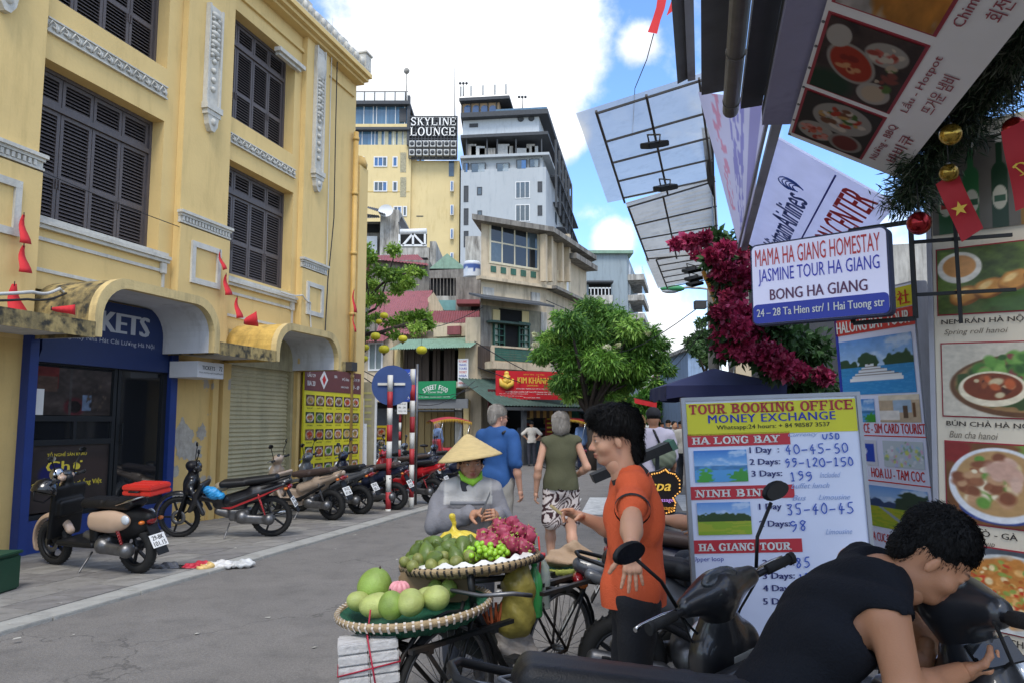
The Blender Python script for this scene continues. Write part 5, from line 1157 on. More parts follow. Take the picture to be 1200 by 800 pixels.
for x in(540,552,566,580,593):a=F.fr.px(x,113)[0];rl.cyl((a,0,z),(a,0,z+1.0),.05,n=5)
rl.build('railing',M_slab,gy);F.mb().quad((F.fr.px(539,113)[0],.0,z),(F.fr.px(594,113)[0],0,z),(F.fr.px(594,113)[0],0,z+1),(F.fr.px(539,113)[0],0,z+1)).build('rail_glass',M_rail,gy)
for(x,y0,y1) in((543,113,98),(612,127,114),(533,138,80)):
    p=at(x,y0,D-.2);q=at(x,y1,D-.2);m=MB();m.M=Matrix.Translation(-Vector(gy.location));m.cyl(p,q,.05,.03,n=6)
    if x!=533:
        for s in(-.3,0,.3):m.sph(q+Vector((s,0,0)),.14,6,5)
    m.build('mast',M_slab,gy)
for q in((556.5,187,563.5,203),(543,191,549,203),(551.5,191,569,203),(581.5,191,597,202),(605,187,617.5,199),(620,186,632,197)):
    if q[0]==556.5:continue
    F.win(q,M_slab,[M_pane2,M_rail,M_pblue],2,1,.09,-.2)
for q,m_ in(((543.5,218,549,237),M_slab),((559,219.5,565,229),M_pane2),((604,213,621,233),M_pane2),((630,213,635.5,225.5),M_slab),((543.5,244.5,549,264),M_slab),((559.5,247,565,260),M_pane2),((604,240,621,260),M_pane2),((630,241,635.5,253),M_slab),((543.5,271,549,290),M_slab)):F.win(q,M_wfr if q[0] in(604,) else M_slab,[m_],3 if q[0]==604 else 1,1,.07,.04)
for i,x in enumerate((552,560,571,590,598,612,622,627)):
    p=at(x,181,D);wd=[.9,1.3,1.5,1.1,.5,1.3,.8,.6][i];b_=MB();b_.M=Matrix.Translation(-Vector(gy.location));b_.box(p.x-wd/2,p.x+wd/2,D+.3,D+1.2,p.z-.5,p.z+1.1-.2*(i%3));b_.build('plant_unit',M_acw if i%2 else M_lconc,gy)
for x in(546,570,582,604,634):F.bx('plant_column',(x,163,x+1.2,184),.1,.4,M_slab)
for x in(609.5,622):p=F.fr.px(x,140.5)[0];F.mb().lathe([(.0,-.1),(.28,-.1),(.3,0)],12,c=(p,0.5,zat(140.5,D)),axis='Y').build('exhaust_fan',M_slab,gy)
F.bx('louvre',(550,145,560,149),.5,.62,M_slab)
for y0 in(225,250,275):
    for x0 in(651,657):F2.bx('side_window',(x0,y0,x0+1.5,y0+12),-.06,.02,M_pane2)
for i in range(4):zz=zat(200,D)-1.9*i;F2.mb().box(3+i*2.5,F2.len,-.9,0,zz,zz+.15).build('side_terrace',M_slab,gy)
for i in range(6):F2.mb().box(2+i*3,2.3+i*3,-.8,-.6,zat(240,D),zat(160,D)).build('side_post',M_slab,gy)
t2=thing('far_tower','slim dark building edge just behind the grey hotel','building',(7.6,100,0));fpb(t2,(661,230,669,300),100,8,M_slab,z0=0);fpb(t2,(660,250,668,252),99.8,.3,M_hgrey,'balcony');fpb(t2,(664.7,213,665.2,231),101,.1,M_slab,'antenna')
# ---------- blue grey corrugated building behind the tree
D=52;A=at(672,495,D);B=at(738,495,D);Cc=at(750,495,62);bb=thing('grey_sheet_building','blue grey sheet clad building with small balconies behind the big tree','building',(A.x,D,0));M_bgs=mat('sheet_cladding','#8b979d',.8,var=.08,scale=1,grime=.3,stretch=(6,6,.3))
solid(bb,[(A.x-3,A.y),(B.x,B.y),(Cc.x,Cc.y),(Cc.x-6,Cc.y+3),(A.x-3,A.y+8)],0,zat(298,D),M_bgs);F=Face(bb,A,B);F2=Face(bb,B,Cc);F.mb().box(-3,F.len+.4,-.3,8,zat(298,D),zat(294.5,D)).build('roof_edge',M_ting,bb)
F.bx('balcony_recess',(690,330,716,346),-.02,.03,M_dark);F.bx('balcony_slab',(688,346,718,356),-.8,0,M_lconc);F.bx('balcony_hood',(688,329,719,331),-.8,0,M_slab)
for i in range(6):F.bx('baluster',(692+i*4.2,337,693+i*4.2,346),-.8,-.75,M_wfr)
F.bx('hand_rail',(690,337,716,338.4),-.8,-.74,M_wfr)
for y in(306,330,352,365):
    z=zat(y+22,D);F2.mb().box(.2,6,-1.1,0,z,z+.4).build('side_balcony',M_lconc,bb);F2.mb().box(.4,5.8,-1.0,-.95,z+.4,z+1.0).build('side_rail',M_rail,bb)
    F2.mb().box(1,2.2,-.05,0,z+.4,z+1.3).build('side_window',M_wfr,bb)
# ---------- the street going on past the tree
def simple_house(nm,lb,q,D,dep,m,roofm=None,wins=(),rh=0,z0=0):
    a=at(q[0],q[3],D);b=at(q[2],q[1],D);t=thing(nm,lb,'building',(a.x,D,0));w=b.x-a.x
    box('wall',0,w,0,dep,0,b.z,m,t)
    if roofm:
        r_=MB();r_.prism([(-.2,b.z),(w+.2,b.z),(w*.5,b.z+rh)],-.3,dep) if rh else r_.box(-.2,w+.2,-.3,dep,b.z,b.z+.2);r_.build('roof',roofm,t)
    for(x0,y0,x1,y1,wm) in wins:
        c=at(x0,y1,D);d=at(x1,y0,D);f=box('window',c.x-a.x,d.x-a.x,-.05,.02,c.z,d.z,M_wfr,t);box('pane',c.x-a.x+.05,d.x-a.x-.05,-.06,-.05,c.z+.05,d.z-.05,wm,f)
    return t
M_rw=mat('red_window','#a12b30',.7);M_whw=mat('white_wall','#d9d9d6',.9,var=.05,grime=.2)
simple_house('far_white_house','white house with small red shuttered windows at the far end of the street',(748,432,788,500),95,10,M_whw,None,[(x,y,x+3,y+4.5,M_rw) for x in(756,764,772) for y in(447,454)]+[(748.5,444,751,457,M_rw)])
simple_house('far_cream_house','narrow cream house front left of the far white house',(738,425,752,500),88,8,M_cream,None,[(740,445,744,456,M_rw),(746,445,750,456,M_rw)])
simple_house('red_roof_house','small house with red tin roof rising behind the blue parasol',(786,437,812,500),60,8,M_cream,M_tinr,[(790,442,796,452,M_pane2),(800,442,806,452,M_pane2)],.9)
simple_house('blue_wall_house','pale blue rendered house wall behind the street pole on the right',(808,411,832,500),42,8,mat('pale_blue','#8fa5c0',.9,var=.05,grime=.3),M_lconc)
simple_house('right_row_house','cream row house of the far right side of the street',(800,455,822,520),52,8,M_cream,M_slab,[(803,470,808,480,M_pane2),(812,470,817,480,M_pane2)])
simple_house('left_row_house','dark fronted shop row beyond the big tree',(690,452,722,530),44,20,M_conc,M_dtin,[(695,460,703,470,M_pane2),(708,460,716,470,M_pane2)])
simple_house('left_row_house','cream shop row further along the left side of the street',(712,448,742,520),62,20,M_cream,M_slab,[(722,458,728,468,M_pane2),(732,458,738,468,M_pane2)])
for i,(q,D,m_,lb) in enumerate((((655,470,700,480),33,M_dtin,'dark green tin awning over the shops behind the big tree'),((688,478,722,487),40,M_slab,'dark shop awning beyond the big tree'),((705,482,735,490),48,M_lconc,'pale awning further along the left side'))):
    t=thing('shop_awning',lb,'awning',(at(q[0],q[1],D).x,D,0));a=at(q[0],q[1],D);b=at(q[2],q[3],D+5)
    m=MB();n=20;vs=[]
    for k in range(2*n+1):tt=k/(2*n);x=(b.x-a.x)*tt;vs+=[(x,5*tt,a.z+.04*(k%2)),(x+.9,5*tt-1.2,a.z-.55+.04*(k%2))]
    m.add(vs,[(2*k,2*k+1,2*k+3,2*k+2) for k in range(2*n)]);m.build('sheet',m_,t,recalc=False)
    for x in(0,b.x-a.x):MB().cyl((x+.8,(0 if x==0 else 5)-1.1,0),(x+.8,(0 if x==0 else 5)-1.1,a.z-.5),.05,n=6).build('post',M_slab,t)
    # dark shop mouths under the awnings
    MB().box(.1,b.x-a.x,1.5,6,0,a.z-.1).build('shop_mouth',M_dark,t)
# ------------------------------------------------------------------ trees, signs and street things in the middle distance
def leaves(name,clumps,n,ln,wd,cols,parent,seed=1,droop=.5,m=None,shell=.55,off=(0,0,0)):
    """n leaf-sized faces spread through ellipsoid clumps (cx, cy, cz, r[, rz])"""
    g=np.random.default_rng(seed);C_=np.array([(c[0],c[1],c[2]) for c in clumps]);Rr=np.array([c[3] for c in clumps]);Rz=np.array([c[4] if len(c)>4 else c[3]*.75 for c in clumps])
    w=Rr**2;k=g.choice(len(clumps),n,p=w/w.sum())
    d=g.normal(size=(n,3));d/=np.linalg.norm(d,axis=1)[:,None];rad=shell+(1-shell)*g.random(n)**.6;rad=np.where(g.random(n)<.25,g.random(n),rad)*(1+.12*g.normal(size=n))
    p=C_[k]+d*rad[:,None]*(1+.18*g.normal(size=(n,1)))*np.stack([Rr[k],Rr[k],Rz[k]],1)-np.array(off)
    a=d+.8*g.normal(size=(n,3));a[:,2]-=droop*(1+g.random(n));a/=np.linalg.norm(a,axis=1)[:,None]
    b=np.cross(a,g.normal(size=(n,3)));b/=np.linalg.norm(b,axis=1)[:,None]+1e-9;s_=(.6+.8*g.random(n))[:,None]
    a=a*ln*s_;b=b*wd*s_*.5;nrm=np.cross(a,b);nrm/=np.linalg.norm(nrm,axis=1)[:,None]+1e-9
    V=np.stack([p,p+a*.45+b,p+a-nrm*wd*.4,p+a*.45-b],1).reshape(-1,3);F=np.arange(4*n).reshape(-1,4)
    cl=s2l(np.array([hrgb(c) for c in cols]));ck=g.integers(0,len(cols),len(clumps));ci=np.where(g.random(n)<.6,ck[k],g.integers(0,len(cols),n))
    col=np.repeat(cl[ci]*(.75+.5*g.random(n))[:,None],4,0)
    return mesh_obj(name,V,F,m or M_leaf,parent,False,col)
def leafmat(name):
    m=vmat(name,.5,.35);t=m.node_tree;b=t.nodes['Principled BSDF'];a=[n for n in t.nodes if n.type=='VERTEX_COLOR'][0]
    tr=t.nodes.new('ShaderNodeBsdfTranslucent');t.links.new(a.outputs[0],tr.inputs['Color']);x=t.nodes.new('ShaderNodeMixShader');x.inputs[0].default_value=.35
    t.links.new(b.outputs[0],x.inputs[1]);t.links.new(tr.outputs[0],x.inputs[2]);t.links.new(x.outputs[0],t.nodes['Material Output'].inputs[0]);return m
M_leaf=leafmat('leaf');M_bark=mat('bark','#3b332c',.95,var=.3,bump=.6,bscale=30,stretch=(3,3,.6));M_blos=leafmat('petal')
def pxc(lst,D,dj=.6,seed=2):
    r=random.Random(seed);o=[]
    for(x,y,r_) in lst:
        dd=D+r.uniform(-dj,dj);p=at(x,y,dd);o.append((p.x,p.y,p.z,r_*dd/900))
    return o
def branchy(parent,base,tips,r0,m=M_bark,name='trunk',off=Vector((0,0,0)),r1=.02):
    mb=MB();b=Vector(base[-1])
    mb.tube([Vector(q)-off for q in base],[r0*(1-.35*i/(len(base)-1)) for i in range(len(base))],10)
    for t_ in tips:
        t_=Vector(t_);mid=b.lerp(t_,.5)+Vector((rnd.uniform(-.2,.2),rnd.uniform(-.2,.2),rnd.uniform(0,.3)));mb.tube([b-off,mid-off,t_-off],[r0*.45,r0*.28,r1],6)
    return mb.build(name,m,parent)
D=26.5;G_=['#567f30','#6a9638','#7da846','#42682a','#92b554','#4c7430']
tb=at(692,495,D);tr=thing('street_tree','broad feathery green tree at the corner, pale blossom tufts, beside the red sign','tree',(tb.x,D,0))
cl=pxc([(690,362,20),(712,372,24),(668,378,22),(740,385,20),(650,398,20),(690,395,28),(725,402,26),(757,404,18),(768,425,15),(640,412,16),(672,420,26),(708,425,28),(745,428,24),(662,444,18),(690,452,22),(720,450,22),(700,470,14),(745,445,14),(776,402,11),(782,432,10),(768,448,11),(765,388,10),(655,370,10),(728,372,14),(775,415,9),(636,400,8),(668,462,12),(715,465,12)],D,1.0)
cl=[(c[0],c[1],c[2],c[3]*.8) for c in cl];cl+=[(c[0]+rnd.uniform(-.3,.3),c[1]+1.1,c[2]+rnd.uniform(-.2,.2),c[3]*.9) for c in cl[:18]]
leaves('crown',cl,62000,.2,.045,G_,tr,3,.7,off=(tb.x,D,0),shell=.25);leaves('blossom',[(c[0],c[1]-.35,c[2],c[3]*.5) for c in pxc([(732,388,5),(710,408,6),(722,406,4),(757,392,5),(627,405,5),(626,393,4)],D-.6,.1)],700,.08,.06,['#d8d6b8','#c4c69a'],tr,5,.2,M_blos,off=(tb.x,D,0))
branchy(tr,[(tb.x,D,-.1),(tb.x+.05,D,1.0),(tb.x-.05,D,1.9)],[(c[0],c[1],c[2]) for c in cl[:18]],.2,off=Vector((tb.x,D,0)))
# tree with lanterns behind the theatre corner
D=21;t2=thing('lantern_tree','sparse young tree with dark bent boughs and yellow lanterns, behind the yellow corner','tree',(-5.6,D,0))
cl=pxc([(428,292,9),(433,303,10),(461,293,9),(425,322,9),(445,318,10),(458,322,11),(436,335,10),(472,322,9),(466,338,10),(484,318,8),(478,332,9),(493,320,6),(445,350,9),(430,352,9),(425,375,10),(480,374,12),(494,372,12),(502,380,8),(470,376,10),(488,385,10),(462,392,7),(455,377,7),(440,372,7),(425,392,8),(420,340,8)],D,.7,4)
leaves('crown',cl,8000,.1,.05,['#7a9c3a','#8fb048','#64882e','#a0bd58','#587a2c'],t2,8,.3,off=(-5.6,D,0),shell=.3)
P_=lambda x,y,d=0:at(x,y,D+d);mb=MB();o_=Vector((-5.6,D,0))
for pts,r in(([(-5.6,D,0),(-5.5,D,1.8),P_(395,420),P_(408,396)],.16),([P_(408,396),P_(422,392),P_(445,390),P_(462,384),P_(480,378)],.08),([P_(408,396),P_(420,372),P_(432,350),P_(428,325),P_(424,300)],.07),([P_(432,350),P_(445,335),P_(458,325),P_(486,318)],.05),([P_(420,372),P_(440,362),P_(448,345),P_(462,300)],.045),([P_(430,338),P_(420,322),P_(424,296)],.04),([P_(462,384),P_(478,382),P_(500,374)],.035),([P_(445,390),P_(460,396),P_(464,398)],.03)):
    pts=[Vector(p)-o_ for p in pts];mb.tube(pts,[r*(1-.6*i/(len(pts)-1)) for i in range(len(pts))],8)
mb.build('trunk',M_bark,t2)
M_lan=mat('lantern_yellow','#b9b022',.6,var=.12,scale=12)
for i,(x,y,w_) in enumerate(((440,394,12),(472,397,11),(450,409,13),(494,410,13),(428,407,10),(421,414,9),(427,420,9),(450,370,10),(444,377,8),(421,436,8))):
    dd=D-1.2+(i%3)*.4;p=at(x,y,dd);r=w_*dd/1800
    t=thing('paper_lantern','round yellow lantern hanging from the tree by the yellow corner','lantern',p,0,'yellow lanterns in the corner tree')
    t['label']=['yellow lantern directly on the dark bough beside the corner','yellow lantern with a dark base below the leafy end of the bough','wide yellow lantern above the round blue sign','lone yellow lantern hanging farthest from the corner, before the boarded floor','yellow lantern left of the wide one, close to the corner','yellow lantern half hidden by the corner column','pale yellow lantern lowest of the cluster by the corner','yellow lantern high among the leaves','small lantern just below the one high in the leaves','small yellow lantern low beside the hoarding'][i];
    lb=MB()
    lb.lathe([(r*.3,r*.72),(r*.65,r*.62),(r*.93,r*.33),(r,0),(r*.93,-r*.33),(r*.65,-r*.62),(r*.3,-r*.72)],16);lb.build('lantern_body',M_lan,t)
    MB().lathe([(0,r*.8),(r*.3,r*.8),(r*.3,r*.7)],10).build('cap',M_wood,t);MB().lathe([(r*.3,-r*.7),(r*.28,-r*.85),(0,-r*1.2)],8).build('tassel',M_wood,t);MB().cyl((0,0,r*.8),(0,0,r*.8+.5),.006,n=4).build('cord',M_cable,t)
# striped poles, round sign, street name plate
M_pr=mat('pole_red','#a32a30',.6,var=.1,scale=8);M_pw=mat('pole_white','#c7c5be',.6,var=.12,scale=8)
def striped(x,ytop,D,r,lb,first='w',st=.3):
    p=at(x,ytop,D);t=thing('striped_pole',lb,'pole',(p.x,D,0));z=p.z;k=first=='w'
    while z>0:MB().cyl((0,0,max(z-st,0)),(0,0,z),r,n=12).build('white_band' if k else 'red_band',M_pw if k else M_pr,t);z-=st;k=not k
    return t
striped(457.5,439,14,.05,'red and white striped pole carrying the round blue sign');striped(484,432,14.6,.048,'red and white striped pole standing right of the round blue sign');striped(469,484,19,.03,'thinner striped post behind the poles, with a small white notice','r',.22)
D=14.12;c=at(459,451,D);rs_=thing('round_sign','round blue traffic sign seen from behind, with a white cross brace','road sign',c);r=23.5*D/900
MB().cyl((0,0,0),(0,.012,0),r,n=48).build('disc',mat('sign_blue','#2b4478',.6,var=.12,scale=5),rs_);MB().box(-r*.68,r*.68,-.03,-.002,.0,.045).build('brace',M_pw,rs_);MB().box(-.05,.05,-.035,-.03,-.01,.06).build('clamp',M_met,rs_)
D=15.0;a=at(467,432,D);b=at(487,470,D);np_=thing('street_name_plate','blue street name plate with white letters behind the round blue sign','street sign',(a.x,D,b.z));w_,h_=b.x-a.x,a.z-b.z
box('plate',-.3,w_,0,.015,0,h_,mat('plate_blue','#2147a8',.5,var=.06),np_);text('PHỐ',.08,h_*.8,.16,.07,M_wtxt,np_,-.003,.02);text('TẠ HIỆN',-.25,h_*.58,w_+.2,.1,M_wtxt,np_,-.003,.02);text('PHỐ',-.1,h_*.34,.16,.06,M_wtxt,np_,-.003,.02);text('HÀNG BẠC',-.25,h_*.06,w_+.21,.09,M_wtxt,np_,-.003,.02)
MB().cyl((w_+.02,.04,-b.z),(w_+.02,.04,h_+.1),.025,n=8).build('post',M_met,np_)
D=18.9;a=at(465.5,470.5,D);b=at(477,484.5,D);nt_=thing('small_notice','small white notice board on the thin striped post','sign',(a.x,D,b.z));w_,h_=b.x-a.x,a.z-b.z
box('plate',0,w_,0,.01,0,h_,M_wfr,nt_)
for i,s_ in enumerate(('PHỐ ĐI BỘ','19h - 24h','THỨ 6, 7, CN')):text(s_,.03,h_-.07-i*.085,w_-.06,.045,M_ktxt,nt_,-.003,.01)
# hoarding panels beyond the corner, leaning boards, snack banner
D=19;a=at(419,447,D);b=at(438,540,D);hd=thing('hoarding','beige printed hoarding panel beside the yellow corner column','hoarding',(a.x,D,0))
box('panel',0,b.x-a.x,0,.05,.1,a.z,mat('hoarding_beige','#a39b83',.7,var=.12,grime=.3),hd);box('edge',b.x-a.x,b.x-a.x+.05,-.01,.06,0,a.z,M_wfr,hd)
for i in range(6):box('print_line',.05,b.x-a.x-.08,-.006,-.002,a.z-.3-i*.16,a.z-.25-i*.16,mat('hoarding_print','#b8b271',.7),hd)
for i,x in enumerate((421,424)):
    p=at(x,466+i*30,18.5);t=thing('leaning_board',('long white board leaning on the beige hoarding' if i==0 else 'shorter white board leaning beside the long one at the hoarding'),'board',(p.x,18.5,0));m=MB();m.bar((.1,-.1,0),(0,.3,p.z),.12,.03);m.build('board',M_wfr,t)
D=22;a=at(440,498,D);b=at(453,540,D);bn=thing('snack_banner','narrow yellow stand banner with three bowls of food, behind the scooters','banner',(a.x,D,0));w_=b.x-a.x;zt,zb=a.z,b.z
box('panel',0,w_,0,.02,zb,zt,mat('menu_yellow2','#dcbf1e',.5,var=.05),bn);box('post',w_/2-.02,w_/2+.02,.02,.05,0,zt,M_slab,bn)
for i in range(3):picture('food_photo',.04,w_-.04,zt-.33-i*.33,zt-.06-i*.33,14,12,dish(50+i),vmat('print'),bn,-.004)
# street lamp over the road, pole on the right, flags bunting and distant greenery
D=17;lp=thing('street_pole','grey concrete street pole beside the bougainvillea with a green street lamp arm','pole',(xat(845,D)-.12,D,0));o_=Vector(lp.location)
MB().cyl((0,0,0),(0,0,4.6),.14,.11,n=12).build('pole',M_conc,lp);m=MB();pts=[at(838,340,D),at(822,338,D),at(806,337,D),at(798,338,D)];m.tube([Vector((0,0,4.4))]+[p-o_ for p in pts],.03,6);m.build('lamp_arm',M_lconc,lp)
c=at(788,338.5,D)-o_;MB().sph(c,(.28,.12,.08),14,8).build('lamp_head',mat('lamp_green','#3f8f5c',.5,var=.05),lp);MB().sph(c+Vector((-.05,0,-.05)),(.2,.09,.06),12,6).build('lamp_lens',M_lens,lp);box('signal_box',-.4,-.15,-.1,.1,at(820,362,D).z,at(820,353,D).z,M_slab,lp)
for i,(pts,D,n,tone) in enumerate((([(744,470),(770,475),(800,479)],50,22,'lower'),([(722,459),(745,466),(768,471)],44,20,'upper'))):
    t=thing('bunting',tone+' string of small red flags across the far street','bunting',at(*pts[1],D));o_=Vector(t.location);m=MB();q=[at(*p,D)-o_ for p in pts];m.tube(q,.012,4);m.build('string',M_cable,t)
    for k in range(n):
        u_=k/(n-1)*2;p=q[0].lerp(q[1],u_) if u_<1 else q[1].lerp(q[2],u_-1);MB().add([(p.x-.09,p.y,p.z),(p.x+.09,p.y,p.z),(p.x+.07,p.y+.03,p.z-.3),(p.x-.08,p.y+.02,p.z-.28)],[(0,1,2,3)]).build('pennant',M_red,t)
def bushtree(lb,lst,D,n,cols,base,seed,r0=.12,ln=.28,nm='distant_tree'):
    b=at(base,495,D);t=thing(nm,lb,'tree',(b.x,D,0));cl=pxc(lst,D,.8,seed);leaves('crown',cl,n,ln,ln*.4,cols,t,seed,.4,off=(b.x,D,0));branchy(t,[(b.x,D,-.1),(b.x,D,1.2),(b.x+.1,D,2.2)],[c[:3] for c in cl[:6]],r0,off=Vector((b.x,D,0)));return t
bushtree('bright green street tree under the red bunting beyond the crowd',[(760,462,10),(748,474,12),(772,472,12),(760,482,14),(735,472,8),(782,480,10),(770,490,12)],50,7000,['#4f8030','#3f6a28','#64933c'],762,21)
bushtree('small tree with orange blossom left of the bright green street tree',[(722,462,9),(712,470,9),(730,468,8),(724,480,9)],40,4000,['#4a7a2e','#3a6026','#7a8a3a'],722,22)
bushtree('pale green tree behind the street pole, right of the gap of sky',[(812,402,8),(822,378,5),(824,395,10),(815,410,6),(832,405,10),(828,420,8)],30,3500,['#4d6a3c','#3f5832','#5f7a48'],832,23,ln=.18)
# wall line of the right side of the street, stalls under it, far sky gap
rw=thing('right_shop_row','dark shop fronts receding along the right side of the street','building',(4.0,13.5,0));a=math.atan2(.964,.275)
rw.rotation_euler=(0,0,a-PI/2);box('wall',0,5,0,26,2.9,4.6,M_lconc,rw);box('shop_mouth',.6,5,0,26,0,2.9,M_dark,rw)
for i in range(9):box('shop_pier',-.06,.6,i*3-.15,i*3+.15,0,2.9,[M_cream,M_lconc,M_hyel][i%3],rw)
for i in range(6):box('shop_board',-.2,-.07,i*4.4+.3,i*4.4+3.6,2.95,3.7,mat('board'+str(i),['#a3282a','#b9bcc4','#28508c','#c8a83a','#b9bcc4','#286a4a'][i],.6,var=.15),rw)
# ------------------------------------------------------------------ people
M_skin=vmat('skin',.5,.35,bump=.12,bscale=260,sss=.12)
M_hair=mat('black_hair','#070606',.6,var=.35,scale=30,spec=.25,bump=.5,bscale=120,stretch=(1,1,.25));M_greyh=mat('grey_hair','#9b948b',.7,var=.2,scale=30,bump=.7,bscale=120,stretch=(1,1,.25));M_blond=mat('blonde_hair','#a9824f',.6,var=.25,scale=30,bump=.7,bscale=120)
V3=Vector
def frame_of(p0,p1,side):
    z=(V3(p1)-V3(p0)).normalized();x=(V3(side)-z*z.dot(V3(side))).normalized();y=z.cross(x);return Matrix(((x.x,y.x,z.x),(x.y,y.y,z.y),(x.z,y.z,z.z)))
def head_prims():
    return[ell((0,.012,.148),(.076,.094,.088),k=.02),ell((0,-.022,.075),(.058,.066,.075),k=.03),ell((0,-.05,.014),(.03,.028,.02),k=.03),cap((0,.02,.02),(0,.03,-.07),.056,.058,.03),ell((0,.055,.09),(.055,.045,.06),k=.03),
        ell((.036,-.052,.068),(.024,.024,.022),k=.02),ell((-.036,-.052,.068),(.024,.024,.022),k=.02),cap((-.03,-.078,.116),(.03,-.078,.116),.009,k=.02),
        cap((0,-.083,.104),(0,-.104,.07),.008,.011,.012),ell((.011,-.09,.066),(.009,.011,.008),k=.008),ell((-.011,-.09,.066),(.009,.011,.008),k=.008),
        sub(ell((.031,-.094,.1),(.016,.012,.01))),sub(ell((-.031,-.094,.1),(.016,.012,.01))),ell((.031,-.074,.1),(.0135,.0125,.0095),k=.004),ell((-.031,-.074,.1),(.0135,.0125,.0095),k=.004),
        ell((0,-.085,.045),(.022,.011,.0065),k=.005),ell((0,-.082,.033),(.019,.012,.0075),k=.005),
        ell((.077,.008,.085),(.008,.015,.026),rotm(x=12,z=-20),.008),ell((-.077,.008,.085),(.008,.015,.026),rotm(x=12,z=20),.008)]
def hand_prims(M,curl=.5,side=1,spread=.12,thumb=.5,curls=None,sc=1.0):
    """M: wrist frame - x along the fingers, z out of the back of the hand; side=+1 puts the thumb at +y"""
    p=[cap((-.03,0,0),(.02,0,0),.024,.026,.02),rbox((.045,0,-.002),(.042,.037,.013),.012,k=.02),ell((.03,side*.022,-.012),(.03,.018,.014),k=.012)]
    for i,(y,L_,r) in enumerate(((.029,.068,.0088),(.0095,.078,.0092),(-.0105,.072,.0088),(-.029,.056,.0078))):
        c=(curls[i] if curls else curl*(1+.12*i));yy=side*y;a=V3((.083-.004*abs(i-1.2),yy,0));ang=c*.75;q=a
        p.append(ell((a.x,a.y,.004),(.012,.009,.011),k=.012))
        for s_,f in enumerate((.45,.31,.24)):
            d=V3((math.cos(ang),side*spread*(1-i*.66)*.8,-math.sin(ang))).normalized();n_=q+d*L_*f;p.append(cap(q,n_,r*(1-.1*s_),r*(1-.1*(s_+1)),.004));q=n_;ang+=c*(.95 if s_==0 else.6)
    q=V3((.012,side*.03,-.008));ang=thumb
    for s_,(L_,r) in enumerate(((.038,.013),(.03,.0105),(.025,.0095))):
        d=V3((math.cos(ang*.5)*.8,side*(.75-.35*ang*s_),-.25-.35*ang*s_)).normalized();n_=q+d*L_;p.append(cap(q,n_,r,r*.9,.008));q=n_
    return tf(p,M)
def rig(**k):
    J=dict(pel=(0,0,.93),che=(0,-.01,1.24),nek=(0,.0,1.43),hed=(0,-.02,1.475),shL=(.175,0,1.385),shR=(-.175,0,1.385),elL=(.215,.03,1.11),elR=(-.215,.03,1.11),wrL=(.225,-.04,.87),wrR=(-.225,-.04,.87),
             hiL=(.09,0,.91),hiR=(-.09,0,.91),knL=(.1,-.03,.5),knR=(-.1,-.03,.5),anL=(.1,.02,.09),anR=(-.1,.02,.09),yaw=0,pit=0,rol=0)
    J.update(k);return J
def lerp(a,b,t):return V3(a).lerp(V3(b),t)
def torso(J,g=0.0,w=1.0,belly=0.0,low=True):
    ax=V3(J['shL'])-V3(J['shR']);Mt=frame_of(J['pel'],J['nek'],ax);c=V3(J['che']);p=V3(J['pel']);n=V3(J['nek']);s=ax.length/.35
    o=[ell(lerp(c,n,.28),(.15*w*s+g,.098+g,.15+g),Mt,.05),ell(c,(.142*w*s+g,.105+g+belly*.5,.15+g),Mt,.05),ell(lerp(p,c,.4),(.132*w+g+belly*.6,.1+g+belly,.15+g),Mt,.06),cap(lerp(J['shL'],n,.12),lerp(J['shR'],n,.12),.052+g,k=.05),cap(lerp(J['shL'],n,.75)+V3((0,0,.0)),lerp(J['shR'],n,.75),.05+g,k=.05)]
    if low:o.append(ell(p,(.155*w+g+belly*.4,.11+g+belly*.3,.12+g),Mt,.06))
    return o
def limb(a,b,c,ra,rb,rc,rd,g=0.0,upto=2.0,k=.03):
    o=[]
    if upto<=1:m=lerp(a,b,upto);o.append(cap(a,m,ra+g,ra+(rb-ra)*upto+g*1.3,k))
    else:
        o.append(cap(a,b,ra+g,rb+g,k));m=lerp(b,c,upto-1);bul=lerp(b,c,min(.3,(upto-1)*.6));o.append(cap(b,bul,rb+g,rc+g,k));o.append(cap(bul,m,rc+g,rc+(rd-rc)*max(0,(upto-1-.3)/.7)+g*1.2,k))
    return o
def hand_M(el,wr,back=(0,0,1),tip=None):
    x=(V3(tip)-V3(wr) if tip is not None else V3(wr)-V3(el)).normalized();z=V3(back);z=(z-x*z.dot(x)).normalized();y=z.cross(x);return Matrix(((x.x,y.x,z.x,wr[0]),(x.y,y.y,z.y,wr[1]),(x.z,y.z,z.z,wr[2]),(0,0,0,1)))
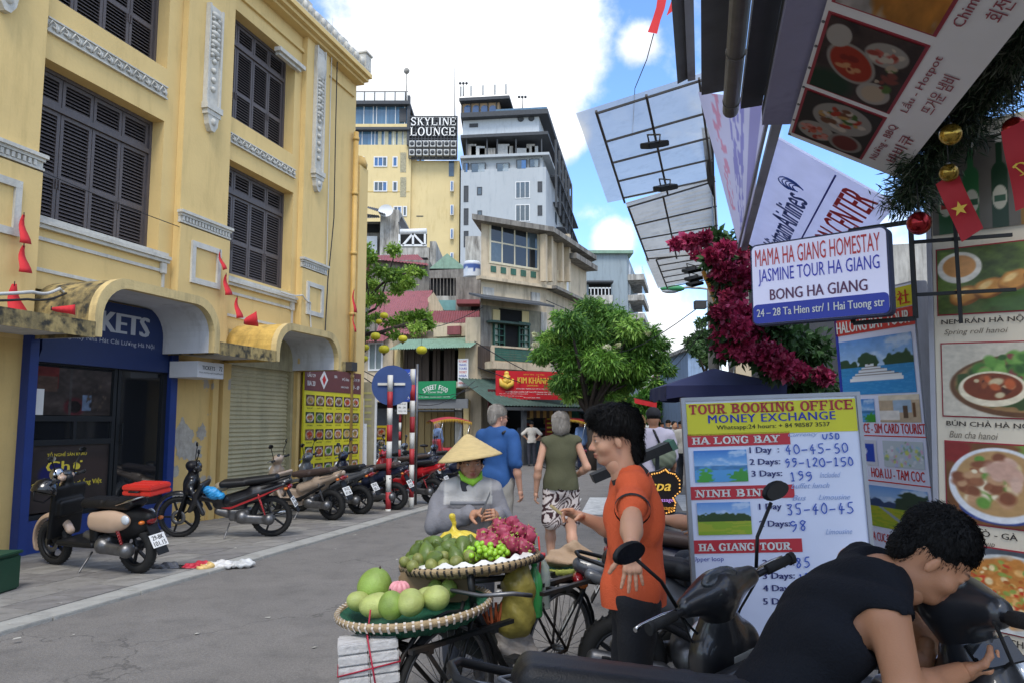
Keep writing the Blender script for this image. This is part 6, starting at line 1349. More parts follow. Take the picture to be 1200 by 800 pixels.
def person(label,J,loc,rotz=0,H=1.0,skin='#b98a6c',vox=.02,hv=None,hands=None,shirt=None,pants=None,shoes='#2a2a2c',hair='short',hairm=None,group=None,belly=0,w=1.0,arm=1.0,body_legs=False,sub_='person'):
    """J in metres, facing -y. shirt=(colour, sleeve 0..2, grow[, hem z]); pants=(colour, reach 0..2, grow)"""
    t=thing('person',label,'person',loc,rotz,group);t.scale=(H,H,H);hv=hv or vox;a_=arm
    L=limb(J['shL'],J['elL'],J['wrL'],.046*a_,.037*a_,.038*a_,.024*a_)+limb(J['shR'],J['elR'],J['wrR'],.046*a_,.037*a_,.038*a_,.024*a_);body=torso(J,-.012,w,belly)+L+[cap(J['nek'],J['hed'],.054,.052,.03)]
    if pants is None or pants[1]<1.95 or body_legs:body+=limb(J['hiL'],J['knL'],J['anL'],.082,.055,.054,.035)+limb(J['hiR'],J['knR'],J['anR'],.082,.055,.054,.035)
    Mh=Matrix.Translation(J['hed'])@Matrix.Rotation(J['yaw'],4,'Z')@Matrix.Rotation(J['rol'],4,'Y')@Matrix.Rotation(J['pit'],4,'X');geo=[]
    sk=s2l(hrgb(skin))
    def base(v): 
        n=.92+.16*fbm(v[:,0]*7+3,v[:,2]*7+v[:,1]*5,1.3);return sk[None,:]*n[:,None]
    v,f=sdf_geo(body,vox);geo.append((v,f,base(v)))
    v,f=sdf_geo(head_prims(),min(hv,.012));c=base(v)
    def mk(cx,cy,cz,rx,ry,rz):return np.exp(-(((v[:,0]-cx)/rx)**2+((v[:,1]-cy)/ry)**2+((v[:,2]-cz)/rz)**2)**2)[:,None]
    for q,cc in((mk(0,-.09,.039,.022,.03,.012),'#8c4a42'),(mk(.032,-.085,.122,.018,.03,.0045),'#2a1d18'),(mk(-.032,-.085,.122,.018,.03,.0045),'#2a1d18'),(mk(.031,-.088,.1,.0095,.02,.005),'#e0d8d0'),(mk(-.031,-.088,.1,.0095,.02,.005),'#e0d8d0'),(mk(.031,-.09,.1,.0048,.02,.0048),'#1b120f'),(mk(-.031,-.09,.1,.0048,.02,.0048),'#1b120f'),(mk(0,-.1,.07,.02,.03,.015)*.35,'#b0604e'),(mk(.031,-.09,.1065,.013,.02,.0018),'#2a1a14'),(mk(-.031,-.09,.1065,.013,.02,.0018),'#2a1a14')):c=c*(1-q)+s2l(hrgb(cc))*q
    Mn=np.array(Mh);geo.append((v@Mn[:3,:3].T+Mn[:3,3],f,c))
    for s_,nm in((1,'L'),(-1,'R')):
        h=(hands or{}).get(nm)
        if h=='none':continue
        h=dict(h or{});back=h.pop('back',(s_,0,.1));tip=h.pop('tip',None);side=h.pop('side',s_*(-1 if V3(back).x*s_>.3 else 1));M_=hand_M(J['el'+nm],J['wr'+nm],back,tip)
        v,f=sdf_geo(hand_prims(Matrix(),side=side,**h),min(max(hv*.6,.0032),.01));Mh_=np.array(M_);v=(v*.9)@Mh_[:3,:3].T+Mh_[:3,3];geo.append((v,f,base(v)))
    n=0;V_=[];F_=[];C_=[]
    for v,f,c in geo:V_.append(v);F_.append(f+n);C_.append(c);n+=len(v)
    mesh_obj('body',np.concatenate(V_),np.concatenate(F_),M_skin,t,True,np.concatenate(C_))
    if shirt:
        col,sl,g=shirt[:3];hem=shirt[3] if len(shirt)>3 else None;nm_=shirt[4] if len(shirt)>4 else 'shirt';pr=torso(J,g,w,belly);pr+=limb(J['shL'],J['elL'],J['wrL'],.052*a_,.045*a_,.044*a_,.032*a_,g,sl)+limb(J['shR'],J['elR'],J['wrR'],.052*a_,.045*a_,.044*a_,.032*a_,g,sl) if sl>0 else[]
        if isinstance(hem,(int,float)):ax=V3(J['shL'])-V3(J['shR']);Mt=frame_of(J['pel'],J['nek'],ax);pr.append(rbox(lerp(J['pel'],J['che'],.3)-V3((0,0,.09)),(.14*w+g,.1+g+belly*.5,.14),.09,Mt,.06))
        if sl==0:
            for s_ in 'LR':pr.append(sub(ell(lerp(J['sh'+s_],J['el'+s_],.16)+(V3(J['sh'+s_])-V3(J['nek'])).normalized()*.012,.068*a_)))
        nk=V3(J['nek']);pr.append(sub(ell(nk+V3((0,-.02,.075)),(.07,.075,.05))));kw=dict(colfn=shirt[5]) if len(shirt)>5 else{}
        hz=hem if isinstance(hem,(int,float)) else V3(J['pel']).z-.06
        if isinstance(col,bpy.types.Material):mm=col
        else:mm=mat('cloth'+col,col,.85,var=.08,scale=5,bump=.25,bscale=90)
        ct=(lambda v:v[:,2]>hz) if hem!='none' else None
        sdf(nm_,pr,vox,mm,t,wrinkle=folds(.0075 if vox<.013 else.005,len(label)),cut=ct,**kw)
    if pants:
        col,up,g=pants;pr=limb(J['hiL'],J['knL'],J['anL'],.09,.065,.06,.045,g,up)+limb(J['hiR'],J['knR'],J['anR'],.09,.065,.06,.045,g,up)+[ell(J['pel'],(.15*w+g+belly*.4,.105+g,.12),frame_of(J['pel'],J['nek'],V3(J['shL'])-V3(J['shR'])),.06),cap(lerp(J['hiL'],J['pel'],.5),lerp(J['hiR'],J['pel'],.5),.088+g,k=.05)]
        mm=col if isinstance(col,bpy.types.Material) else mat('cloth'+col,col,.85,var=.1,scale=5,bump=.25,bscale=90);sdf('trousers' if up>1.3 else 'shorts',pr,vox,mm,t,wrinkle=wr(.006,25,21,17,2))
    if shoes:
        for an in('anL','anR'):
            a=V3(J[an]);kn=V3(J['kn'+an[2]]);fw=V3((kn.x-a.x,kn.y-a.y,0))*.3+V3((.0,-1,0));fw.normalize();sdf('shoe',[cap(a-V3((0,0,.045))+fw*-.03,a-V3((0,0,.055))+fw*.15,.038,.032,.03),cap(a,a-V3((0,0,.04)),.042,.045,.03)],max(vox*.8,.01),mat('shoe'+shoes,shoes,.6,var=.1),t)
    if hair:
        hm_=hairm or M_hair;hk={'short':[ell((0,.02,.158),(.084,.1,.09),k=.01),sub(ell((0,-.1,.06),(.085,.075,.085))),sub(rbox((0,0,.02),(.2,.2,.055),.01))],
            'thick':[ell((0,.015,.168),(.09,.108,.092),k=.03),ell((0,.08,.13),(.072,.05,.095),k=.03),ell((0,.09,.05),(.05,.035,.06),k=.02),ell((0,-.055,.205),(.065,.05,.04),k=.02),sub(ell((0,-.115,.07),(.1,.085,.1))),sub(ell((.09,-.03,.05),(.04,.05,.085))),sub(ell((-.09,-.03,.05),(.04,.05,.085)))],
            'crop':[ell((0,.017,.155),(.081,.1,.09),k=.01),ell((0,.07,.09),(.062,.038,.06),k=.02),sub(ell((0,-.115,.06),(.1,.085,.1))),sub(ell((.085,-.02,.04),(.03,.06,.07))),sub(ell((-.085,-.02,.04),(.03,.06,.07)))],
            'bob':[ell((0,.02,.155),(.09,.105,.092),k=.03),ell((0,.05,.08),(.088,.075,.09),k=.03),ell((0,.1,.045),(.03,.03,.035),k=.02),sub(ell((0,-.115,.06),(.085,.09,.12)))]}[hair]
        ho_=sdf('hair',tf(hk,Mh),max(hv*.8,.005),hm_,t,wrinkle=wr(.0018,190,200,60,1))
        if hv<.015:      # loose strands lying over the hair
            n=9000;me=ho_.data;co=np.empty(len(me.vertices)*3,np.float32);me.vertices.foreach_get('co',co);co=co.reshape(-1,3);no=np.empty(len(me.vertices)*3,np.float32);me.vertices.foreach_get('normal',no);no=no.reshape(-1,3)
            g=np.random.default_rng(5);k=g.integers(0,len(co),n);p=co[k]+g.normal(size=(n,3))*.003;N_=no[k];up=np.array(Mh.to_3x3()@V3((0,.35,1)));cen=np.array(Mh@V3((0,.03,.24)));fl_=(p-cen)-N_*((p-cen)*N_).sum(1)[:,None];fl_/=np.linalg.norm(fl_,axis=1)[:,None]+1e-6
            d=fl_+N_*(.1+.2*g.random((n,1)))+.16*g.normal(size=(n,3));d/=np.linalg.norm(d,axis=1)[:,None];L0=(.012+.02*g.random((n,1)))*(.5 if hair=='crop' else 1.0);sd=np.cross(d,N_);sd/=np.linalg.norm(sd,axis=1)[:,None]+1e-6;w0=.0009
            V_=np.stack([p-sd*w0,p+sd*w0,p+d*L0*.6+N_*.002+sd*w0*.7,p+d*L0],1).reshape(-1,3);mesh_obj('hair_strands',V_,np.arange(4*n).reshape(-1,4),hm_,t)['kind']='stuff'
    return t,Mh
def aw(px,py,D,o):return tuple(at(px,py,D)-V3(o))
# man in the orange polo shirt
DO=3.4;o=V3((at(738,495,DO).x,DO,0));Jd=rig(pel=aw(741,700,DO,o),che=aw(744,620,DO,o),nek=aw(739,562,DO,o),hed=aw(722,541,DO,o),shL=aw(743,571,DO-.15,o),shR=aw(737,570,DO+.16,o),elL=aw(740,612,DO-.38,o),wrL=aw(740,645,DO-.55,o),elR=aw(722,622,DO+.2,o),wrR=aw(681,605,DO+.12,o),
    hiL=(.01,-.09,.84),hiR=(.01,.09,.84),knL=(-.02,-.1,.46),knR=(-.02,.1,.46),anL=(.0,-.1,.09),anR=(.0,.1,.09),yaw=R(-88),pit=R(6))
pm_,Mh=person('young man in an orange polo shirt, one arm reaching down to a scooter mirror',Jd,o,skin='#bd8f73',vox=.011,hv=.0055,hands={'L':dict(back=(0,-1,.1),tip=aw(742,690,DO-.6,o),curl=.16,spread=.3,side=-1,thumb=.3),'R':dict(back=(0,.3,1),curls=[.25,.9,1.3,1.4],side=1,thumb=.9)},
    shirt=(mat('orange_polo','#c9542b',.85,var=.06,scale=5,bump=.3,bscale=160),.62,.012,.82),pants=('#141418',1.98,-.004),shoes='#1c1c1e',hair='thick',w=.86)
nk=V3(Jd['nek']);Mc=Matrix.Translation(nk+V3((.0,0,.004)))@Matrix.Rotation(R(-32),4,'Y');m=MB();m.M=Mc@Matrix.Translation((0,0,.012))@Matrix.Scale(1.12,4);m.lathe([(.078,-.02),(.067,.024),(.061,.024),(.058,.018),(.064,-.03),(.074,-.03)],24).build('collar',mat('collar_black','#19191b',.8),pm_)
for a,b in(('shL','elL'),('shR','elR')):
    q=lerp(Jd[a],Jd[b],.64);d=(V3(Jd[b])-V3(Jd[a])).normalized();MB().cyl(q-d*.008,q+d*.008,.072,n=22,caps=False).build('sleeve_band',mat('collar_black','#19191b',.8),pm_)
sdf('money_note',[rbox(aw(652,597,DO+.1,o),(.035,.003,.008),.002,rotm(y=38))],.004,mat('note','#a59468',.7),pm_)
# seated man in the black tank top, looking at his phone
DS=2.15;o=V3((at(960,495,DS).x,DS,0));Js=rig(pel=aw(905,840,DS+.05,o),che=aw(962,742,DS+.02,o),nek=aw(1034,672,DS+.01,o),hed=aw(1064,686,DS,o),shL=aw(1002,660,DS+.2,o),shR=aw(1040,722,DS-.17,o),elR=aw(1062,816,DS-.2,o),wrR=aw(1125,788,DS-.08,o),elL=aw(1078,745,DS+.25,o),wrL=aw(1085,765,DS+.12,o),
    hiL=aw(915,850,DS+.1,o),hiR=aw(915,860,DS-.08,o),knL=aw(1090,880,DS+.25,o),knR=aw(1080,900,DS-.25,o),anL=(.25,.25,.3),anR=(.25,-.28,.3),yaw=R(72),pit=R(40),rol=0)
sm_,Mh=person('man in a black sleeveless top hunched over his phone, in the near right corner',Js,o,skin='#b27f5f',vox=.0105,hv=.0055,hands={'R':dict(back=(0,-.35,-1),curls=[.55,.6,.65,.75],side=1,thumb=1.2,tip=aw(1168,782,DS-.04,o)),'L':dict(back=(.3,-1,.2),curls=[.3,.35,.4,.5],side=-1,thumb=.4,tip=aw(1082,800,DS+.1,o))},
    shirt=(mat('black_jersey','#17191f',.9,var=.12,bump=.3,bscale=130,spec=.2),0,.016,'none','tank_top'),pants=('#1d1f24',1.9,.012),shoes='#222226',hair='crop',arm=1.15,w=1.1)
ph=thing('phone','dark smartphone held flat by the man in the black sleeveless top','phone',at(1166,765,DS-.06));ph.rotation_euler=(R(48),R(-6),R(14));MB().box(-.075,.075,-.036,.036,-.004,.004).build('case',M_blkp,ph,.003);box('screen',-.07,.07,-.033,.033,.0045,.005,M_glass,ph)
# vendor in the conical hat
DV=5.0;o=V3((at(548,495,DV).x,DV,0));Jv=rig(pel=aw(552,650,DV+.05,o),che=aw(550,605,DV+.02,o),nek=aw(550,566,DV,o),hed=aw(551,561,DV-.02,o),shL=aw(577,573,DV,o),shR=aw(521,577,DV+.0,o),elR=aw(511,614,DV-.1,o),wrR=aw(553,602,DV-.3,o),elL=aw(591,610,DV-.05,o),wrL=aw(581,604,DV-.3,o),
    hiL=(.08,.05,.74),hiR=(-.08,.05,.74),knL=(.09,.02,.42),knR=(-.09,.02,.42),anL=(.09,.05,.08),anR=(-.09,.05,.08),yaw=R(14),pit=R(2))
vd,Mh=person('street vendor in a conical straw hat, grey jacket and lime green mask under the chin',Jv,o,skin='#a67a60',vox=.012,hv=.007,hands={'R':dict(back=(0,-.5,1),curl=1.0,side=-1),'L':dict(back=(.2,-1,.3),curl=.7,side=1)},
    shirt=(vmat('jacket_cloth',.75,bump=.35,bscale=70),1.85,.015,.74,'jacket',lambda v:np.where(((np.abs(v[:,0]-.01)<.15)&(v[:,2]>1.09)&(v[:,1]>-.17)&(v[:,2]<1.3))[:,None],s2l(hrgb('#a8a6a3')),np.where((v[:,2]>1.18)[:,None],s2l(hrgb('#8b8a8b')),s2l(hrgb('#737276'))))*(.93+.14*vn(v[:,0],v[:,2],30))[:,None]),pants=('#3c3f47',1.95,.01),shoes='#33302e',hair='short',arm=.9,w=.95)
ht=MB();ht.M=Mh@Matrix.Translation((0,.01,.135))@Matrix.Rotation(R(-8),4,'Y')@Matrix.Rotation(R(-3),4,'X')
pr=[(0,.155),(.02,.148)]+[(.02+.19*i/14,.148-.148*i/14+(.0016 if i%2 else 0)) for i in range(1,15)]+[(.205,-.004)]+[(.02+.185*i/6,.14-.143*i/6) for i in range(6,-1,-1)]
ht.lathe(pr,40);ho=ht.build('conical_hat',mat('straw','#c8b07a',.75,var=.12,scale=20,bump=.5,bscale=180,stretch=(1,1,8)),vd)
sc_=MB();sc_.M=Mh;sc_.tube([(.07,.0,.05),(.055,-.045,.012),(.0,-.075,-.012),(-.055,-.045,.012),(-.07,0,.05)],[.008,.018,.026,.018,.008],8).build('lime_mask',mat('lime_cloth','#8fc63a',.8,var=.08),vd)
MB().lathe([(.07,-.05),(.09,-.03),(.085,.02),(.07,.05),(.062,.03)],20,c=V3(Jv['nek'])+V3((0,0,-.01))).build('dark_neck_cloth',mat('neck_cloth','#37373d',.9,var=.2,bump=.4),vd)
for z,c_ in((-.11,'#6d6e72'),(-.155,'#b98e2e')):
    p=V3(Jv['nek'])+V3((0,-.148,z));m=MB();m.tube([p+V3((x,.1*x*x*8,0)) for x in(-.11,-.05,0,.05,.11)],.013 if z>-.12 else.006,6).build('jacket_band',mat('band'+c_,c_,.8),vd)
kn=thing('paring_knife','small knife in the vendor\'s hand beside the dragon fruit','knife',at(567,595,DV-.36));kn.rotation_euler=(0,R(20),0);MB().prism([(-.006,0),(.006,0),(.008,.09),(-.0,.11)],-.001,.001).build('blade',M_met,kn);MB().cyl((0,0,-.06),(0,0,0),.01,n=8).build('handle',M_wood,kn)
# walkers seen from behind, shoppers and riders
M_zeb=mat('zebra_cloth','#cbbcb4',.85,var=0)
def zebra(v):s_=np.sin(v[:,2]*70+v[:,0]*60*np.sign(np.sin(v[:,0]*40+v[:,2]*18))+5*np.sin(v[:,0]*26+v[:,1]*9+v[:,2]*14)+3*np.sin(v[:,2]*41+v[:,0]*21));return np.where((s_>.15)[:,None],s2l(hrgb('#3a2226')),s2l(hrgb('#cfc3bd')))
def gp0(px,D):return V3((at(px,495,D).x,D,0))
walk=dict(hiL=(.09,0,.91),knL=(.1,-.14,.5),anL=(.1,-.1,.1),knR=(-.1,.02,.5),anR=(-.1,.24,.14))
wm,Mh=person('grey haired woman in an olive sleeveless top and zebra print shorts, seen from behind',rig(elL=(.25,.06,1.12),wrL=(.27,.0,.86),elR=(-.27,.08,1.13),wrR=(-.16,-.1,1.02),**walk),gp0(657,8.3),R(184),1.0,skin='#b98d74',vox=.014,hands={'R':dict(curl=.6)},
    shirt=('#4a4a33',0,.02,.9),pants=None,shoes='#8a8078',hair='bob',hairm=M_greyh,belly=.02,body_legs=True)
sdf('zebra_shorts',[ell((0,0,.9),(.175,.14,.12),k=.05)]+[cap((s_*.09,0,.88),(s_*.105,-.02+.02*s_,.58),.105,.108,.05) for s_ in(1,-1)],.008,vmat('zebra',.85),wm,colfn=zebra,cut=lambda v:v[:,2]<.95)
pm2,Mh=person('tall grey haired man in a blue t-shirt and light trousers walking away, wearing glasses',rig(yaw=R(-28),elR=(-.25,.05,1.1),wrR=(-.26,-.02,.84),**walk),gp0(583,8.4),R(150),1.05,skin='#c0917a',vox=.014,shirt=('#1f4a80',.9,.02,.84),pants=('#8c8880',1.95,.012),shoes='#6b6660',hair='crop',hairm=M_greyh,belly=.0,w=.95)
gl=MB();gl.M=Mh;gl.tube([(.08,.02,.1),(.078,-.07,.104),(.05,-.098,.1),(-.05,-.098,.1),(-.078,-.07,.104),(-.08,.02,.1)],.0035,5).build('glasses',M_cable,pm2)
st_=MB();st_.tube([(-.12,.1,1.42),(-.13,.0,1.46),(-.1,-.1,1.36)],.014,6).build('shoulder_strap',M_cable,pm2)
person('blonde person in a dusty pink t-shirt walking away beyond the orange shirt',rig(**walk),gp0(749,10.5),R(170),1.0,skin='#b98d74',vox=.02,shirt=('#a56c70',.9,.02,.8),pants=('#2c2c30',1.95,.01),hair='bob',hairm=M_blond)
bp_,Mh=person('person in a white shirt and dark cap carrying a grey green backpack on one shoulder',rig(**walk),gp0(766,9.6),R(178),1.04,skin='#a67a60',vox=.02,shirt=('#b3aebd',.9,.02,.8),pants=('#8f8a98',1.95,.02),hair='short')
cp2=MB();cp2.M=Mh;cp2.sph((0,.015,.17),(.092,.108,.085));cp2.build('cap',mat('cap_black','#1c1c22',.8),bp_)
bk=thing('backpack','soft grey green backpack hanging on the back of the person in white','backpack',gp0(777,9.45)+V3((0,0,1.2)));sdf('bag_body',[ell((0,0,0),(.15,.09,.17)),ell((0,-.04,-.05),(.12,.07,.11))],.015,mat('bag_canvas','#66705f',.85,var=.12),bk,wrinkle=wr(.008,30,25,30));MB().tube([(-.05,.0,.16),(-.1,.05,.3),(-.12,.12,.33)],.014,6).build('strap',M_cable,bk)
person('shopper in a cream shirt, hands on hips, at the jeweller\'s counter',rig(elL=(.36,.05,1.2),wrL=(.17,.06,1.02),elR=(-.36,.05,1.2),wrR=(-.17,.06,1.02)),gp0(623,29),R(180),.97,vox=.03,shirt=('#cfc8bd',.9,.02,.88),pants=('#3a3b44',1.95,.01),hair='short')
person('shopkeeper in dark clothes inside the jeweller\'s',rig(),gp0(613,30.3),R(5),.97,vox=.03,shirt=('#3c4250',1.2,.02,.85),pants=('#4a505c',1.95,.02),hair='short')
person('cyclo driver in a pale blue shirt standing by the red cyclo',rig(),gp0(513,23.5),R(-60),.98,vox=.028,shirt=('#6f86b0',1.6,.02,.82),pants=('#2b2e3a',1.95,.01),hair='short',hairm=M_greyh)
cy,Mh=person('cyclo driver in a light blue shirt and sun hat beside the farther cyclo',rig(),gp0(681,27),R(40),1.0,vox=.028,shirt=('#7d9cc8',1.6,.02,.82),pants=('#2b3450',1.95,.01),hair='short')
m=MB();m.M=Mh;m.lathe([(0,.27),(.08,.25),(.1,.18),(.18,.15)],18).build('sun_hat',mat('hat_khaki','#8a8468',.8),cy)
r9=random.Random(12);cols9=['#8f8f92','#31343c','#5a4038','#b6b2a8','#3b4a5c','#7d2f2f','#a8a49c','#262a30','#56606a','#8a7a5c']
lab9=['person in a grey top among the crowd left of the white tour board','person in black at the front of the far crowd','person in brown in the far crowd','person in a pale vest top walking near the tour board\'s edge','person in slate blue in the far crowd','person in dull red deep in the far crowd','person in an off white shirt deep in the far crowd','person in dark clothes near the far awnings','person in grey blue walking under the far bunting','person in khaki deep in the far crowd']
for i,(x,D) in enumerate(((790,22),(783,26),(797,30),(801,19),(730,30),(776,36),(785,42),(716,34),(741,38),(792,48))):
    person(lab9[i],rig(**(walk if i%2 else{})),gp0(x,D),R(r9.choice([0,180,170,20,200])),r9.uniform(.94,1.03),vox=.035,shirt=(cols9[i],.9,.02,.85),pants=(cols9[(i+4)%10],1.95,.01),hair='short',group='far crowd')
# only a resting forearm shows of the person behind the board
Db=4.6;o=V3((at(850,495,Db).x,Db,0));person('person sitting behind the tour board with a bare forearm resting on a scooter seat',rig(pel=(.25,.1,.82),che=(.2,.05,1.05),nek=(.12,0,1.22),hed=(.06,0,1.26),shL=(.15,.17,1.18),shR=(.12,-.17,1.18),elR=aw(806,612,Db,o),wrR=aw(772,607,Db+.1,o),elL=(.1,.25,.95),wrL=(-.1,.2,.95),hiL=(.2,.15,.8),hiR=(.2,0,.8),knL=(-.2,.2,.75),knR=(-.2,.0,.75),anL=(-.2,.2,.3),anR=(-.2,0,.3),yaw=R(-90)),o,skin='#a67a60',vox=.014,shirt=('#20242c',.8,.015),pants=('#30343c',1.9,.01))
# ------------------------------------------------------------------ the vendor's bicycle with its trays of fruit
fb,rb_=V3((-.31,3.78,0)),V3((.27,4.5,0));dv=(rb_-fb);ang=math.atan2(dv.y,dv.x);mid=(fb+rb_)/2
bc=thing('bicycle','old black bicycle of the fruit vendor, loaded with round trays','bicycle',mid,ang)      # +x = rear wheel
M_frame=mat('bicycle_frame','#1d1f20',.5,metal=.3,var=.25,grime=.4,gcol='#4a3828')
def bwheel(x,r=.335):
    w_=MB();w_.lathe([(r-.03,-.012),(r-.018,-.019),(r-.004,-.014),(r,0),(r-.004,.014),(r-.018,.019),(r-.03,.012)],48,c=(x,0,r),axis='Y');t=w_.build('wheel',M_rub,bc)
    MB().lathe([(r-.045,-.01),(r-.03,-.013),(r-.03,.013),(r-.045,.01),(r-.045,-.01)],48,c=(x,0,r),axis='Y').build('rim',M_met,t)
    s=MB();s.cyl((x,-.04,r),(x,.04,r),.02,n=10)
    for i in range(32):
        a=2*PI*i/32;b=a+(.35 if i%4<2 else-.35);sd_=.03 if i%2 else-.03
        s.cyl((x+.018*math.cos(b),sd_,r+.018*math.sin(b)),(x+(r-.04)*math.cos(a),0,r+(r-.04)*math.sin(a)),.0016,n=4,caps=False)
    s.build('spokes',M_met,t)
    MB().tube([(x+(r+.03)*math.cos(R(a)),0,r+(r+.03)*math.sin(R(a))) for a in range(5,176,17)],.012,6).build('mudguard',M_frame,bc)
bwheel(-.46);bwheel(.46)
f_=MB()
for a,b,r in(((-.3,0,.86),(-.27,0,.68),.018),((-.27,0,.7),(.0,0,.3),.017),((-.28,0,.82),(.13,0,.78),.016),((.0,0,.3),(.15,0,.84),.016),((.0,.03,.3),(.46,.05,.335),.009),((.0,-.03,.3),(.46,-.05,.335),.009),((.13,.02,.76),(.46,.05,.335),.008),((.13,-.02,.76),(.46,-.05,.335),.008),((-.3,.04,.72),(-.46,.05,.335),.01),((-.3,-.04,.72),(-.46,-.05,.335),.01)):f_.cyl(a,b,r,n=8)
f_.build('frame',M_frame,bc);MB().tube([(-.14,-.26,.76),(-.27,-.25,.79),(-.33,-.1,.77),(-.33,.1,.77),(-.27,.25,.79),(-.14,.26,.76)],.011,8).build('handlebar',M_met,bc)
sdf('saddle',[ell((.17,0,.87),(.11,.08,.03)),cap((.1,0,.87),(.02,0,.87),.03,.02)],.01,M_seat,bc);MB().cyl((0,-.05,.3),(0,.05,.3),.03,n=10).lathe([(.08,.05),(.095,.05),(.095,.055),(.08,.055),(.08,.05)],24,c=(0,0,.3),axis='Y').bar((0,.06,.3),(.1,.06,.17),.02,.01).bar((0,-.06,.3),(-.1,-.06,.43),.02,.01).build('crank',M_met,bc)
for s_ in(-.06,.06):MB().box(-.14,-.06,s_*2-.03,s_*2+.03,.42,.44).build('pedal',M_rub,bc) if s_<0 else MB().box(.06,.14,.06,.13,.16,.18).build('pedal',M_rub,bc)
MB().box(.1,.72,-.02,.02,.7,.72).box(.1,.72,-.16,-.13,.7,.72).box(.1,.72,.13,.16,.7,.72).box(.3,.34,-.16,.16,.68,.7).box(.6,.64,-.16,.16,.68,.7).cyl((.6,.1,.7),(.46,.05,.335),.008,n=6).cyl((.6,-.1,.7),(.46,-.05,.335),.008,n=6).build('rear_rack',M_frame,bc)
MB().box(-.8,-.1,-.12,-.09,.6,.62).box(-.8,-.1,.09,.12,.6,.62).box(-.7,-.67,-.12,.12,.58,.6).box(-.25,-.22,-.12,.12,.58,.6).cyl((-.7,.1,.6),(-.46,.06,.335),.01,n=6).cyl((-.7,-.1,.6),(-.46,-.06,.335),.01,n=6).build('front_rack',M_frame,bc)
# round woven trays
M_bam=mat('bamboo_rim','#a08a68',.8,var=.35,scale=25,bump=.4,bscale=120);M_gnet=mat('green_net','#1c5c42',.75,var=.3,scale=25,bump=.6,bscale=140,grime=.3);M_yrim=mat('yellow_green_rim','#9aa04a',.7,var=.3,scale=25);M_bind=mat('binding','#c6bcb0',.8,var=.1);M_bindd=mat('binding_dark','#2b2723',.8,var=.2)
def tray(lb,c,r,tilt,m_in,m_bind,dep=.07,rimm=None,n=64):
    t=thing('round_tray',lb,'tray',c);t.rotation_euler=tilt
    b=MB().lathe([(0,-dep),(r*.5,-dep*.97),(r*.8,-dep*.7),(r*.97,-.01),(r*.975,.0),(r*.955,-.005),(r*.78,-dep*.62),(r*.5,-dep*.88),(0,-dep*.9)],48).build('woven_bowl',m_in,t)
    MB().lathe([(r*.96,-.022),(r*1.01,-.02),(r*1.02,.008),(r*.99,.014),(r*.955,.006),(r*.96,-.022)],60).build('rim',rimm or M_bam,t);s=MB()
    for i in range(n):
        a=2*PI*i/n;u_,v_=V3((math.cos(a),math.sin(a),0)),V3((-math.sin(a),math.cos(a),0));s.add([u_*r*.95-v_*.0045+V3((0,0,.008)),u_*r*.95+v_*.0045+V3((0,0,.008)),u_*r*1.0+v_*.009+V3((0,0,.018)),u_*r*1.0-v_*.002+V3((0,0,.018)),u_*r*1.03+v_*.009+V3((0,0,-.004)),u_*r*1.03-v_*.002+V3((0,0,-.004)),u_*r*1.0+v_*.012+V3((0,0,-.028)),u_*r*1.0+V3((0,0,-.028))],[(0,1,2,3),(3,2,4,5),(5,4,6,7)])
    o=s.build('rim_binding',m_bind,t);o['kind']='stuff'
    w=MB()   # weave ribs under the tray
    for i in range(28):
        a=2*PI*i/28;w.tube([(r*.3*math.cos(a),r*.3*math.sin(a),-dep-.002),(r*.8*math.cos(a+.12),r*.8*math.sin(a+.12),-dep*.7-.003),(r*.97*math.cos(a+.18),r*.97*math.sin(a+.18),-.012)],.003,4)
    o=w.build('weave_ribs',m_in,t);o['kind']='stuff';return t
cu=at(551,655,4.25);cl_=at(486,708,3.85);cr_=at(668,661,4.85)
tray('upper bamboo tray of mangoes, grapes and dragon fruit on the vendor\'s bicycle',cu,.375,(R(-2),R(-5),0),M_bam,M_bindd)
tray('lower bamboo tray with green mesh, heaped with pomelos',cl_,.375,(R(1),R(-5),0),M_gnet,M_bind,.1)
tray('small yellow green rimmed tray under the brown cloth behind the saddle',cr_,.185,(R(2),R(-6),0),M_gnet,M_yrim,.05,M_yrim,30)
def onto(c,dx,dy,dz):return V3(c)+V3((dx,dy,dz+dx*math.tan(R(5))))
# stand parts that carry the trays
cs=MB();
for dx,dy in((-.2,-.12),(.2,-.12),(-.2,.15),(.2,.15)):cs.cyl((cu.x+dx,cu.y+dy,.62),(cu.x+dx,cu.y+dy,cu.z-.06+dx*.087),.012,n=6)
o=cs.build('tray_stand',M_frame);tag(o,'thin dark metal stand holding the upper fruit tray above the bicycle','stand')
sh_=thing('tray_liner','white plastic sheet lining the front edge of the upper tray','sheet',cu);g_=MB();k=40;vs=[]
for i in range(k+1):
    a=R(190+150*i/k);vs+=[(.36*math.cos(a),.36*math.sin(a),.016+.36*math.cos(a)*.087+.006*math.sin(i*1.9)),(.31*math.cos(a),.31*math.sin(a),.035+.3*math.cos(a)*.087+.01*math.sin(i*1.3))]
g_.add(vs,[(2*i,2*i+2,2*i+3,2*i+1) for i in range(k)],True);g_.build('sheet',mat('white_plastic','#d5d3cd',.5,var=.1),sh_)
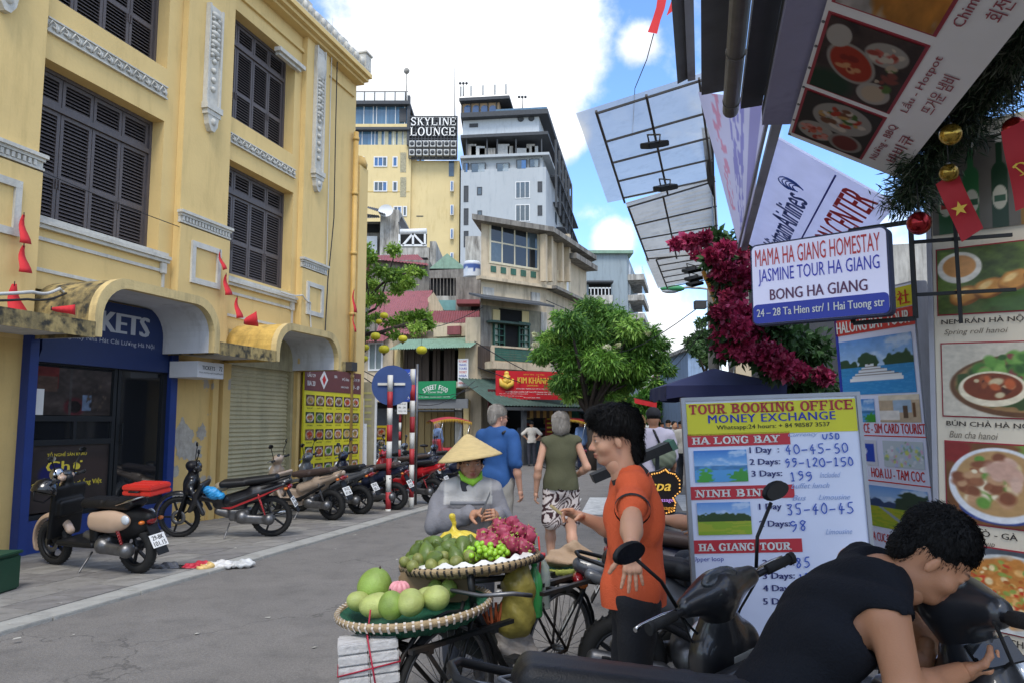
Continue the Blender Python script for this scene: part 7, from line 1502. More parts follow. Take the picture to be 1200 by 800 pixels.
# fruit: one mesh per kind, copied
rf=random.Random(9);FR={}
def fruit(kind,pos,lb,cat,sc=1,rot=None,grp=None,nm=None):
    """meshes are shared by all fruit of a kind"""
    if kind not in FR:
        if kind=='mango':FR[kind]=[('skin',sdf_geo([ell((0,0,0),(.05,.04,.036)),ell((.02,.008,0),(.035,.033,.032)),cap((-.045,0,.0),(-.058,-.002,.002),.006)],.005),mat('mango_green','#56682c',.4,var=.3,scale=14,bump=.1,spec=.4))]
        if kind=='olive':FR[kind]=[('skin',sdf_geo([ell((0,0,0),(.04,.038,.036))],.005),mat('fruit_olive','#74783c',.5,var=.35,scale=18))]
        if kind=='grape':FR[kind]=[('skin',sdf_geo([ell((0,0,0),(.0155,.0155,.0175))],.0035),mat('green_jujube','#8cb82e',.3,var=.15,scale=20))]
        if kind=='pomelo':FR[kind]=[('skin',sdf_geo([ell((0,0,0),(.074,.074,.07)),ell((0,0,.03),(.05,.05,.052))],.008),mat('pomelo_skin','#7c9440',.5,var=.4,scale=5,bump=.25,bscale=160)),('stalk',sdf_geo([cap((0,0,.078),(0,0,.09),.005)],.003),M_wood)]
        if kind=='pale':FR[kind]=[('skin',sdf_geo([ell((0,0,0),(.082,.064,.058)),ell((.03,0,0),(.05,.05,.05))],.008),mat('pomelo_pale','#a3ad62',.5,var=.35,scale=5,grime=.25,gcol='#7a7440',bump=.25,bscale=160))]
        if kind=='dragon':
            sc_=[ell((0,0,0),(.054,.045,.045))];gr_=[];rr=random.Random(4)
            for i in range(16):
                a=i*2.4;h=-.035+.07*i/15;d=V3((h*1.1,.037*math.cos(a),.037*math.sin(a)));q=d*1.0+V3((.02,.007*math.cos(a),.007*math.sin(a)));sc_.append(cap(d,lerp(d,q,.6),.01,.006,.008));gr_.append(cap(lerp(d,q,.55),q+V3((.003,.001*math.cos(a),.001*math.sin(a))),.005,.002,.002))
            gr_+=[cap((.045,0,0),(.066,.008*math.cos(a),.008*math.sin(a)),.007,.003,.003) for a in(0,2,4)]
            FR[kind]=[('skin',sdf_geo(sc_,.004),mat('dragon_skin','#94344a',.45,var=.2,scale=12)),('scales',sdf_geo(gr_,.003),mat('dragon_scales','#9aa848',.5,var=.2,scale=20))]
        FR[kind]=[(n_,mesh_obj(n_,g_[0],g_[1],m_,None,True),m_) for n_,g_,m_ in FR[kind]]
        for _,ob,_ in FR[kind]:COL.objects.unlink(ob)
    L_=FR[kind];rot=rot or(rf.uniform(0,6),rf.uniform(0,6),rf.uniform(0,6))
    if len(L_)==1:t=L_[0][1].copy();t.name=nm or kind;COL.objects.link(t);t.location=pos;t.rotation_euler=rot;tag(t,lb,cat,grp)
    else:
        t=thing(nm or kind,lb,cat,pos,0,grp);t.rotation_euler=rot
        for n_,ob,_ in L_:c=ob.copy();c.name=n_;link(c,t)
    t.scale=(sc,)*3;return t
def heap(kind,c,cx,cy,rx,ry,n,r,lift,lb,cat,grp,nm,seed=1,layers=3,sc=(.9,1.1),dz=.02):
    rr=random.Random(seed);pts=[];tries=0
    while len(pts)<n and tries<6000:
        tries+=1;a=rr.uniform(0,2*PI);q=math.sqrt(rr.random());x,y=cx+rx*q*math.cos(a),cy+ry*q*math.sin(a);z=r*.9
        for(u,v,w) in pts:
            d2=(x-u)**2+(y-v)**2
            if d2<(1.75*r)**2:z=max(z,w+math.sqrt(max((1.75*r)**2-d2,0)))
        if z>r*.9+(layers-1)*r*1.3*(1-q*.6)+.001:continue
        pts.append((x,y,z))
    for(x,y,z) in pts:fruit(kind,onto(c,x,y,z+lift+dz),lb,cat,rr.uniform(*sc),None,grp,nm)
heap('mango',cu,-.13,.0,.2,.24,40,.038,-.03,'green mango in the heap at the left of the upper tray','mango','green mangoes in the upper tray','mango',3,3)
heap('olive',cu,-.17,-.19,.18,.07,16,.034,-.02,'small olive coloured fruit along the front of the mango heap','fruit','small olive fruit along the tray front','olive_fruit',5,2,(.75,.95))
heap('grape',cu,.09,-.13,.12,.12,78,.0155,.0,'round lime green fruit in the cluster at the middle of the upper tray','jujube','lime green fruit clustered in the upper tray','green_jujube',7,5)
heap('dragon',cu,.2,.06,.17,.22,34,.038,-.02,'pink dragon fruit with green scales heaped at the right of the upper tray','dragon fruit','dragon fruit heaped in the upper tray','dragon_fruit',8,4,(.75,.95))
yb_=thing('yellow_bag','yellow plastic bag of fruit with a knotted top at the back of the upper tray','bag',onto(cu,-.08,.16,.09));sdf('bag',[ell((0,0,0),(.11,.08,.05)),ell((.06,0,-.01),(.07,.07,.04)),cap((-.02,0,.03),(-.02,-.01,.09),.02,.012,.03),cap((-.02,-.01,.09),(-.03,-.01,.13),.012,.018,.01)],.006,mat('yellow_plastic','#cdb63c',.35,var=.15,bump=.3,bscale=60),yb_,wrinkle=wr(.004,70,60,80))
for i,(px,py,D,k,sc,lb) in enumerate(((439,688,3.95,'pomelo',1.18,'large dark green pomelo at the left back of the lower tray'),(420,704,3.85,'pale',.8,'pale yellow green pomelo at the far left of the lower tray'),(440,709,3.7,'pale',.95,'pale green pomelo at the front left of the lower tray'),(459,710,3.66,'pomelo',.85,'green pomelo beside the pale one at the tray front'),(481,706,3.66,'pale',1.0,'pale green pomelo in the front middle of the lower tray'),(510,700,3.72,'pale',.95,'long pale pomelo at the front right of the lower tray'),(500,699,3.85,'pale',.8,'pale pomelo half hidden behind the front ones'),(510,689,4.0,'pomelo',.55,'small green fruit before the cardboard box'),(526,690,3.98,'pomelo',.6,'small dark green fruit at the right of the cardboard box'))):
    fruit(k,at(px,py,D),lb,'pomelo',sc,(rf.uniform(-.2,.2),rf.uniform(-.3,.3),rf.uniform(0,6)),None,'pomelo')
pp=thing('cut_pomelo','half peeled pomelo showing pink segments over its opened rind','pomelo',at(468,697,3.82));sdf('rind',[ell((0,0,-.01),(.07,.07,.05)),sub(ell((0,0,.04),(.064,.064,.05)))],.005,mat('pomelo_skin','#86a040'),pp)
for i in range(9):
    a=2*PI*i/9;sdf('segment',[ell((.022*math.cos(a),.022*math.sin(a),.03),(.03,.019,.036),Matrix.Rotation(a,3,'Z'))],.005,mat('pomelo_pink','#d58f94',.5,var=.15,scale=25),pp)
MB().lathe([(.035,.012),(.066,.0),(.068,.006),(.035,.02)],20).build('pith',mat('pith','#dcb9b4',.8),pp)
bx=thing('cardboard_box','flattened brown cardboard box between the two fruit trays','box',at(500,684,4.1));M_card=mat('cardboard','#8a7355',.85,var=.12);MB().box(-.14,.22,-.05,.15,-.08,.05).build('carton',M_card,bx,.004);box('flap',-.13,.05,-.055,-.05,-.03,.07,M_card,bx)
cl2=thing('brown_cloth','beige brown cloth folded over the small tray behind the saddle','cloth',cr_+V3((0,0,.01)));sdf('cloth',[ell((0,0,.02),(.16,.13,.03)),cap((-.08,0,.03),(.02,0,.11),.05,.02,.06),cap((.02,0,.1),(.14,0,.02),.025,.03,.05)],.008,mat('brown_cloth','#a98f74',.9,var=.1,bump=.3,bscale=80),cl2,wrinkle=wr(.008,40,45,35))
def bottle(lb,c,m_,h=.27,r=.042,capc='#2f8f4a'):
    t=thing('plastic_bottle',lb,'bottle',c);MB().lathe([(0,0),(r*.9,0),(r,.01),(r*.96,h*.3),(r,h*.34),(r*.97,h*.5),(r,h*.62),(r*.8,h*.76),(r*.32,h*.88),(r*.3,h*.93),(0,h*.93)],20).build('bottle_body',m_,t);MB().cyl((0,0,h*.92),(0,0,h),r*.38,n=14).build('cap',mat('cap'+capc,capc,.5),t)
bottle('green plastic bottle hanging from the upper tray',at(626,722,4.25),mat('green_pet','#3f9a52',.15,var=.1,alpha=.85,spec=.8),.29,.046);bottle('clear plastic bottle with red label hanging behind the green one',at(636,712,4.4),mat('clear_pet','#a9b3ae',.1,var=.05,alpha=.6,spec=.8),.3,.044,'#b52a30')
ps=thing('yellow_sack','big translucent yellow plastic bag hanging below the dragon fruit','bag',at(607,702,4.12));sdf('bag',[ell((0,0,0),(.085,.08,.15)),ell((-.01,0,-.1),(.1,.08,.1)),cap((0,0,.1),(.02,0,.2),.08,.03,.05)],.01,transl(mat('khaki_plastic','#a89c50',.3,var=.3,scale=6,bump=.4,bscale=40),.45),ps,wrinkle=wr(.01,35,30,22))
ws=thing('white_sack','grey white plastic sack slung low beside the rear wheel of the bicycle','sack',at(592,748,4.2));sdf('sack',[ell((0,0,0),(.13,.1,.09)),ell((.03,0,-.06),(.14,.1,.07))],.01,mat('grey_plastic','#8d867f',.5,var=.2,bump=.4,bscale=40),ws,wrinkle=wr(.012,30,32,38))
tb2=thing('blue_bag','pale blue plastic bag tucked under the yellow one','bag',at(588,722,4.3));sdf('bag',[ell((0,0,0),(.07,.06,.07))],.01,mat('pale_blue_plastic','#7e95a8',.4,var=.2),tb2,wrinkle=wr(.01,50,45,48))
ob_=thing('orange_strap','knotted orange strap and bag hanging in the middle of the bicycle','strap',at(572,712,4.1));m=MB()
for k in range(5):m.tube([(-.05+.03*k,0,.03),(-.02+.02*k,-.02,-.05-.01*k),(.02+.01*k,0,-.1+.02*k),(.05,.01,-.02-.02*k)],.008,6)
m.build('strap',mat('orange_web','#a5532c',.7,var=.2),ob_);dk=thing('dark_bag','dark cloth bundle hanging in the bicycle frame under the trays','bag',at(548,735,4.15));sdf('bundle',[ell((0,0,0),(.14,.1,.1)),ell((.05,0,-.07),(.12,.09,.08)),ell((-.1,0,.04),(.08,.08,.08))],.012,mat('dark_cloth','#242827',.9,var=.3,bump=.4),dk,wrinkle=wr(.014,30,32,28))
for i,(a,b,lb) in enumerate(((at(631,628,4.3),at(631,690,4.3),'red cord holding the bottles at the tray edge'),(at(596,668,4.1),at(594,715,4.1),'dark cord hanging from the rim of the upper tray'))):o=MB().tube([a,lerp(a,b,.5)+V3((.01,0,0)),b],.005,5).build('cord',M_red if i==0 else M_cable);tag(o,lb,'cord')
# bundle of white foam boxes tied with red string at the front
fx=thing('foam_bundle','bundle of white foam boxes tied with red string hanging below the pomelo tray','bundle',at(432,775,3.55));fx.rotation_euler=(0,R(-4),R(12))
M_foam=mat('foam_wrap','#b9b7b5',.4,var=.1,scale=10,bump=.5,bscale=30)
for i in range(2):
    for j in range(5):MB().box(-.13+i*.135,.0+i*.13,-.08,.08,-.13+j*.048,-.085+j*.048).build('foam_box',M_foam,fx,.006)
st2=MB()
for z in(-.02,):st2.tube([(-.135,-.085,z),(.135,-.085,z+.03),(.135,.085,z+.03),(-.135,.085,z)],.004,5,closed=True)
st2.tube([(.03,-.087,-.13),(.0,-.087,.12),(0,.087,.12),(.03,.087,-.13)],.004,5,closed=True);st2.tube([(0,0,.11),(.02,.02,.22)],.004,5);st2.build('red_string',mat('string_red','#a02038',.7),fx)
# ------------------------------------------------------------------ the right side: awnings, signs, boards
VPd=V3((.24,.971,0)).normalized()
def run(px,py,Y,Y2=-.4):      # a line parallel to the street through a pixel at depth Y, ending at depth Y2
    a=at(px,py,Y);return a,a-VPd*((Y-Y2)/VPd.y)
M_lil=mat('lilac_panel','#8c8ba6',.6,var=.08,scale=3,grime=.25,gcol='#5f5e72');M_gb=mat('grey_board','#63656a',.7,var=.12,grime=.4);M_gl=mat('light_grey_trim','#9a9ca6',.6,var=.08,grime=.3);M_duct=mat('duct_dark','#303034',.55,var=.2,grime=.3)
M_ban=mat('banner_white','#d3d1d2',.6,var=.06,scale=2,trans=0)
ra=thing('restaurant_awning','grey and lilac soffit boards and gutters of the near restaurant roof overhead','awning',(1.1,3.3,2.9));o_=V3(ra.location)
def slab_run(name,p1,p2,Y,th,m,par=ra,Y2=-.4):
    a,a2=run(*p1,Y,Y2);b,b2=run(*p2,Y,Y2);u=V3((0,0,th));mb=MB();vs=[q-V3(par.location) for q in(a,b,b2,a2,a+u,b+u,b2+u,a2+u)]
    return mb.add(vs,[(0,1,2,3),(7,6,5,4),(0,4,5,1),(1,5,6,2),(2,6,7,3),(3,7,4,0)]).build(name,m,par)
slab_run('lilac_soffit',(893,147),(928,146),3.35,.03,M_lil);slab_run('dark_soffit',(868,128),(893,124),3.4,.05,M_duct);slab_run('grey_soffit_board',(822,112),(849,107),3.45,.03,M_gb);slab_run('trim_strip',(806,96),(815,94),3.5,.05,M_gl);slab_run('fascia_strip',(794,99),(806,93),3.5,.12,M_gb)
slab_run('roof_slab',(893,140),(1160,130),3.35,.05,M_slab)
for nm,(px,py),r,m_ in(('drain_pipe',(856,130),.036,mat('pipe_grey','#6b6763',.45,metal=.4,var=.2,grime=.5)),('awning_roller',(886,104),.05,M_duct)):
    a,b=run(px,py,3.4);mb=MB().cyl(a-o_,b-o_,r,n=16)
    for k in range(6):q=a.lerp(b,.03+k*.12)-o_;mb.cyl(q,q+(a-b).normalized()*.012,r*1.08,n=16)
    mb.build(nm,m_,ra)
# printed banner with food pictures under the awning (text runs towards the camera)
def bframe(p1,p2,Y,out=.0):
    a,_=run(*p1,Y);b,_=run(*p2,Y);x=-VPd;z=(a-b).normalized();z=(z-x*z.dot(x)).normalized();y=z.cross(x);M=Matrix(((x.x,y.x,z.x,b.x),(x.y,y.y,z.y,b.y),(x.z,y.z,z.z,b.z),(0,0,0,1)));return M,(a-b).length
Mf,hf=bframe((929,149),(1052,209),3.3)
fbn=thing('food_banner','overhead banner printed with hotpot and roast dish photographs and red captions','banner',M=Mf);M_pr1=vmat('print',.35);M_pr2=transl(vmat('print_cloth',.7),.45)
box('sheet',0,3.4,.0,.012,0,hf,M_ban,fbn);
def hotpot(u,v):
    p=Paint(u,v,'#4a3c38',1.3);p.mott(.7,6,2);p.ell(.12,.8,.2,.3,'#24402c',.5);p.ell(.5,.62,.2,.36,'#a8a49c',.08,-.9);p.ell(.5,.62,.17,.31,'#b03a22',.1,-.9);p.speck(.5,.62,.1,.15,['#c86a3a','#8a2a1c','#d8a070'],10,.05,1);p.ell(.2,.25,.16,.2,'#b8b4ac',.1);p.ell(.2,.25,.12,.14,'#c8b8a0',.2)
    p.ell(.75,.3,.15,.24,'#b0aca4',.1);p.speck(.75,.3,.1,.16,['#a84a3c','#c8685a','#d8d0c0'],16,.05,2);p.ell(.8,.85,.14,.14,'#c0bcb4',.1);p.speck(.45,.2,.2,.1,['#8a4a40','#c8b8a0','#5c7a3c'],14,.05,5);return p.out()
def roast(u,v):
    p=Paint(u,v,'#b8b4b0',1.2);p.ell(.2,.3,.3,.4,'#c8893a',.3,rough=.4,seed=4);p.ell(.6,.5,.3,.4,'#7a3a22',.2,.4,.3,5);p.ell(.75,.6,.16,.3,'#9a4a2c',.2,.6);p.ell(.4,.15,.15,.12,'#5c7a34',.4);p.mott(.4,9);return p.out()
def seafood(u,v):
    p=Paint(u,v,'#3c3834',1.3);p.ell(.25,.72,.2,.26,'#b0aaa0',.1);p.speck(.25,.72,.15,.2,['#b0483a','#c86a50','#d8988a'],24,.05,7);p.ell(.22,.28,.2,.24,'#9a948c',.1);p.ell(.22,.28,.16,.18,'#7a3a34',.2);p.ell(.68,.45,.3,.4,'#a8a49c',.06,.3);p.speck(.68,.45,.2,.3,['#b8402c','#c8a060','#7a5038','#4a6a30','#d8d0c0'],40,.055,8);return p.out()
M_rfr=mat('frame_red','#8e2430',.6,var=0);M_cap=mat('caption_red','#8a3540',.6,var=0)
for i,(fn,s1,s2) in enumerate(((seafood,'Nướng - BBQ','바비큐'),(hotpot,'Lẩu - Hotpot','뜨거운 냄비'),(roast,'Chim Quay / Roast bird','회전하는 새'),(seafood,'Hải sản - Seafood','해산물'))):
    w_=(.46,.52,.8,.6)[i];x=(.06,.58,1.18,2.08)[i];h0=hf*(.36 if i<3 else.36)
    box('picture_frame',x-.012,x+w_+.012,-.002,0,h0-.012,hf*.95+.012,M_rfr,fbn);picture('food_photo',x,x+w_,h0,hf*.95,110,80,fn,M_pr2,fbn,-.005)
    text(s1,x+w_*.1,hf*.22,min(w_*.85,.07*len(s1)*.62),.042,M_cap,fbn,-.004,.01);text(s2,x+w_*.2,hf*.08,min(w_*.7,.3),.05,M_cap,fbn,-.004,.01)
for i in range(20):MB().cyl((.02+i*.17,-.004,hf*.985),(.02+i*.17,.0,hf*.985),.006,n=8).build('eyelet',M_met,fbn)
# airline banner farther along
Ma,ha=bframe((912,150),(1050,241),3.92);ab=thing('airline_banner','white overhead banner lettered VietnamAirlines in blue and CENTER in red','banner',M=Ma@Matrix.Translation((-2.6,0,0)))
box('sheet',0,2.6,0,.012,0,ha,transl(mat('banner_blue_white','#d9ddf0',.55,var=.05),.6),ab);box('blue_rule',0,2.55,-.003,0,ha*.46,ha*.475,M_btxt,ab);M_vb=mat('airline_blue','#2b4fa0',.5,var=0)
text('VietnamAirlines',.35,ha*.56,1.55,ha*.26,M_vb,ab,-.003,.03,shear=.15);text('INFORMATION CENTER',.1,ha*.1,2.4,ha*.28,mat('centre_red','#c02c34',.5,var=0),ab,-.003,.03)
lt=MB()
for k in range(5):lt.tube([(2.02+.05*math.cos(a)*(1+.2*k),-.003,ha*(.68+.02*k)+.04*math.sin(a)*(1+.25*k)) for a in[x*.4 for x in range(-2,9)]],.004,4)
lt.build('lotus_logo',M_vb,ab)
# aluminium edge and translucent back-printed awning flap
al=thing('awning_edge','aluminium edge rail between the two white awning sheets','rail',at(893,200,4.8));a,b=run(910,150,3.9,3.0);c=at(872,292,6.55);MB().bar(b-V3(al.location),c-V3(al.location),.05,.03).bar(b-V3(al.location)+V3((-.05,0,.01)),c-V3(al.location)+V3((-.05,0,.01)),.015,.03).build('rail',M_gl,al)
fl=thing('printed_flap','translucent white awning flap with red and purple print showing through from behind','awning',at(860,200,4.8));q=[at(818,108,3.75),at(902,118,3.6),at(874,290,6.4),at(866,290,6.6)];nu,nv=60,70;vs=[];uu=[]
for j in range(nv):
    for i in range(nu):u_,v_=i/(nu-1),j/(nv-1);vs.append(q[0].lerp(q[1],u_).lerp(q[3].lerp(q[2],u_),v_)-V3(fl.location));uu.append((u_,v_))
uu=np.array(uu);p=Paint(uu[:,0],uu[:,1],'#a9aac2');p.lay(((uu[:,0]>.12)&(uu[:,0]<.3)&(uu[:,1]<.65))*(.45*(vn(uu[:,0],uu[:,1],26,2)>.45)),'#b04a5c');p.lay(((uu[:,0]>.42)&(uu[:,0]<.66)&(uu[:,1]<.85))*(.5*(vn(uu[:,0]*2,uu[:,1],22,4)>.5)),'#4c4a94');p.rect(.74,.9,0,1,'#8280a8');p.mott(.1,4)
F_=[(j*nu+i,j*nu+i+1,(j+1)*nu+i+1,(j+1)*nu+i) for j in range(nv-1) for i in range(nu-1)];mesh_obj('sheet',vs,F_,M_pr2,fl,False,s2l(np.stack(p.out(),1)))
# translucent street awnings on steel frames
M_poly=mat('polycarbonate','#c9cfd0',.12,var=.12,scale=1.2,spec=.8,grime=.3,gcol='#9a9e98');M_poly2=mat('corrugated_plastic','#d3d3cd',.35,var=.15,scale=1.5,grime=.35,gcol='#94958a');transl(M_poly,.35,.28);transl(M_poly2,.5,.08);M_stl=mat('frame_steel','#4f4b48',.6,metal=.3,var=.2)
def awning(lb,c,m_,wav,cols,rows,tubes=.014):
    """c: near-left, near-right, far-right, far-left corners"""
    t=thing('street_awning',lb,'awning',c[0]);o=V3(c[0]);c=[V3(x)-o for x in c];P_=lambda u_,v_:c[0].lerp(c[1],u_).lerp(c[3].lerp(c[2],u_),v_)
    n=wav or 1;vs=[]
    for i in range(2*n+1):v_=i/(2*n);d=V3((0,0,.05*(i%2) if wav else 0));vs+=[P_(0,v_)+d,P_(1,v_)+d]
    MB().add(vs,[(2*i,2*i+1,2*i+3,2*i+2) for i in range(2*n)]).build('sheet',m_,t,recalc=False);dn=V3((0,0,-.045))
    for i,u_ in enumerate(cols):MB().bar(P_(u_,0)+dn,P_(u_,1)+dn,tubes*1.6,tubes*1.6).build('frame_rafter',M_stl,t)
    for v_ in rows:MB().bar(P_(cols[0],v_)+dn*.6,P_(1,v_)+dn*.6,tubes*1.4,tubes*1.4).build('frame_purlin',M_stl,t)
    return t,P_,o
A1=[at(675,133,6.96),at(822,86,6.9),at(838,212,9.7),at(712,238,9.8)];t1,P1,o1=awning('large flat translucent awning over the street, nearest of the three',A1,M_poly,0,[.16,.56,.98],[.03,.28,.5,.72,.95])
A2=[at(733,240,9.75),at(838,208,9.7),at(843,296,13.0),at(757,303,13.1)];t2_,P2,o2=awning('corrugated pale awning in the middle of the three',A2,M_poly2,20,[.03,.42,.98],[.02,.3,.55,.8,.98])
A3=[at(756,304,13.1),at(843,290,13.0),at(845,324,16),at(771,338,16)];t3,P3,o3=awning('corrugated pale awning farthest along the street',A3,M_poly2,18,[.15,.98],[.02,.2,.4,.6,.8,.98])
aw_=thing('awning_flashing','dark vertical board between the first awning and the building','board',at(828,190,8.5));MB().add([q-V3(aw_.location) for q in(at(822,150,8.3),at(836,150,8.4),at(838,236,10),at(829,214,9.6))],[(0,1,2,3)]).build('board',M_duct,aw_)
def flood(P_,o,u_,v_,s,lb):
    c=o+P_(u_,v_)+V3((0,0,-.18));t=thing('flood_lamp',lb,'lamp',c);t.rotation_euler=(R(20),R(-15),R(15));MB().box(-.11*s,.11*s,-.09*s,.09*s,-.03,.03).build('case',M_blkp,t,.008);box('lens',-.08*s,.08*s,-.065*s,.065*s,-.034,-.031,mat('lamp_lens_dim','#8a7f60',.3,var=.2),t);MB().tube([(0,-.1*s,.02),(0,-.12*s,.1),(0,.12*s,.1),(0,.1*s,.02)],.01,5).build('bracket',M_stl,t)
flood(P1,o1,.56,.3,1.1,'flood lamp under the front of the nearest awning');flood(P1,o1,.57,.78,1.1,'flood lamp under the back of the nearest awning')
for i,v_ in enumerate((.25,.55,.75)):flood(P3,o3,.6,v_,1.3,('first','second','third')[i]+' small flood lamp under the farthest awning')
# street side wall behind the awnings, orange struts
uw=thing('upper_shop_front','dark upper shop front above the bougainvillea with orange struts','building',(2.6,9,0));o_=V3(uw.location)
m=MB();w1=[at(838,495,9.6),at(846,495,17)];m.add([q-o_ for q in(V3((2.56,9.6,2.6)),V3((2.56,9.6,4.9)),V3((4.65,17,4.9)),V3((4.65,17,2.6)))],[(0,1,2,3)]).build('wall',M_duct,uw,recalc=False)
for i in range(2):MB().bar(at(824+i*9,318,11)-o_,at(846+i*9,372,11)-o_,.05,.05).build('strut',mat('strut_orange','#b9812e',.6,var=.1),uw)
MB().bar(at(829,318,11)-o_,at(850,372,11)-o_,.02,.03).build('strut',M_gl,uw)
# hanging light box sign
a=at(884,380,3.58);b=at(1043,366,3.2);tl=at(877,290,3.58);dd=b-a;dd.z=0;ws_=dd.length;hs=tl.z-a.z
hs_=thing('homestay_sign','hanging sign lettered MAMA HA GIANG HOMESTAY, JASMINE TOUR, with a blue address strip','sign',M=basis(V3((a.x,a.y,a.z)),dd,(.0,0,1)))
def rrect(x0,x1,z0,z1,r,n=5):
    o=[]
    for cx,cz,s in((x1-r,z0+r,-90),(x1-r,z1-r,0),(x0+r,z1-r,90),(x0+r,z0+r,180)):o+=[(cx+r*math.cos(R(s+90*i/n)),cz+r*math.sin(R(s+90*i/n))) for i in range(n+1)]
    return o
M_lit=mat('lit_panel','#d3d4ee',.4,var=.02,emit=.12)
MB().prism(rrect(-.008,ws_+.008,-.008,hs+.008,.03),.0,.07).build('rim',mat('sign_rim','#20264a',.5),hs_);MB().prism(rrect(0,ws_,0,hs,.025),-.004,.001).build('face',M_lit,hs_);MB().prism(rrect(0,ws_,0,hs*.24,.02),-.006,-.003).build('address_strip',mat('strip_blue','#2a3ba8',.5,var=.03),hs_)
text('MAMA HA GIANG HOMESTAY',ws_*.03,hs*.73,ws_*.93,hs*.22,mat('hot_red','#c8363c',.5,var=0),hs_,-.008,.004);text('JASMINE TOUR HA GIANG',ws_*.05,hs*.47,ws_*.9,hs*.22,mat('sign_text_blue','#2b36b8',.5,var=0),hs_,-.008,.003);text('BONG HA GIANG',ws_*.14,hs*.28,ws_*.72,hs*.14,mat('plum','#5e3158',.5,var=0),hs_,-.008,.02);text('24 – 28 Ta Hien str/ 1 Hai Tuong str',ws_*.03,hs*.05,ws_*.94,hs*.13,M_wtxt,hs_,-.009,.02)
fm_=MB();x0,x1,z0,z1=ws_*.7,ws_+.075,-.02,hs+.03
for p_,q_ in(((x0,z1),(x1,z1)),((x1,z1),(x1,z0)),((x1,z0),(x0,z0)),((x0,z0),(x0,z1))):fm_.bar((p_[0],.1,p_[1]),(q_[0],.1,q_[1]),.018,.018,up=(0,1,0))
for z_ in(.08,hs-.06):fm_.bar((x1,.1,z_),(x1+.35,.22,z_),.014,.014)
fm_.bar((x1+.16,.14,-.05),(x1+.16,.14,hs+.05),.014,.014);fm_.build('bracket_frame',M_blkp,hs_)
# tall tour poster
def panel(name,lb,cat,tl,tr,bl_,extra=0.0):
    tl,tr,bl_=at(*tl),at(*tr),at(*bl_);x=(tr-tl);z=(tl-bl_);w_=x.length;h=z.length;M=basis(bl_,x,z);t=thing(name,lb,cat,M=M);return t,w_,h
tp,wp,hp=panel('tour_poster','tall light box poster headed HALONG BAY TOUR with cruise ship and rice field pictures','poster',(973,352,4.3),(1064,330,3.7),(1006,690,4.3))
box('case',0,wp,.0,.09,-.3,hp,M_gl,tp,.006);box('face',.008,wp-.008,-.003,0,-.28,hp-.01,mat('poster_white','#d6daf0',.5,var=.02),tp)
def V_(py):return hp*(690-py)/(690-352)     # along the left edge
def sky_(p,y0,c1='#5f93d6',c2='#a9c6e8'):
    v=p.v;m_=(v>y0).astype(float);f=np.clip((v-y0)/(1-y0),0,1)[:,None];p.lay(m_,hrgb(c2)*(1-f)+hrgb(c1)*f);cl=np.clip((fbm(p.u*1.6,p.v*3,3,5)-.5)*4,0,1)*m_*.7;return p.lay(cl,'#d8e2f0')
def cruise(u,v):
    p=Paint(u,v,'#2f86c4',1.4);sky_(p,.5);p.mott(.15,14)
    for cx,w_,h_ in((.06,.09,.16),(.4,.13,.26),(.85,.17,.22),(.7,.08,.16),(.2,.06,.1)):p.ell(cx,.5,w_,h_,'#2c4a34',.15,rough=.5,seed=int(cx*50))
    p.lay((v<.5).astype(float)*.92,'#2f86c4');p.lay(((v<.5)&(vn(u,v*3,20,3)>.6)).astype(float)*.25,'#5fb0dc')
    for k in range(5):p.rect(.16+k*.05,.84-k*.09,.3+k*.05,.34+k*.05,'#d9dde4');p.rect(.2+k*.05,.8-k*.09,.335+k*.05,.35+k*.05,'#6a5a50')
    p.rect(.12,.86,.24,.3,'#e4e6ea');return p.out()
def room(u,v):p=Paint(u,v,'#b9a58c',1.4);p.rect(.35,.8,.35,.8,'#9fb6cc');p.rect(.0,.5,.1,.42,'#e0dcd6');p.rect(.6,.7,.15,.6,'#5c4a3c');p.rect(0,1,.8,1,'#d4c8b4');p.rect(.82,.9,.2,.7,'#6a4a34');return p.mott(.2,8).out()
def field(u,v):
    p=Paint(u,v,'#b9b02c',1.5);sky_(p,.52,'#6a9ad8','#b8cce4')
    for cx,w_,h_ in((.1,.14,.34),(.3,.14,.2),(.5,.12,.16),(.82,.26,.42),(.66,.1,.2)):p.ell(cx,.5,w_,h_,'#33466a' if cx<.6 else '#2f4234',.12,rough=.35,seed=int(cx*90))
    p.lay((v<.5)*1.,'#a3a82c');p.lay(((v<.5)&(vn(u,v*2.5,12,3)>.55)).astype(float)*.5,'#6f9a2e');p.lay(((np.abs(u-.35-(.5-v)*.9)<.025+.05*(.5-v))&(v<.5))*1.,'#8a98a8');return p.out()
def lake(u,v):p=Paint(u,v,'#4f97cf',1.6);sky_(p,.5,'#2f74c4','#8ab8e4');p.lay(((v<.52)&(v>.38))*.7*vn(u,v,14,6),'#2c5a8a');p.ell(.2,.15,.14,.25,'#3f9a34',.3,rough=.9,seed=3);p.ell(.88,.15,.2,.25,'#3c8f34',.3,rough=.9,seed=6);return p.out()
def notes(u,v):p=Paint(u,v,'#b8c4cc',1.8);p.speck(.5,.5,.5,.5,['#c8a0c0','#9ac0d0','#c8d070','#b0b8e0','#d0d4dc','#8aa88c'],70,.07,11);return p.out()
def ticket(u,v):p=Paint(u,v,'#c8ccd8',1.0);p.rect(.2,.9,.15,.85,'#2448b0');p.ell(.5,.55,.16,.16,'#d8dce8',.1);p.rect(.4,.6,.2,.4,'#c8484c');return p.out()
box('header',.0,wp,-.006,-.003,V_(397),V_(378),mat('head_red','#c03430',.5,var=.04),tp);text('HALONG BAY TOUR',.02,V_(394.5),wp-.05,V_(381)-V_(394.5),M_wtxt,tp,-.009,.03)
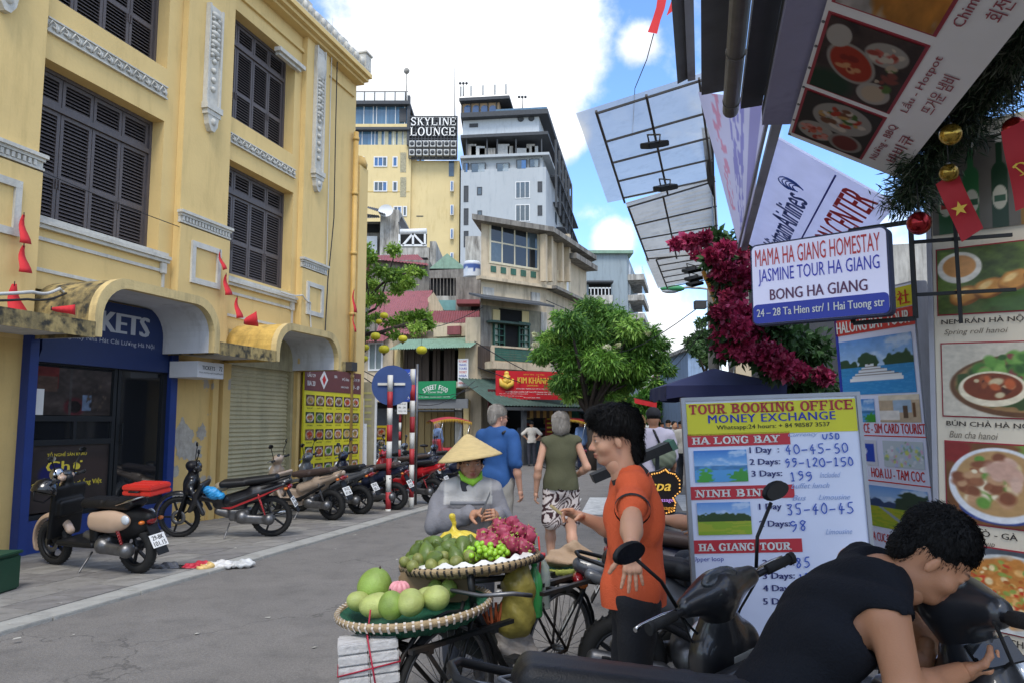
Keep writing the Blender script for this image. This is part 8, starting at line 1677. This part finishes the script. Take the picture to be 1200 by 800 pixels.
box('header_yellow',wp*.2,wp,-.006,-.003,V_(377),V_(356),mat('head_yellow','#d0c828',.5,var=.04),tp);text('旅行社',wp*.55,V_(375),wp*.42,V_(360)-V_(375),M_rtxt,tp,-.009,.02)
def pic(x0,x1,y0,y1,fn,nx=70,nz=50,par=None,VV=None,W=None):picture('photo_print',x0*(W or wp),x1*(W or wp),(VV or V_)(y1),(VV or V_)(y0),nx,nz,fn,M_pr1,par or tp,-.006)
pic(.04,.95,404,466,cruise,110,70);pic(.04,.44,471,497,lake,40,26);pic(.5,.97,468,497,room,44,30);text('FINANCE - SIM CARD TOURIST',.05,V_(509),wp*.92,.05,M_rtxt,tp,-.006,.02);box('rule',0,wp,-.005,-.003,V_(512.6),V_(511.4),M_rtxt,tp)
pic(.06,.42,517,545,ticket,30,26);pic(.5,.96,517,545,notes,50,34);text('HANG MUA CUC PHUONG - TRANG AN',.02,V_(628),wp*.95,.045,M_rtxt,tp,-.006,.02);text('HOA LU - TAM COC',.2,V_(558),wp*.62,.05,M_rtxt,tp,-.006,.02);box('rule',0,wp,-.005,-.003,V_(562.6),V_(561.4),M_rtxt,tp)
pic(.1,.96,567,612,field,90,60);pic(.05,.96,636,680,lake,60,40);box('blue_side',0,.02,-.006,-.003,-.2,hp-.1,M_btxt,tp)
# cream menu board with dishes
mb_,wm_,hm_=panel('menu_board','tall cream menu board with spring roll, noodle and rice photographs','menu board',(1050,165,3.45),(1183,135,3.1),(1106,805,3.5));wM=wm_*2.0
box('board',0,wM,.0,.05,-.5,hm_,mat('menu_cream','#c9c0ae',.6,var=.06,grime=.15),mb_,.004);box('edge_strip',-.02,0,-.006,.05,-.5,hm_,M_gl,mb_)
def VM(py):return hm_*(799-py)/(800-160)
def beers(u,v):
    p=Paint(u,v,'#56514a',1.6);p.mott(.2,4)
    for k,(x,c) in enumerate(((.1,'#1d4a2a'),(.28,'#2a5a34'),(.47,'#18301f'),(.66,'#7a5a24'),(.86,'#5a3018'))):p.rect(x-.055,x+.055,0,.58,c);p.ell(x,.58,.055,.12,c,.1);p.rect(x-.02,x+.02,.55,.92,c);p.rect(x-.024,x+.024,.9,.97,'#b8b4a8');p.ell(x,.32,.05,.13,'#a8a494',.1);p.rect(x-.04,x+.04,.28,.34,'#8a2a24' if k in(0,4) else '#2a4a34')
    return p.out()
def rolls(u,v):
    p=Paint(u,v,'#4a5a28',1.3);p.mott(1.0,9,2);p.ell(.16,.7,.16,.24,'#cfcac0',.06);p.ell(.16,.72,.12,.17,'#b8824a',.1);p.ell(.75,.12,.4,.2,'#3f5a2a',.3,rough=.4)
    for k in range(5):p.ell(.2+k*.17,.26+k*.09,.1,.17,'#7a4a1e',.12,-.75);p.ell(.19+k*.17,.28+k*.09,.085,.15,'#b8803c',.3,-.75,.25,k);p.ell(.17+k*.17,.31+k*.09,.03,.08,'#dcb878',.6,-.75)
    return p.mott(.25,20).out()
def buncha(u,v):
    p=Paint(u,v,'#b9b2a4',1.25);p.ell(.62,.42,.56,.42,'#5a3a24',.04);p.ell(.62,.44,.52,.37,'#8a6a44',.05);p.ell(.62,.46,.5,.34,'#2f4420',.1,rough=.3);p.speck(.6,.68,.3,.14,['#3f6a2a','#5a8a3a','#2c4f20','#6f9a4a','#7a3a3a'],60,.07,3);p.ell(.4,.38,.27,.24,'#d2c8b0',.05);p.ell(.4,.41,.23,.185,'#6a2f18',.06);p.speck(.4,.41,.17,.12,['#8a4a2a','#b8a888','#4a2214','#a8522c'],16,.055,4)
    p.ell(.87,.4,.2,.17,'#d0ccc4',.15,rough=.3);p.speck(.87,.4,.15,.12,['#dedad2','#bcb8ae'],20,.05,9);p.ell(.97,.68,.1,.1,'#c8c0b0',.06);p.ell(.97,.68,.07,.07,'#a03020',.1);return p.mott(.2,24).out()
def pho(u,v):
    p=Paint(u,v,'#6a4428',1.15);p.mott(.3,7);p.ell(.08,.9,.12,.16,'#7a2424',.3,rough=.5);p.ell(.75,.85,.2,.2,'#6f8a3c',.3,rough=.5);p.ell(.42,.22,.32,.2,'#2f3f7a',.05);p.speck(.42,.16,.25,.1,['#c8ccd8','#4a5a9a'],30,.04,6);p.ell(.42,.5,.4,.46,'#cfd2d8',.03);p.ell(.42,.52,.35,.4,'#a8865a',.05);p.speck(.36,.55,.26,.3,['#8a5a40','#b08a68','#5f8a3c','#c8b48c','#7a4a34','#d8ccb0'],60,.07,7);p.speck(.5,.6,.14,.2,['#c0a090','#b89484'],8,.1,8)
    p.ell(.98,.45,.2,.42,'#c0c4b8',.05);p.ell(.98,.47,.16,.36,'#5f7a34',.1,rough=.3);p.rect(.8,.84,.0,.3,'#a87844');return p.mott(.15,24).out()
def rice(u,v):
    p=Paint(u,v,'#4a5058',1.1);p.mott(.3,6);p.ell(.5,.45,.5,.5,'#c4c6c4',.03);p.ell(.5,.5,.43,.42,'#b87a3c',.1,rough=.15);p.speck(.5,.5,.36,.36,['#c88a48','#d8a868','#a85c2c','#8a9a4a','#c0442c','#e0c898','#b87038'],190,.035,5);p.speck(.72,.72,.12,.1,['#3f7a34','#5a9a44'],18,.05,6);return p.mott(.2,30).out()
M_cpt=mat('caption_black','#2a2422',.6,var=0)
for fn,y0,y1,x0,c1,c2,fr_ in((beers,178,282,.02,None,None,0),(rolls,300,374,.05,'NEM RÁN HÀ NỘI','Spring roll hanoi',1),(buncha,408,489,.07,'BÚN CHẢ HÀ NỘI','Bun cha hanoi',1),(pho,519,608,.08,'PHỞ BÒ - GÀ','Noodle soup',1),(rice,633,721,.06,'CƠM CHIÊN CHAY','Vegetarian fried rice',1),(seafood,757,830,.06,None,None,1)):
    x0_,x1_=wm_*x0,wm_*(1.12 if y0>300 else 1.25)
    if fr_:box('picture_frame',x0_-.006,x1_+.006,-.003,0,VM(y1)-.006,VM(y0)+.006,M_rfr,mb_)
    picture('food_photo',x0_,x1_,VM(y1),VM(y0),120,90,fn,M_pr1,mb_,-.006)
    if c1:text(c1,x0_+.01,VM(y1+13),.034*len(c1)*.68,.034,M_cpt,mb_,-.004,.015);text(c2,x0_+.02,VM(y1+25),.026*len(c2)*.56,.03,mat('caption_grey','#6a6258',.6,var=0),mb_,-.004,0,shear=.3)
    if x1_+.05<wM and fr_:picture('food_photo',x1_+.04,wM-.04,VM(y1),VM(y0),40,34,fn,M_pr1,mb_,-.006)
rwl=thing('restaurant_wall','tiled shop wall behind the tall cream menu board','wall',(2.35,3.9,0));rwl.rotation_euler=(0,0,R(-58));box('wall',0,5.5,.0,.2,0,3.1,M_gb,rwl);box('dark_doorway',1.2,2.6,-.01,.0,0,2.2,M_dark,rwl);box('skirting',0,1.19,-.03,0,0,.15,M_slab,rwl)
# whiteboard of tour prices
tb,wt_,ht_=panel('tour_board','white tour price board headed TOUR BOOKING OFFICE with blue handwritten prices','sign board',(804,470,3.62),(1004,463,3.55),(821,772,3.58))
box('panel',0,wt_,.0,.03,0,ht_,mat('whiteboard','#d8def2',.35,var=.05,scale=2),tb);fr=MB()
for q_ in((-.018,wt_+.018,ht_,ht_+.018),(-.018,wt_+.018,-.018,0)):fr.box(q_[0],q_[1],-.012,.035,q_[2],q_[3])
fr.box(-.018,0,-.012,.035,0,ht_).box(wt_,wt_+.018,-.012,.035,0,ht_);fr.build('frame',mat('board_frame','#8f9299',.4,metal=.5,var=.1),tb);MB().cyl((.08,.06,-.02),(.1,.2,-.75),.012,n=6).cyl((wt_-.08,.06,-.02),(wt_-.1,.2,-.75),.012,n=6).cyl((.12,.02,-.02),(.12,.0,-.5),.012,n=6).cyl((wt_-.1,.02,-.02),(wt_-.1,.0,-.5),.012,n=6).build('stand_legs',M_met,tb)
def VT(py):return ht_*(772-py)/(772-470)
def UT(px,py=500):return wt_*(px-804-(py-470)*.056)/200
box('header',.004,wt_-.004,-.004,0,VT(512),VT(473),mat('board_yellow','#cfcb1e',.45,var=.03),tb)
serif('TOUR BOOKING OFFICE',UT(810),VT(486),wt_*.955,VT(474.5)-VT(486),mat('deep_red','#a3202c',.5,var=0),tb,-.007,.24,gap=.2);text('MONEY EXCHANGE',UT(832),VT(497.5),wt_*.74,VT(487.5)-VT(497.5),M_btxt,tb,-.007,.022,spacing=1.1);text('Whatsapp:24 hours: + 84 98587 3537',UT(841),VT(507),wt_*.66,.026,M_ktxt,tb,-.007,.008)
M_pen=mat('pen_blue','#2c55b4',.5,var=0);M_faint=mat('pen_faint','#8fa6d2',.6,var=0)
HG={'0':[[(.5,1),(.15,.75),(.1,.3),(.45,0),(.85,.25),(.85,.75),(.5,1),(.4,.95)]],'1':[[(.3,.75),(.55,1),(.5,0)],[(.3,0),(.75,.02)]],'2':[[(.12,.75),(.4,1),(.8,.8),(.65,.45),(.1,.02),(.5,.08),(.9,.0)]],'3':[[(.15,.95),(.8,.97),(.45,.58),(.85,.35),(.6,.02),(.12,.1)]],'4':[[(.6,1),(.1,.4),(.9,.42)],[(.62,.75),(.55,0)]],'5':[[(.85,1),(.25,.97),(.2,.55),(.7,.6),(.85,.25),(.5,0),(.12,.1)]],
      '8':[[(.75,.85),(.4,1),(.2,.75),(.75,.35),(.5,0),(.15,.25),(.75,.75),(.75,.9)]],'9':[[(.82,.85),(.45,1),(.15,.72),(.5,.5),(.82,.75),(.8,.3),(.3,0)]],'-':[[(.1,.48),(.85,.52)]],' ':[],'U':[[(.1,.9),(.15,.2),(.5,.02),(.8,.25),(.85,.95)]],'S':[[(.85,.85),(.4,1),(.2,.7),(.75,.35),(.5,0),(.1,.15)]],'D':[[(.2,.95),(.15,.02),(.7,.1),(.85,.55),(.6,.95),(.1,.95)]]}
def hand(s,x,z,w,h,m,parent,th=.0055,y=-.008):
    mb=MB();n=len(s);cw=w/n;rr=random.Random(len(s)*7+int(x*100))
    for i,ch in enumerate(s):
        for st_ in HG.get(ch,[]):
            p=[(x+i*cw+cw*.85*u_+rr.uniform(-.003,.003),y,z+h*v_+h*.06*math.sin(i*2.1)) for u_,v_ in st_];q=[]
            for k in range(len(p)-1):q+=[V3(p[k]).lerp(V3(p[k+1]),t_/3) for t_ in range(3)]
            q.append(V3(p[-1]));q=[q[0]]+[(q[k-1]+q[k]*2+q[k+1])/4 for k in range(1,len(q)-1)]+[q[-1]]
            L_,R_=[],[]
            for k in range(len(q)):d=(q[min(k+1,len(q)-1)]-q[max(k-1,0)]);d=d.normalized() if d.length else V3((1,0,0));nn=V3((-d.z,0,d.x))*th/2;L_.append(q[k]+nn);R_.append(q[k]-nn)
            k=len(q);mb.add(L_+R_,[(a,a+1,k+a+1,k+a) for a in range(k-1)])
    return mb.build('handwriting',m,parent,recalc=False)
def bar_(py,s,wd=.6):
    box('red_band',UT(806),UT(806)+wt_*wd,-.004,0,VT(py+15.5),VT(py),mat('band_red','#bb2230',.5,var=.03),tb);serif(s,UT(806)+wt_*.03,VT(py+12.5),wt_*wd*.84*min(1,len(s)/10.5),VT(py+4)-VT(py+12.5),M_wtxt,tb,-.007,.27,gap=.2)
bar_(510,'HA LONG BAY');bar_(573,'NINH BINH');bar_(636,'HA GIANG TOUR',.62)
VTb=lambda py:VT(py);
for fn,y0,y1 in((lake,530,568),(field,592,630),(field,716,766)):picture('photo_print',UT(812),UT(812)+wt_*(.31 if y0<700 else.2),VT(y1),VT(y0),90,58,fn if y0!=592 else(lambda u,v:(lambda p:(sky_(p,.55),p.ell(.5,.5,.6,.16,'#2c4420',.2,rough=.6,seed=3),p.lay((v<.42)*1.,'#8aa82c'),p.lay(((v<.42)&(vn(u,v*3,8,2)>.5))*.5,'#b8b43c'),p)[-1])(Paint(u,v,'#7ea02c',1.6)).out()),M_pr1,tb,-.006)
for s_,x_,y_,w_ in(('1 Day  :',880,537,34),('2 Days:',880,551,35),('3 Days:',882,565,35),('1 Day  :',890,604,34),('2 Days:',890,624,35),('2 Days:',893,669,36),('3 Days:',893,684,36),('4 Days:',893,698,36),('5 Days:',893,713,36)):text(s_,UT(x_,y_),VT(y_),wt_*w_/200,.036,mat('ink_blue','#20286a',.5,var=0),tb,-.006,.03)
text('Upper loop',UT(812,656),VT(662),wt_*.18,.026,M_btxt,tb,-.006)
for s_,x_,y_,w_,h_ in(('40-45-50',921,538,74,11.5),('99-120-150',920,553,80,10.5),('199',925,569,28,11),('USD',964,521,22,7),('35-40-45',921,609,78,13),('98',924,628,22,12.5),('85',930,670,18,12),('120-150',932,686,56,10),('150',932,700,28,10)):hand(s_,UT(x_,y_),VT(y_),wt_*w_/200,h_/302*ht_,M_pen,tb)
for s_,x_,y_,w_ in(('Currency',925,518,34),('buffet lunch',927,578,44),('Bus',928,592,16),('Limousine',958,592,36),('Included',960,566,24),('Limousine',965,632,30)):text(s_,UT(x_,y_),VT(y_),wt_*w_/200,.024,M_faint,tb,-.006,-.008,shear=.4)
# navy parasol over the stall
D=7.1;c=at(836,431,D);ps=thing('parasol','navy blue market parasol with a drooping valance above the tour board','parasol',(c.x,D,0));rr=.5;zt,z1,z0=c.z,at(838,453,D).z,at(838,468,D).z;M_nav=mat('navy_canvas','#262c52',.85,var=.1)
m=MB();cs_=[(-rr,-rr*.6),(rr,-rr),(rr,rr*.6),(-rr,rr)];m.add([(0,0,zt)]+[(x,y,z1) for x,y in cs_],[(0,1,2),(0,2,3),(0,3,4),(0,4,1)]);m.build('canopy',M_nav,ps,recalc=False)
m=MB()
for k in range(4):
    (x0,y0),(x1,y1)=cs_[k],cs_[(k+1)%4];vs=[]
    for i in range(9):t_=i/8;x,y=x0+(x1-x0)*t_,y0+(y1-y0)*t_;vs+=[(x,y,z1),(x*1.0+.02*math.sin(i*2),y+.02*math.cos(i*2.3),z0+.02*math.sin(i*1.7))]
    m.add(vs,[(2*i,2*i+1,2*i+3,2*i+2) for i in range(8)],True)
m.build('valance',mat('navy_valance','#1c2044',.85,var=.1),ps,recalc=False);MB().cyl((0,0,0),(0,0,zt),.025,n=8).build('pole',M_met,ps)
# bougainvillea
D=6.6;bo=thing('bougainvillea','magenta bougainvillea spilling beside the homestay sign','plant',at(880,430,D));ob=V3(bo.location);cl=pxc([(792,287,6),(808,283,9),(826,279,7),(818,298,5),(835,300,7),(850,292,9),(862,300,12),(848,318,11),(870,325,14),(858,350,12),(845,366,9),(868,370,16),(882,395,17),(856,392,15),(842,400,8),(900,415,14),(872,412,10),(915,428,16),(850,412,6),(900,395,12),(935,435,10),(842,380,6),(965,440,8),(852,335,12),(862,385,13),(868,405,12),(885,375,14),(905,405,14)],D,.35,9)
leaves('blossom',cl,15000,.05,.045,['#a83056','#b84468','#8c2442','#c0547a','#741c38'],bo,12,.1,M_blos,off=ob,shell=.3);leaves('foliage',[(c[0],c[1]+.1,c[2]-.02,c[3]*1.0) for c in cl[4:]]+pxc([(840,282,14),(870,290,16),(900,380,20),(920,400,24),(950,410,24),(925,450,20),(955,450,24),(885,405,20)],D+.3,.2),8000,.08,.04,['#2f4a26','#3d5c30','#22361e'],bo,13,.4,off=ob,shell=.3)
m=MB()
for p_ in(((900,460),(880,400),(862,350),(850,300),(830,285),(795,286)),((900,460),(905,420),(890,380)),((900,460),(940,440),(960,430))):m.tube([at(x,y,D+.15)-ob for x,y in p_],[.03,.025,.02,.015,.01,.006][:len(p_)],6)
m.build('stem',M_bark,bo);dk_=thing('plant_wall','dark shop wall behind the bougainvillea and homestay sign','wall',(2.0,7.4,0));box('wall',.45,3.2,.35,.45,0,3.0,M_duct,dk_)
# christmas garland, baubles and flags at the edge of the food banner
ga=thing('garland','dark green tinsel garland along the lower edge of the food banner','garland',at(1120,130,3.0));og=V3(ga.location)
pts=[at(x,y,D_) for x,y,D_ in((1216,14,2.3),(1190,40,2.45),(1160,72,2.6),(1135,108,2.75),(1105,145,2.9),(1075,180,3.05),(1058,212,3.15),(1050,240,3.2))];cl=[]
for i in range(len(pts)-1):
    for k in range(5):q=pts[i].lerp(pts[i+1],k/5);cl.append((q.x+.05,q.y,q.z,.085+.03*math.sin(i*5+k),.075))
cl+=[(q.x+.14,q.y+.05,q.z-.02,.09,.08) for q in pts[:5]];leaves('tinsel',cl,16000,.045,.005,['#1f3020','#2c4029','#16221a','#3f5238','#6a6f60'],ga,31,.2,off=og,shell=.1)
for(x,y,D_,r,c_,lb) in((1114,158,2.75,13,'#a98a3c','gold bauble hanging highest in the garland'),(1112,203,2.8,11,'#8f7430','small gold bauble below the highest one'),(1189,151,2.6,14,'#a02a24','red bauble in the garland near the frame edge'),(1077,262,3.05,14,'#8a1f24','dark red bauble hanging beside the homestay sign')):
    t=thing('bauble',lb,'bauble',at(x,y,D_));rr=r*D_/900;MB().sph((0,0,0),rr,20,14).build('ball',mat('bauble'+c_,c_,.18,metal=.75,var=.4,scale=30),t);MB().cyl((0,0,rr*.9),(0,0,rr*1.15),rr*.2,n=8).build('cap',M_met,t);MB().cyl((0,0,rr),(0,0,rr+.12),.002,n=4).build('string',M_cable,t)
def hflag(lb,pts,m_,emblem):
    a,b,c,d=[at(*p) for p in pts];x=b-a;z=a-d;M=basis(d,x,z);w_,h=x.length,z.length;t=thing('hanging_flag',lb,'flag',M=M);n=10;vs=[]
    for i in range(n+1):v_=i/n;vs+=[(0,.015*math.sin(v_*6),h*v_),(w_,.015*math.sin(v_*6+1),h*v_+.02)]
    mesh_obj('cloth',vs,[(2*i,2*i+1,2*i+3,2*i+2) for i in range(n)],m_,t,True);G=mat('flag_gold','#d2b03c',.6,var=.1);e=MB();e.M=Matrix.Translation((w_/2,-.025,h*.48))@Matrix.Rotation(R(8),4,'Y');s=w_*.36
    if emblem=='star':e.add([(s*(1 if k%2==0 else.4)*math.sin(PI*k/5),0,s*(1 if k%2==0 else.4)*math.cos(PI*k/5)) for k in range(10)]+[(0,0,0)],[(k,(k+1)%10,10) for k in range(10)])
    else:e.tube([(s*.8*math.sin(R(a)),0,s*.8*math.cos(R(a))) for a in range(-40,200,20)],[s*q for q in(.03,.06,.09,.12,.14,.15,.14,.12,.1,.08,.07,.06)],6);e.bar((s*-.6,0,s*.5),(s*.5,0,-s*.7),s*.16,s*.06,up=(0,1,0));e.bar((s*-.75,0,s*.3),(s*-.3,0,s*.75),s*.26,s*.06,up=(0,1,0))
    e.build('emblem',G,t)
M_flr=mat('flag_red_cloth','#a61e28',.7,var=.1)
hflag('red flag with a gold star hanging from the garland',((1109,212,2.85),(1136,200,2.8),(1149,274,2.8),(1127,284,2.85)),M_flr,'star');hflag('red flag with gold hammer and sickle hanging nearest the frame edge',((1163,158,2.6),(1192,150,2.55),(1212,235,2.55),(1190,248,2.6)),M_flr,'tool')
# red flag and wire in the sky
D=5;rf_=thing('sky_flag','red flag strip hanging from a wire against the sky','flag',at(770,20,D));o_=V3(rf_.location);vs=[at(x,y,D)-o_ for x,y in((772,-12),(783,-10),(779,10),(769,9),(774,24),(765,22),(770,40),(759,38))]
mesh_obj('cloth',vs,[(0,1,2,3),(3,2,4,5),(5,4,6,7)],M_red,rf_);MB().add([at(x,y,D)-o_ for x,y in((789,-5),(790,12),(781,19))],[(0,1,2)]).build('torn_end',M_red,rf_)
o=MB().tube([at(766,40,D),at(758,70,D+.6),at(744,104,D+1.9),at(741,160,D+3)],.004,4).build('wire',M_cable);tag(o,'thin wire trailing from the red flag in the sky','wire')
# illuminated spa sign, sloped dark board
D=5.6;c=at(777,598,D);sp=thing('spa_sign','dark bulb-edged sign lettered spa Massage Massage in yellow and violet','sign',c);u_=D/900;m=MB();ol=[(-16,-4),(4,-5),(14,-2),(16,8),(13,14),(22,22),(22,36),(16,44),(8,46),(4,50),(-4,46),(-14,44),(-18,34),(-17,20)];m.prism([(x*u_,z*u_) for x,z in ol],0,.04).build('board',mat('spa_black','#17100e',.5,var=0),sp)
k=MB();ins=[(x*.88*u_,(22+(z-22)*.9)*u_) for x,z in ol]
for i in range(len(ins)):
    for j in range(3):a=V3((ins[i][0],-.012,ins[i][1]));b=V3((ins[(i+1)%len(ins)][0],-.012,ins[(i+1)%len(ins)][1]));p_=a.lerp(b,j/3);k.sph(p_,.0062,8,5)
k.build('bulbs',mat('bulb_warm','#e8a850',.4,var=0,emit=.45),sp);text('spa',-15*u_,19*u_,24*u_,12*u_,mat('neon_yellow','#d8b048',.4,var=0,emit=.2),sp,-.008,.02,shear=.3);text('Massage',-10*u_,9*u_,22*u_,6*u_,mat('neon_violet','#c890e0',.4,var=0,emit=.15),sp,-.008,.01);text('Massage',-12*u_,0,24*u_,6*u_,mat('neon_amber','#e09a3a',.4,var=0,emit=.15),sp,-.008,.01)
MB().cyl((0,.03,-.02),(0,.03,-c.z),.02,n=6).build('stand',M_slab,sp)
D=6.3;sb=thing('sloped_board','long dark sloping board with a green end behind the orange shirt','board',at(740,535,D));o_=V3(sb.location);MB().bar(at(694,560,D)-o_,at(783,522,D)-o_,.22,.07).build('plank',M_blkp,sb);MB().bar(at(783,522,D)-o_,at(789,519,D)-o_,.23,.08).build('green_end',M_green,sb);MB().bar(at(745,545,D)-o_,V3((at(745,545,D).x,D,0))-o_,.03,.03).bar(at(770,530,D+.1)-o_,V3((at(775,545,D).x,D+.2,0))-o_,.03,.03).build('leg',M_slab,sb)
# near scooters
nb=bike('worn black scooter turned away before the tour board, mirrors and handlebars raised',main='#202124',accent='#3a3a3e',vox=.011,group=None,mirrors=(1,1),steer=R(6));nb.scale=(.88,1,1.05);nb.location=(1.11,2.6,0);nb.rotation_euler=(R(-14),0,R(114))
mb2=bike('dark scooter with long seat under the man in the black sleeveless top',main='#26282c',accent='#3a3a3e',vox=.011,group=None,steer=R(8),mirrors=(0,0));mb2.scale=(1.07,1,1.13);mb2.location=(.78,2.1,0);mb2.rotation_euler=(R(-3),0,R(2))
for i,(x,y,a,lb) in enumerate(((1.25,4.5,-6,'black scooter parked behind the orange shirt, silver muffler showing'),(1.55,5.5,-4,'grey black scooter in the middle of those behind the tour board'),(1.9,6.5,-8,'dark scooter farthest of those behind the tour board'))):c_=dup(b4 if i!=1 else b5,lb,(x,y,0),R(a),'scooters parked behind the tour board')
# wires over the junction and down the street
for i,(p,q,s_) in enumerate((((556,400,27),(700,452,40),.5),((560,430,26),(716,462,44),.4),((418,430,17.6),(560,452,28),.5),((420,438,17.6),(556,446,28),.8),((845,350,17),(740,450,60),.8),((846,358,17),(752,455,60),.6),((470,385,30),(566,360,30.5),.3),((640,352,31),(735,372,50),.4),((840,344,17),(665,400,33),.9))):
    a,b=at(*p),at(*q);o=MB().tube([a.lerp(b,k/12)-V3((0,0,s_*math.sin(PI*k/12))) for k in range(13)],.018 if p[2]>20 else.012,4).build('overhead_wire',M_cable);tag(o,['upper wire from the corner house towards the grey sheet building','lower wire from the corner house along the shop awnings','wire from the yellow corner to the STREET FOOD house','slack wire under the one from the yellow corner','wire from the street pole box down the far street','second wire from the street pole down the far street','short wire over the green tin awning roof','wire from the cream corner house over the tree top','long slack wire from the street lamp arm across to the tree'][i],'wire')
# cyclos
def cyclo(lb,loc,rz):
    t=thing('cyclo',lb,'cyclo',loc,rz,'red cyclos');Mr_=mat('cyclo_red','#a81f28',.6,var=.1);Mg=mat('cyclo_gold','#c29a30',.6,var=.1)
    sdf('seat_shell',[rbox((0,0,.62),(.42,.34,.06),.05),rbox((.33,0,.85),(.07,.34,.3),.05,rotm(y=12)),rbox((0,.32,.75),(.3,.05,.14),.04),rbox((0,-.32,.75),(.3,.05,.14),.04)],.03,Mr_,t)
    m=MB();n=8;vs=[]
    for i in range(n+1):x=-.55+1.15*i/n;z=1.62+.1*math.sin(PI*i/n);vs+=[(x,-.42,z),(x,0,z+.06),(x,.42,z)]
    m.add(vs,[(3*i+j,3*i+j+1,3*i+j+4,3*i+j+3) for i in range(n) for j in(0,1)],True).build('canopy',Mr_,t,recalc=False);m=MB()
    for s in(-.42,.42):
        for i in range(24):x=-.55+1.15*i/24;z=1.62+.1*math.sin(PI*i/24);m.add([(x,s,z),(x+.048,s,z),(x+.024,s,z-.1)],[(0,1,2)])
    for i in range(18):y=-.42+.84*i/18;m.add([(-.555,y,1.62),(-.555,y+.046,1.62),(-.56,y+.023,1.52)],[(0,1,2)])
    m.build('fringe',Mg,t,recalc=False)
    for s in(-.4,.4):MB().tube([(.3,s,.7),(.38,s,1.3),(.3,s,1.66)],.012,6).tube([(-.3,s*.9,.7),(-.5,s,1.6)],.01,6).build('canopy_stay',M_chr,t)
    for(x,y) in((-.1,-.42),(-.1,.42),(1.0,0)):w_=MB().lathe([(.3,-.014),(.325,-.014),(.33,0),(.325,.014),(.3,.014)],26,c=(x,y,.33),axis='Y').build('wheel',M_rub,t);s_=MB();[s_.cyl((x,y,.33),(x+.3*math.cos(a*.45),y,.33+.3*math.sin(a*.45)),.003,n=3) for a in range(14)];s_.build('spokes',M_chr,w_)
    MB().tube([(-.1,-.42,.33),(-.1,.42,.33)],.015,6).tube([(.2,0,.5),(.7,0,.45),(1.0,0,.33)],.02,6).tube([(.6,0,.45),(.75,0,.9)],.018,6).build('frame',M_stl,t);MB().sph((.76,0,.95),(.13,.09,.04)).build('saddle',M_seat,t);return t
cy1=cyclo('red cyclo with gold fringed canopy parked in front of the tan gate',gp0(527,22.5),R(200));dup(cy1,'farther red cyclo with an orange trimmed canopy beside the big tree',gp0(673,27),R(160))
# litter, posts, bin
lt_=thing('crumpled_bag','crumpled red and white plastic sheet lying on the left pavement edge','litter',gnd(240,663,.035));
for i,(dx,dy,c_,w_) in enumerate(((-.1,0,'#b3283a',.14),(.12,.05,'#c2c0bc',.2),(.34,.12,'#bfc0be',.16),(-.42,-.05,'#55565a',.16),(.02,-.06,'#c8a868',.08))):sdf('sheet',[ell((dx,dy,.0),(w_,.1,.03)),ell((dx+.05,dy+.03,.02),(w_*.5,.06,.03))],.012,mat('litter'+c_,c_,.5,var=.25,scale=14,bump=.4,bscale=30),lt_,wrinkle=wr(.015,45,50,30,i))
MB().box(-.75,-.1,-.14,.1,-.03,-.0).build('puddle',mat('wet_patch','#2c2d2e',.15,var=.2),lt_)
for i,x in enumerate((286,305)):p_=gnd(x,590,PZ);t=thing('steel_post',('left' if i==0 else 'right')+' one of two short steel posts before the roller shutter','post',p_);MB().cyl((0,0,0),(0,0,.62),.02,n=8).build('post',M_met,t);MB().lathe([(0,.0),(.05,0),(.05,.01),(0,.01)],12).build('foot',M_met,t)
gb_=thing('green_bin','dark green bin corner just inside the left edge on the pavement','bin',gnd(-14,694,PZ));MB().box(-.2,.17,-.2,.2,0,.33).build('bin_body',mat('bin_green','#14402c',.5,var=.1),gb_,.02);MB().box(-.21,.18,-.21,.21,.335,.36).build('lid',mat('bin_green','#14402c'),gb_,.008)
sc2=random.Random(40);lm=MB()
for i in range(60):x,y=sc2.uniform(-4.6,1),sc2.uniform(5.5,16);lm.M=Matrix.Translation((x,y,.036 if x<-3.4+(y-6)*.27 else.004))@Matrix.Rotation(sc2.uniform(0,6),4,'Z');s=sc2.uniform(.01,.03);lm.add([(-s,-s*.6,0),(s,-s*.4,.003),(s*.8,s*.5,.006),(-s*.7,s*.6,0)],[(0,1,2,3)])
o=lm.build('street_litter',mat('scraps','#a9a69c',.8,var=.3),None);tag(o,kind='stuff')
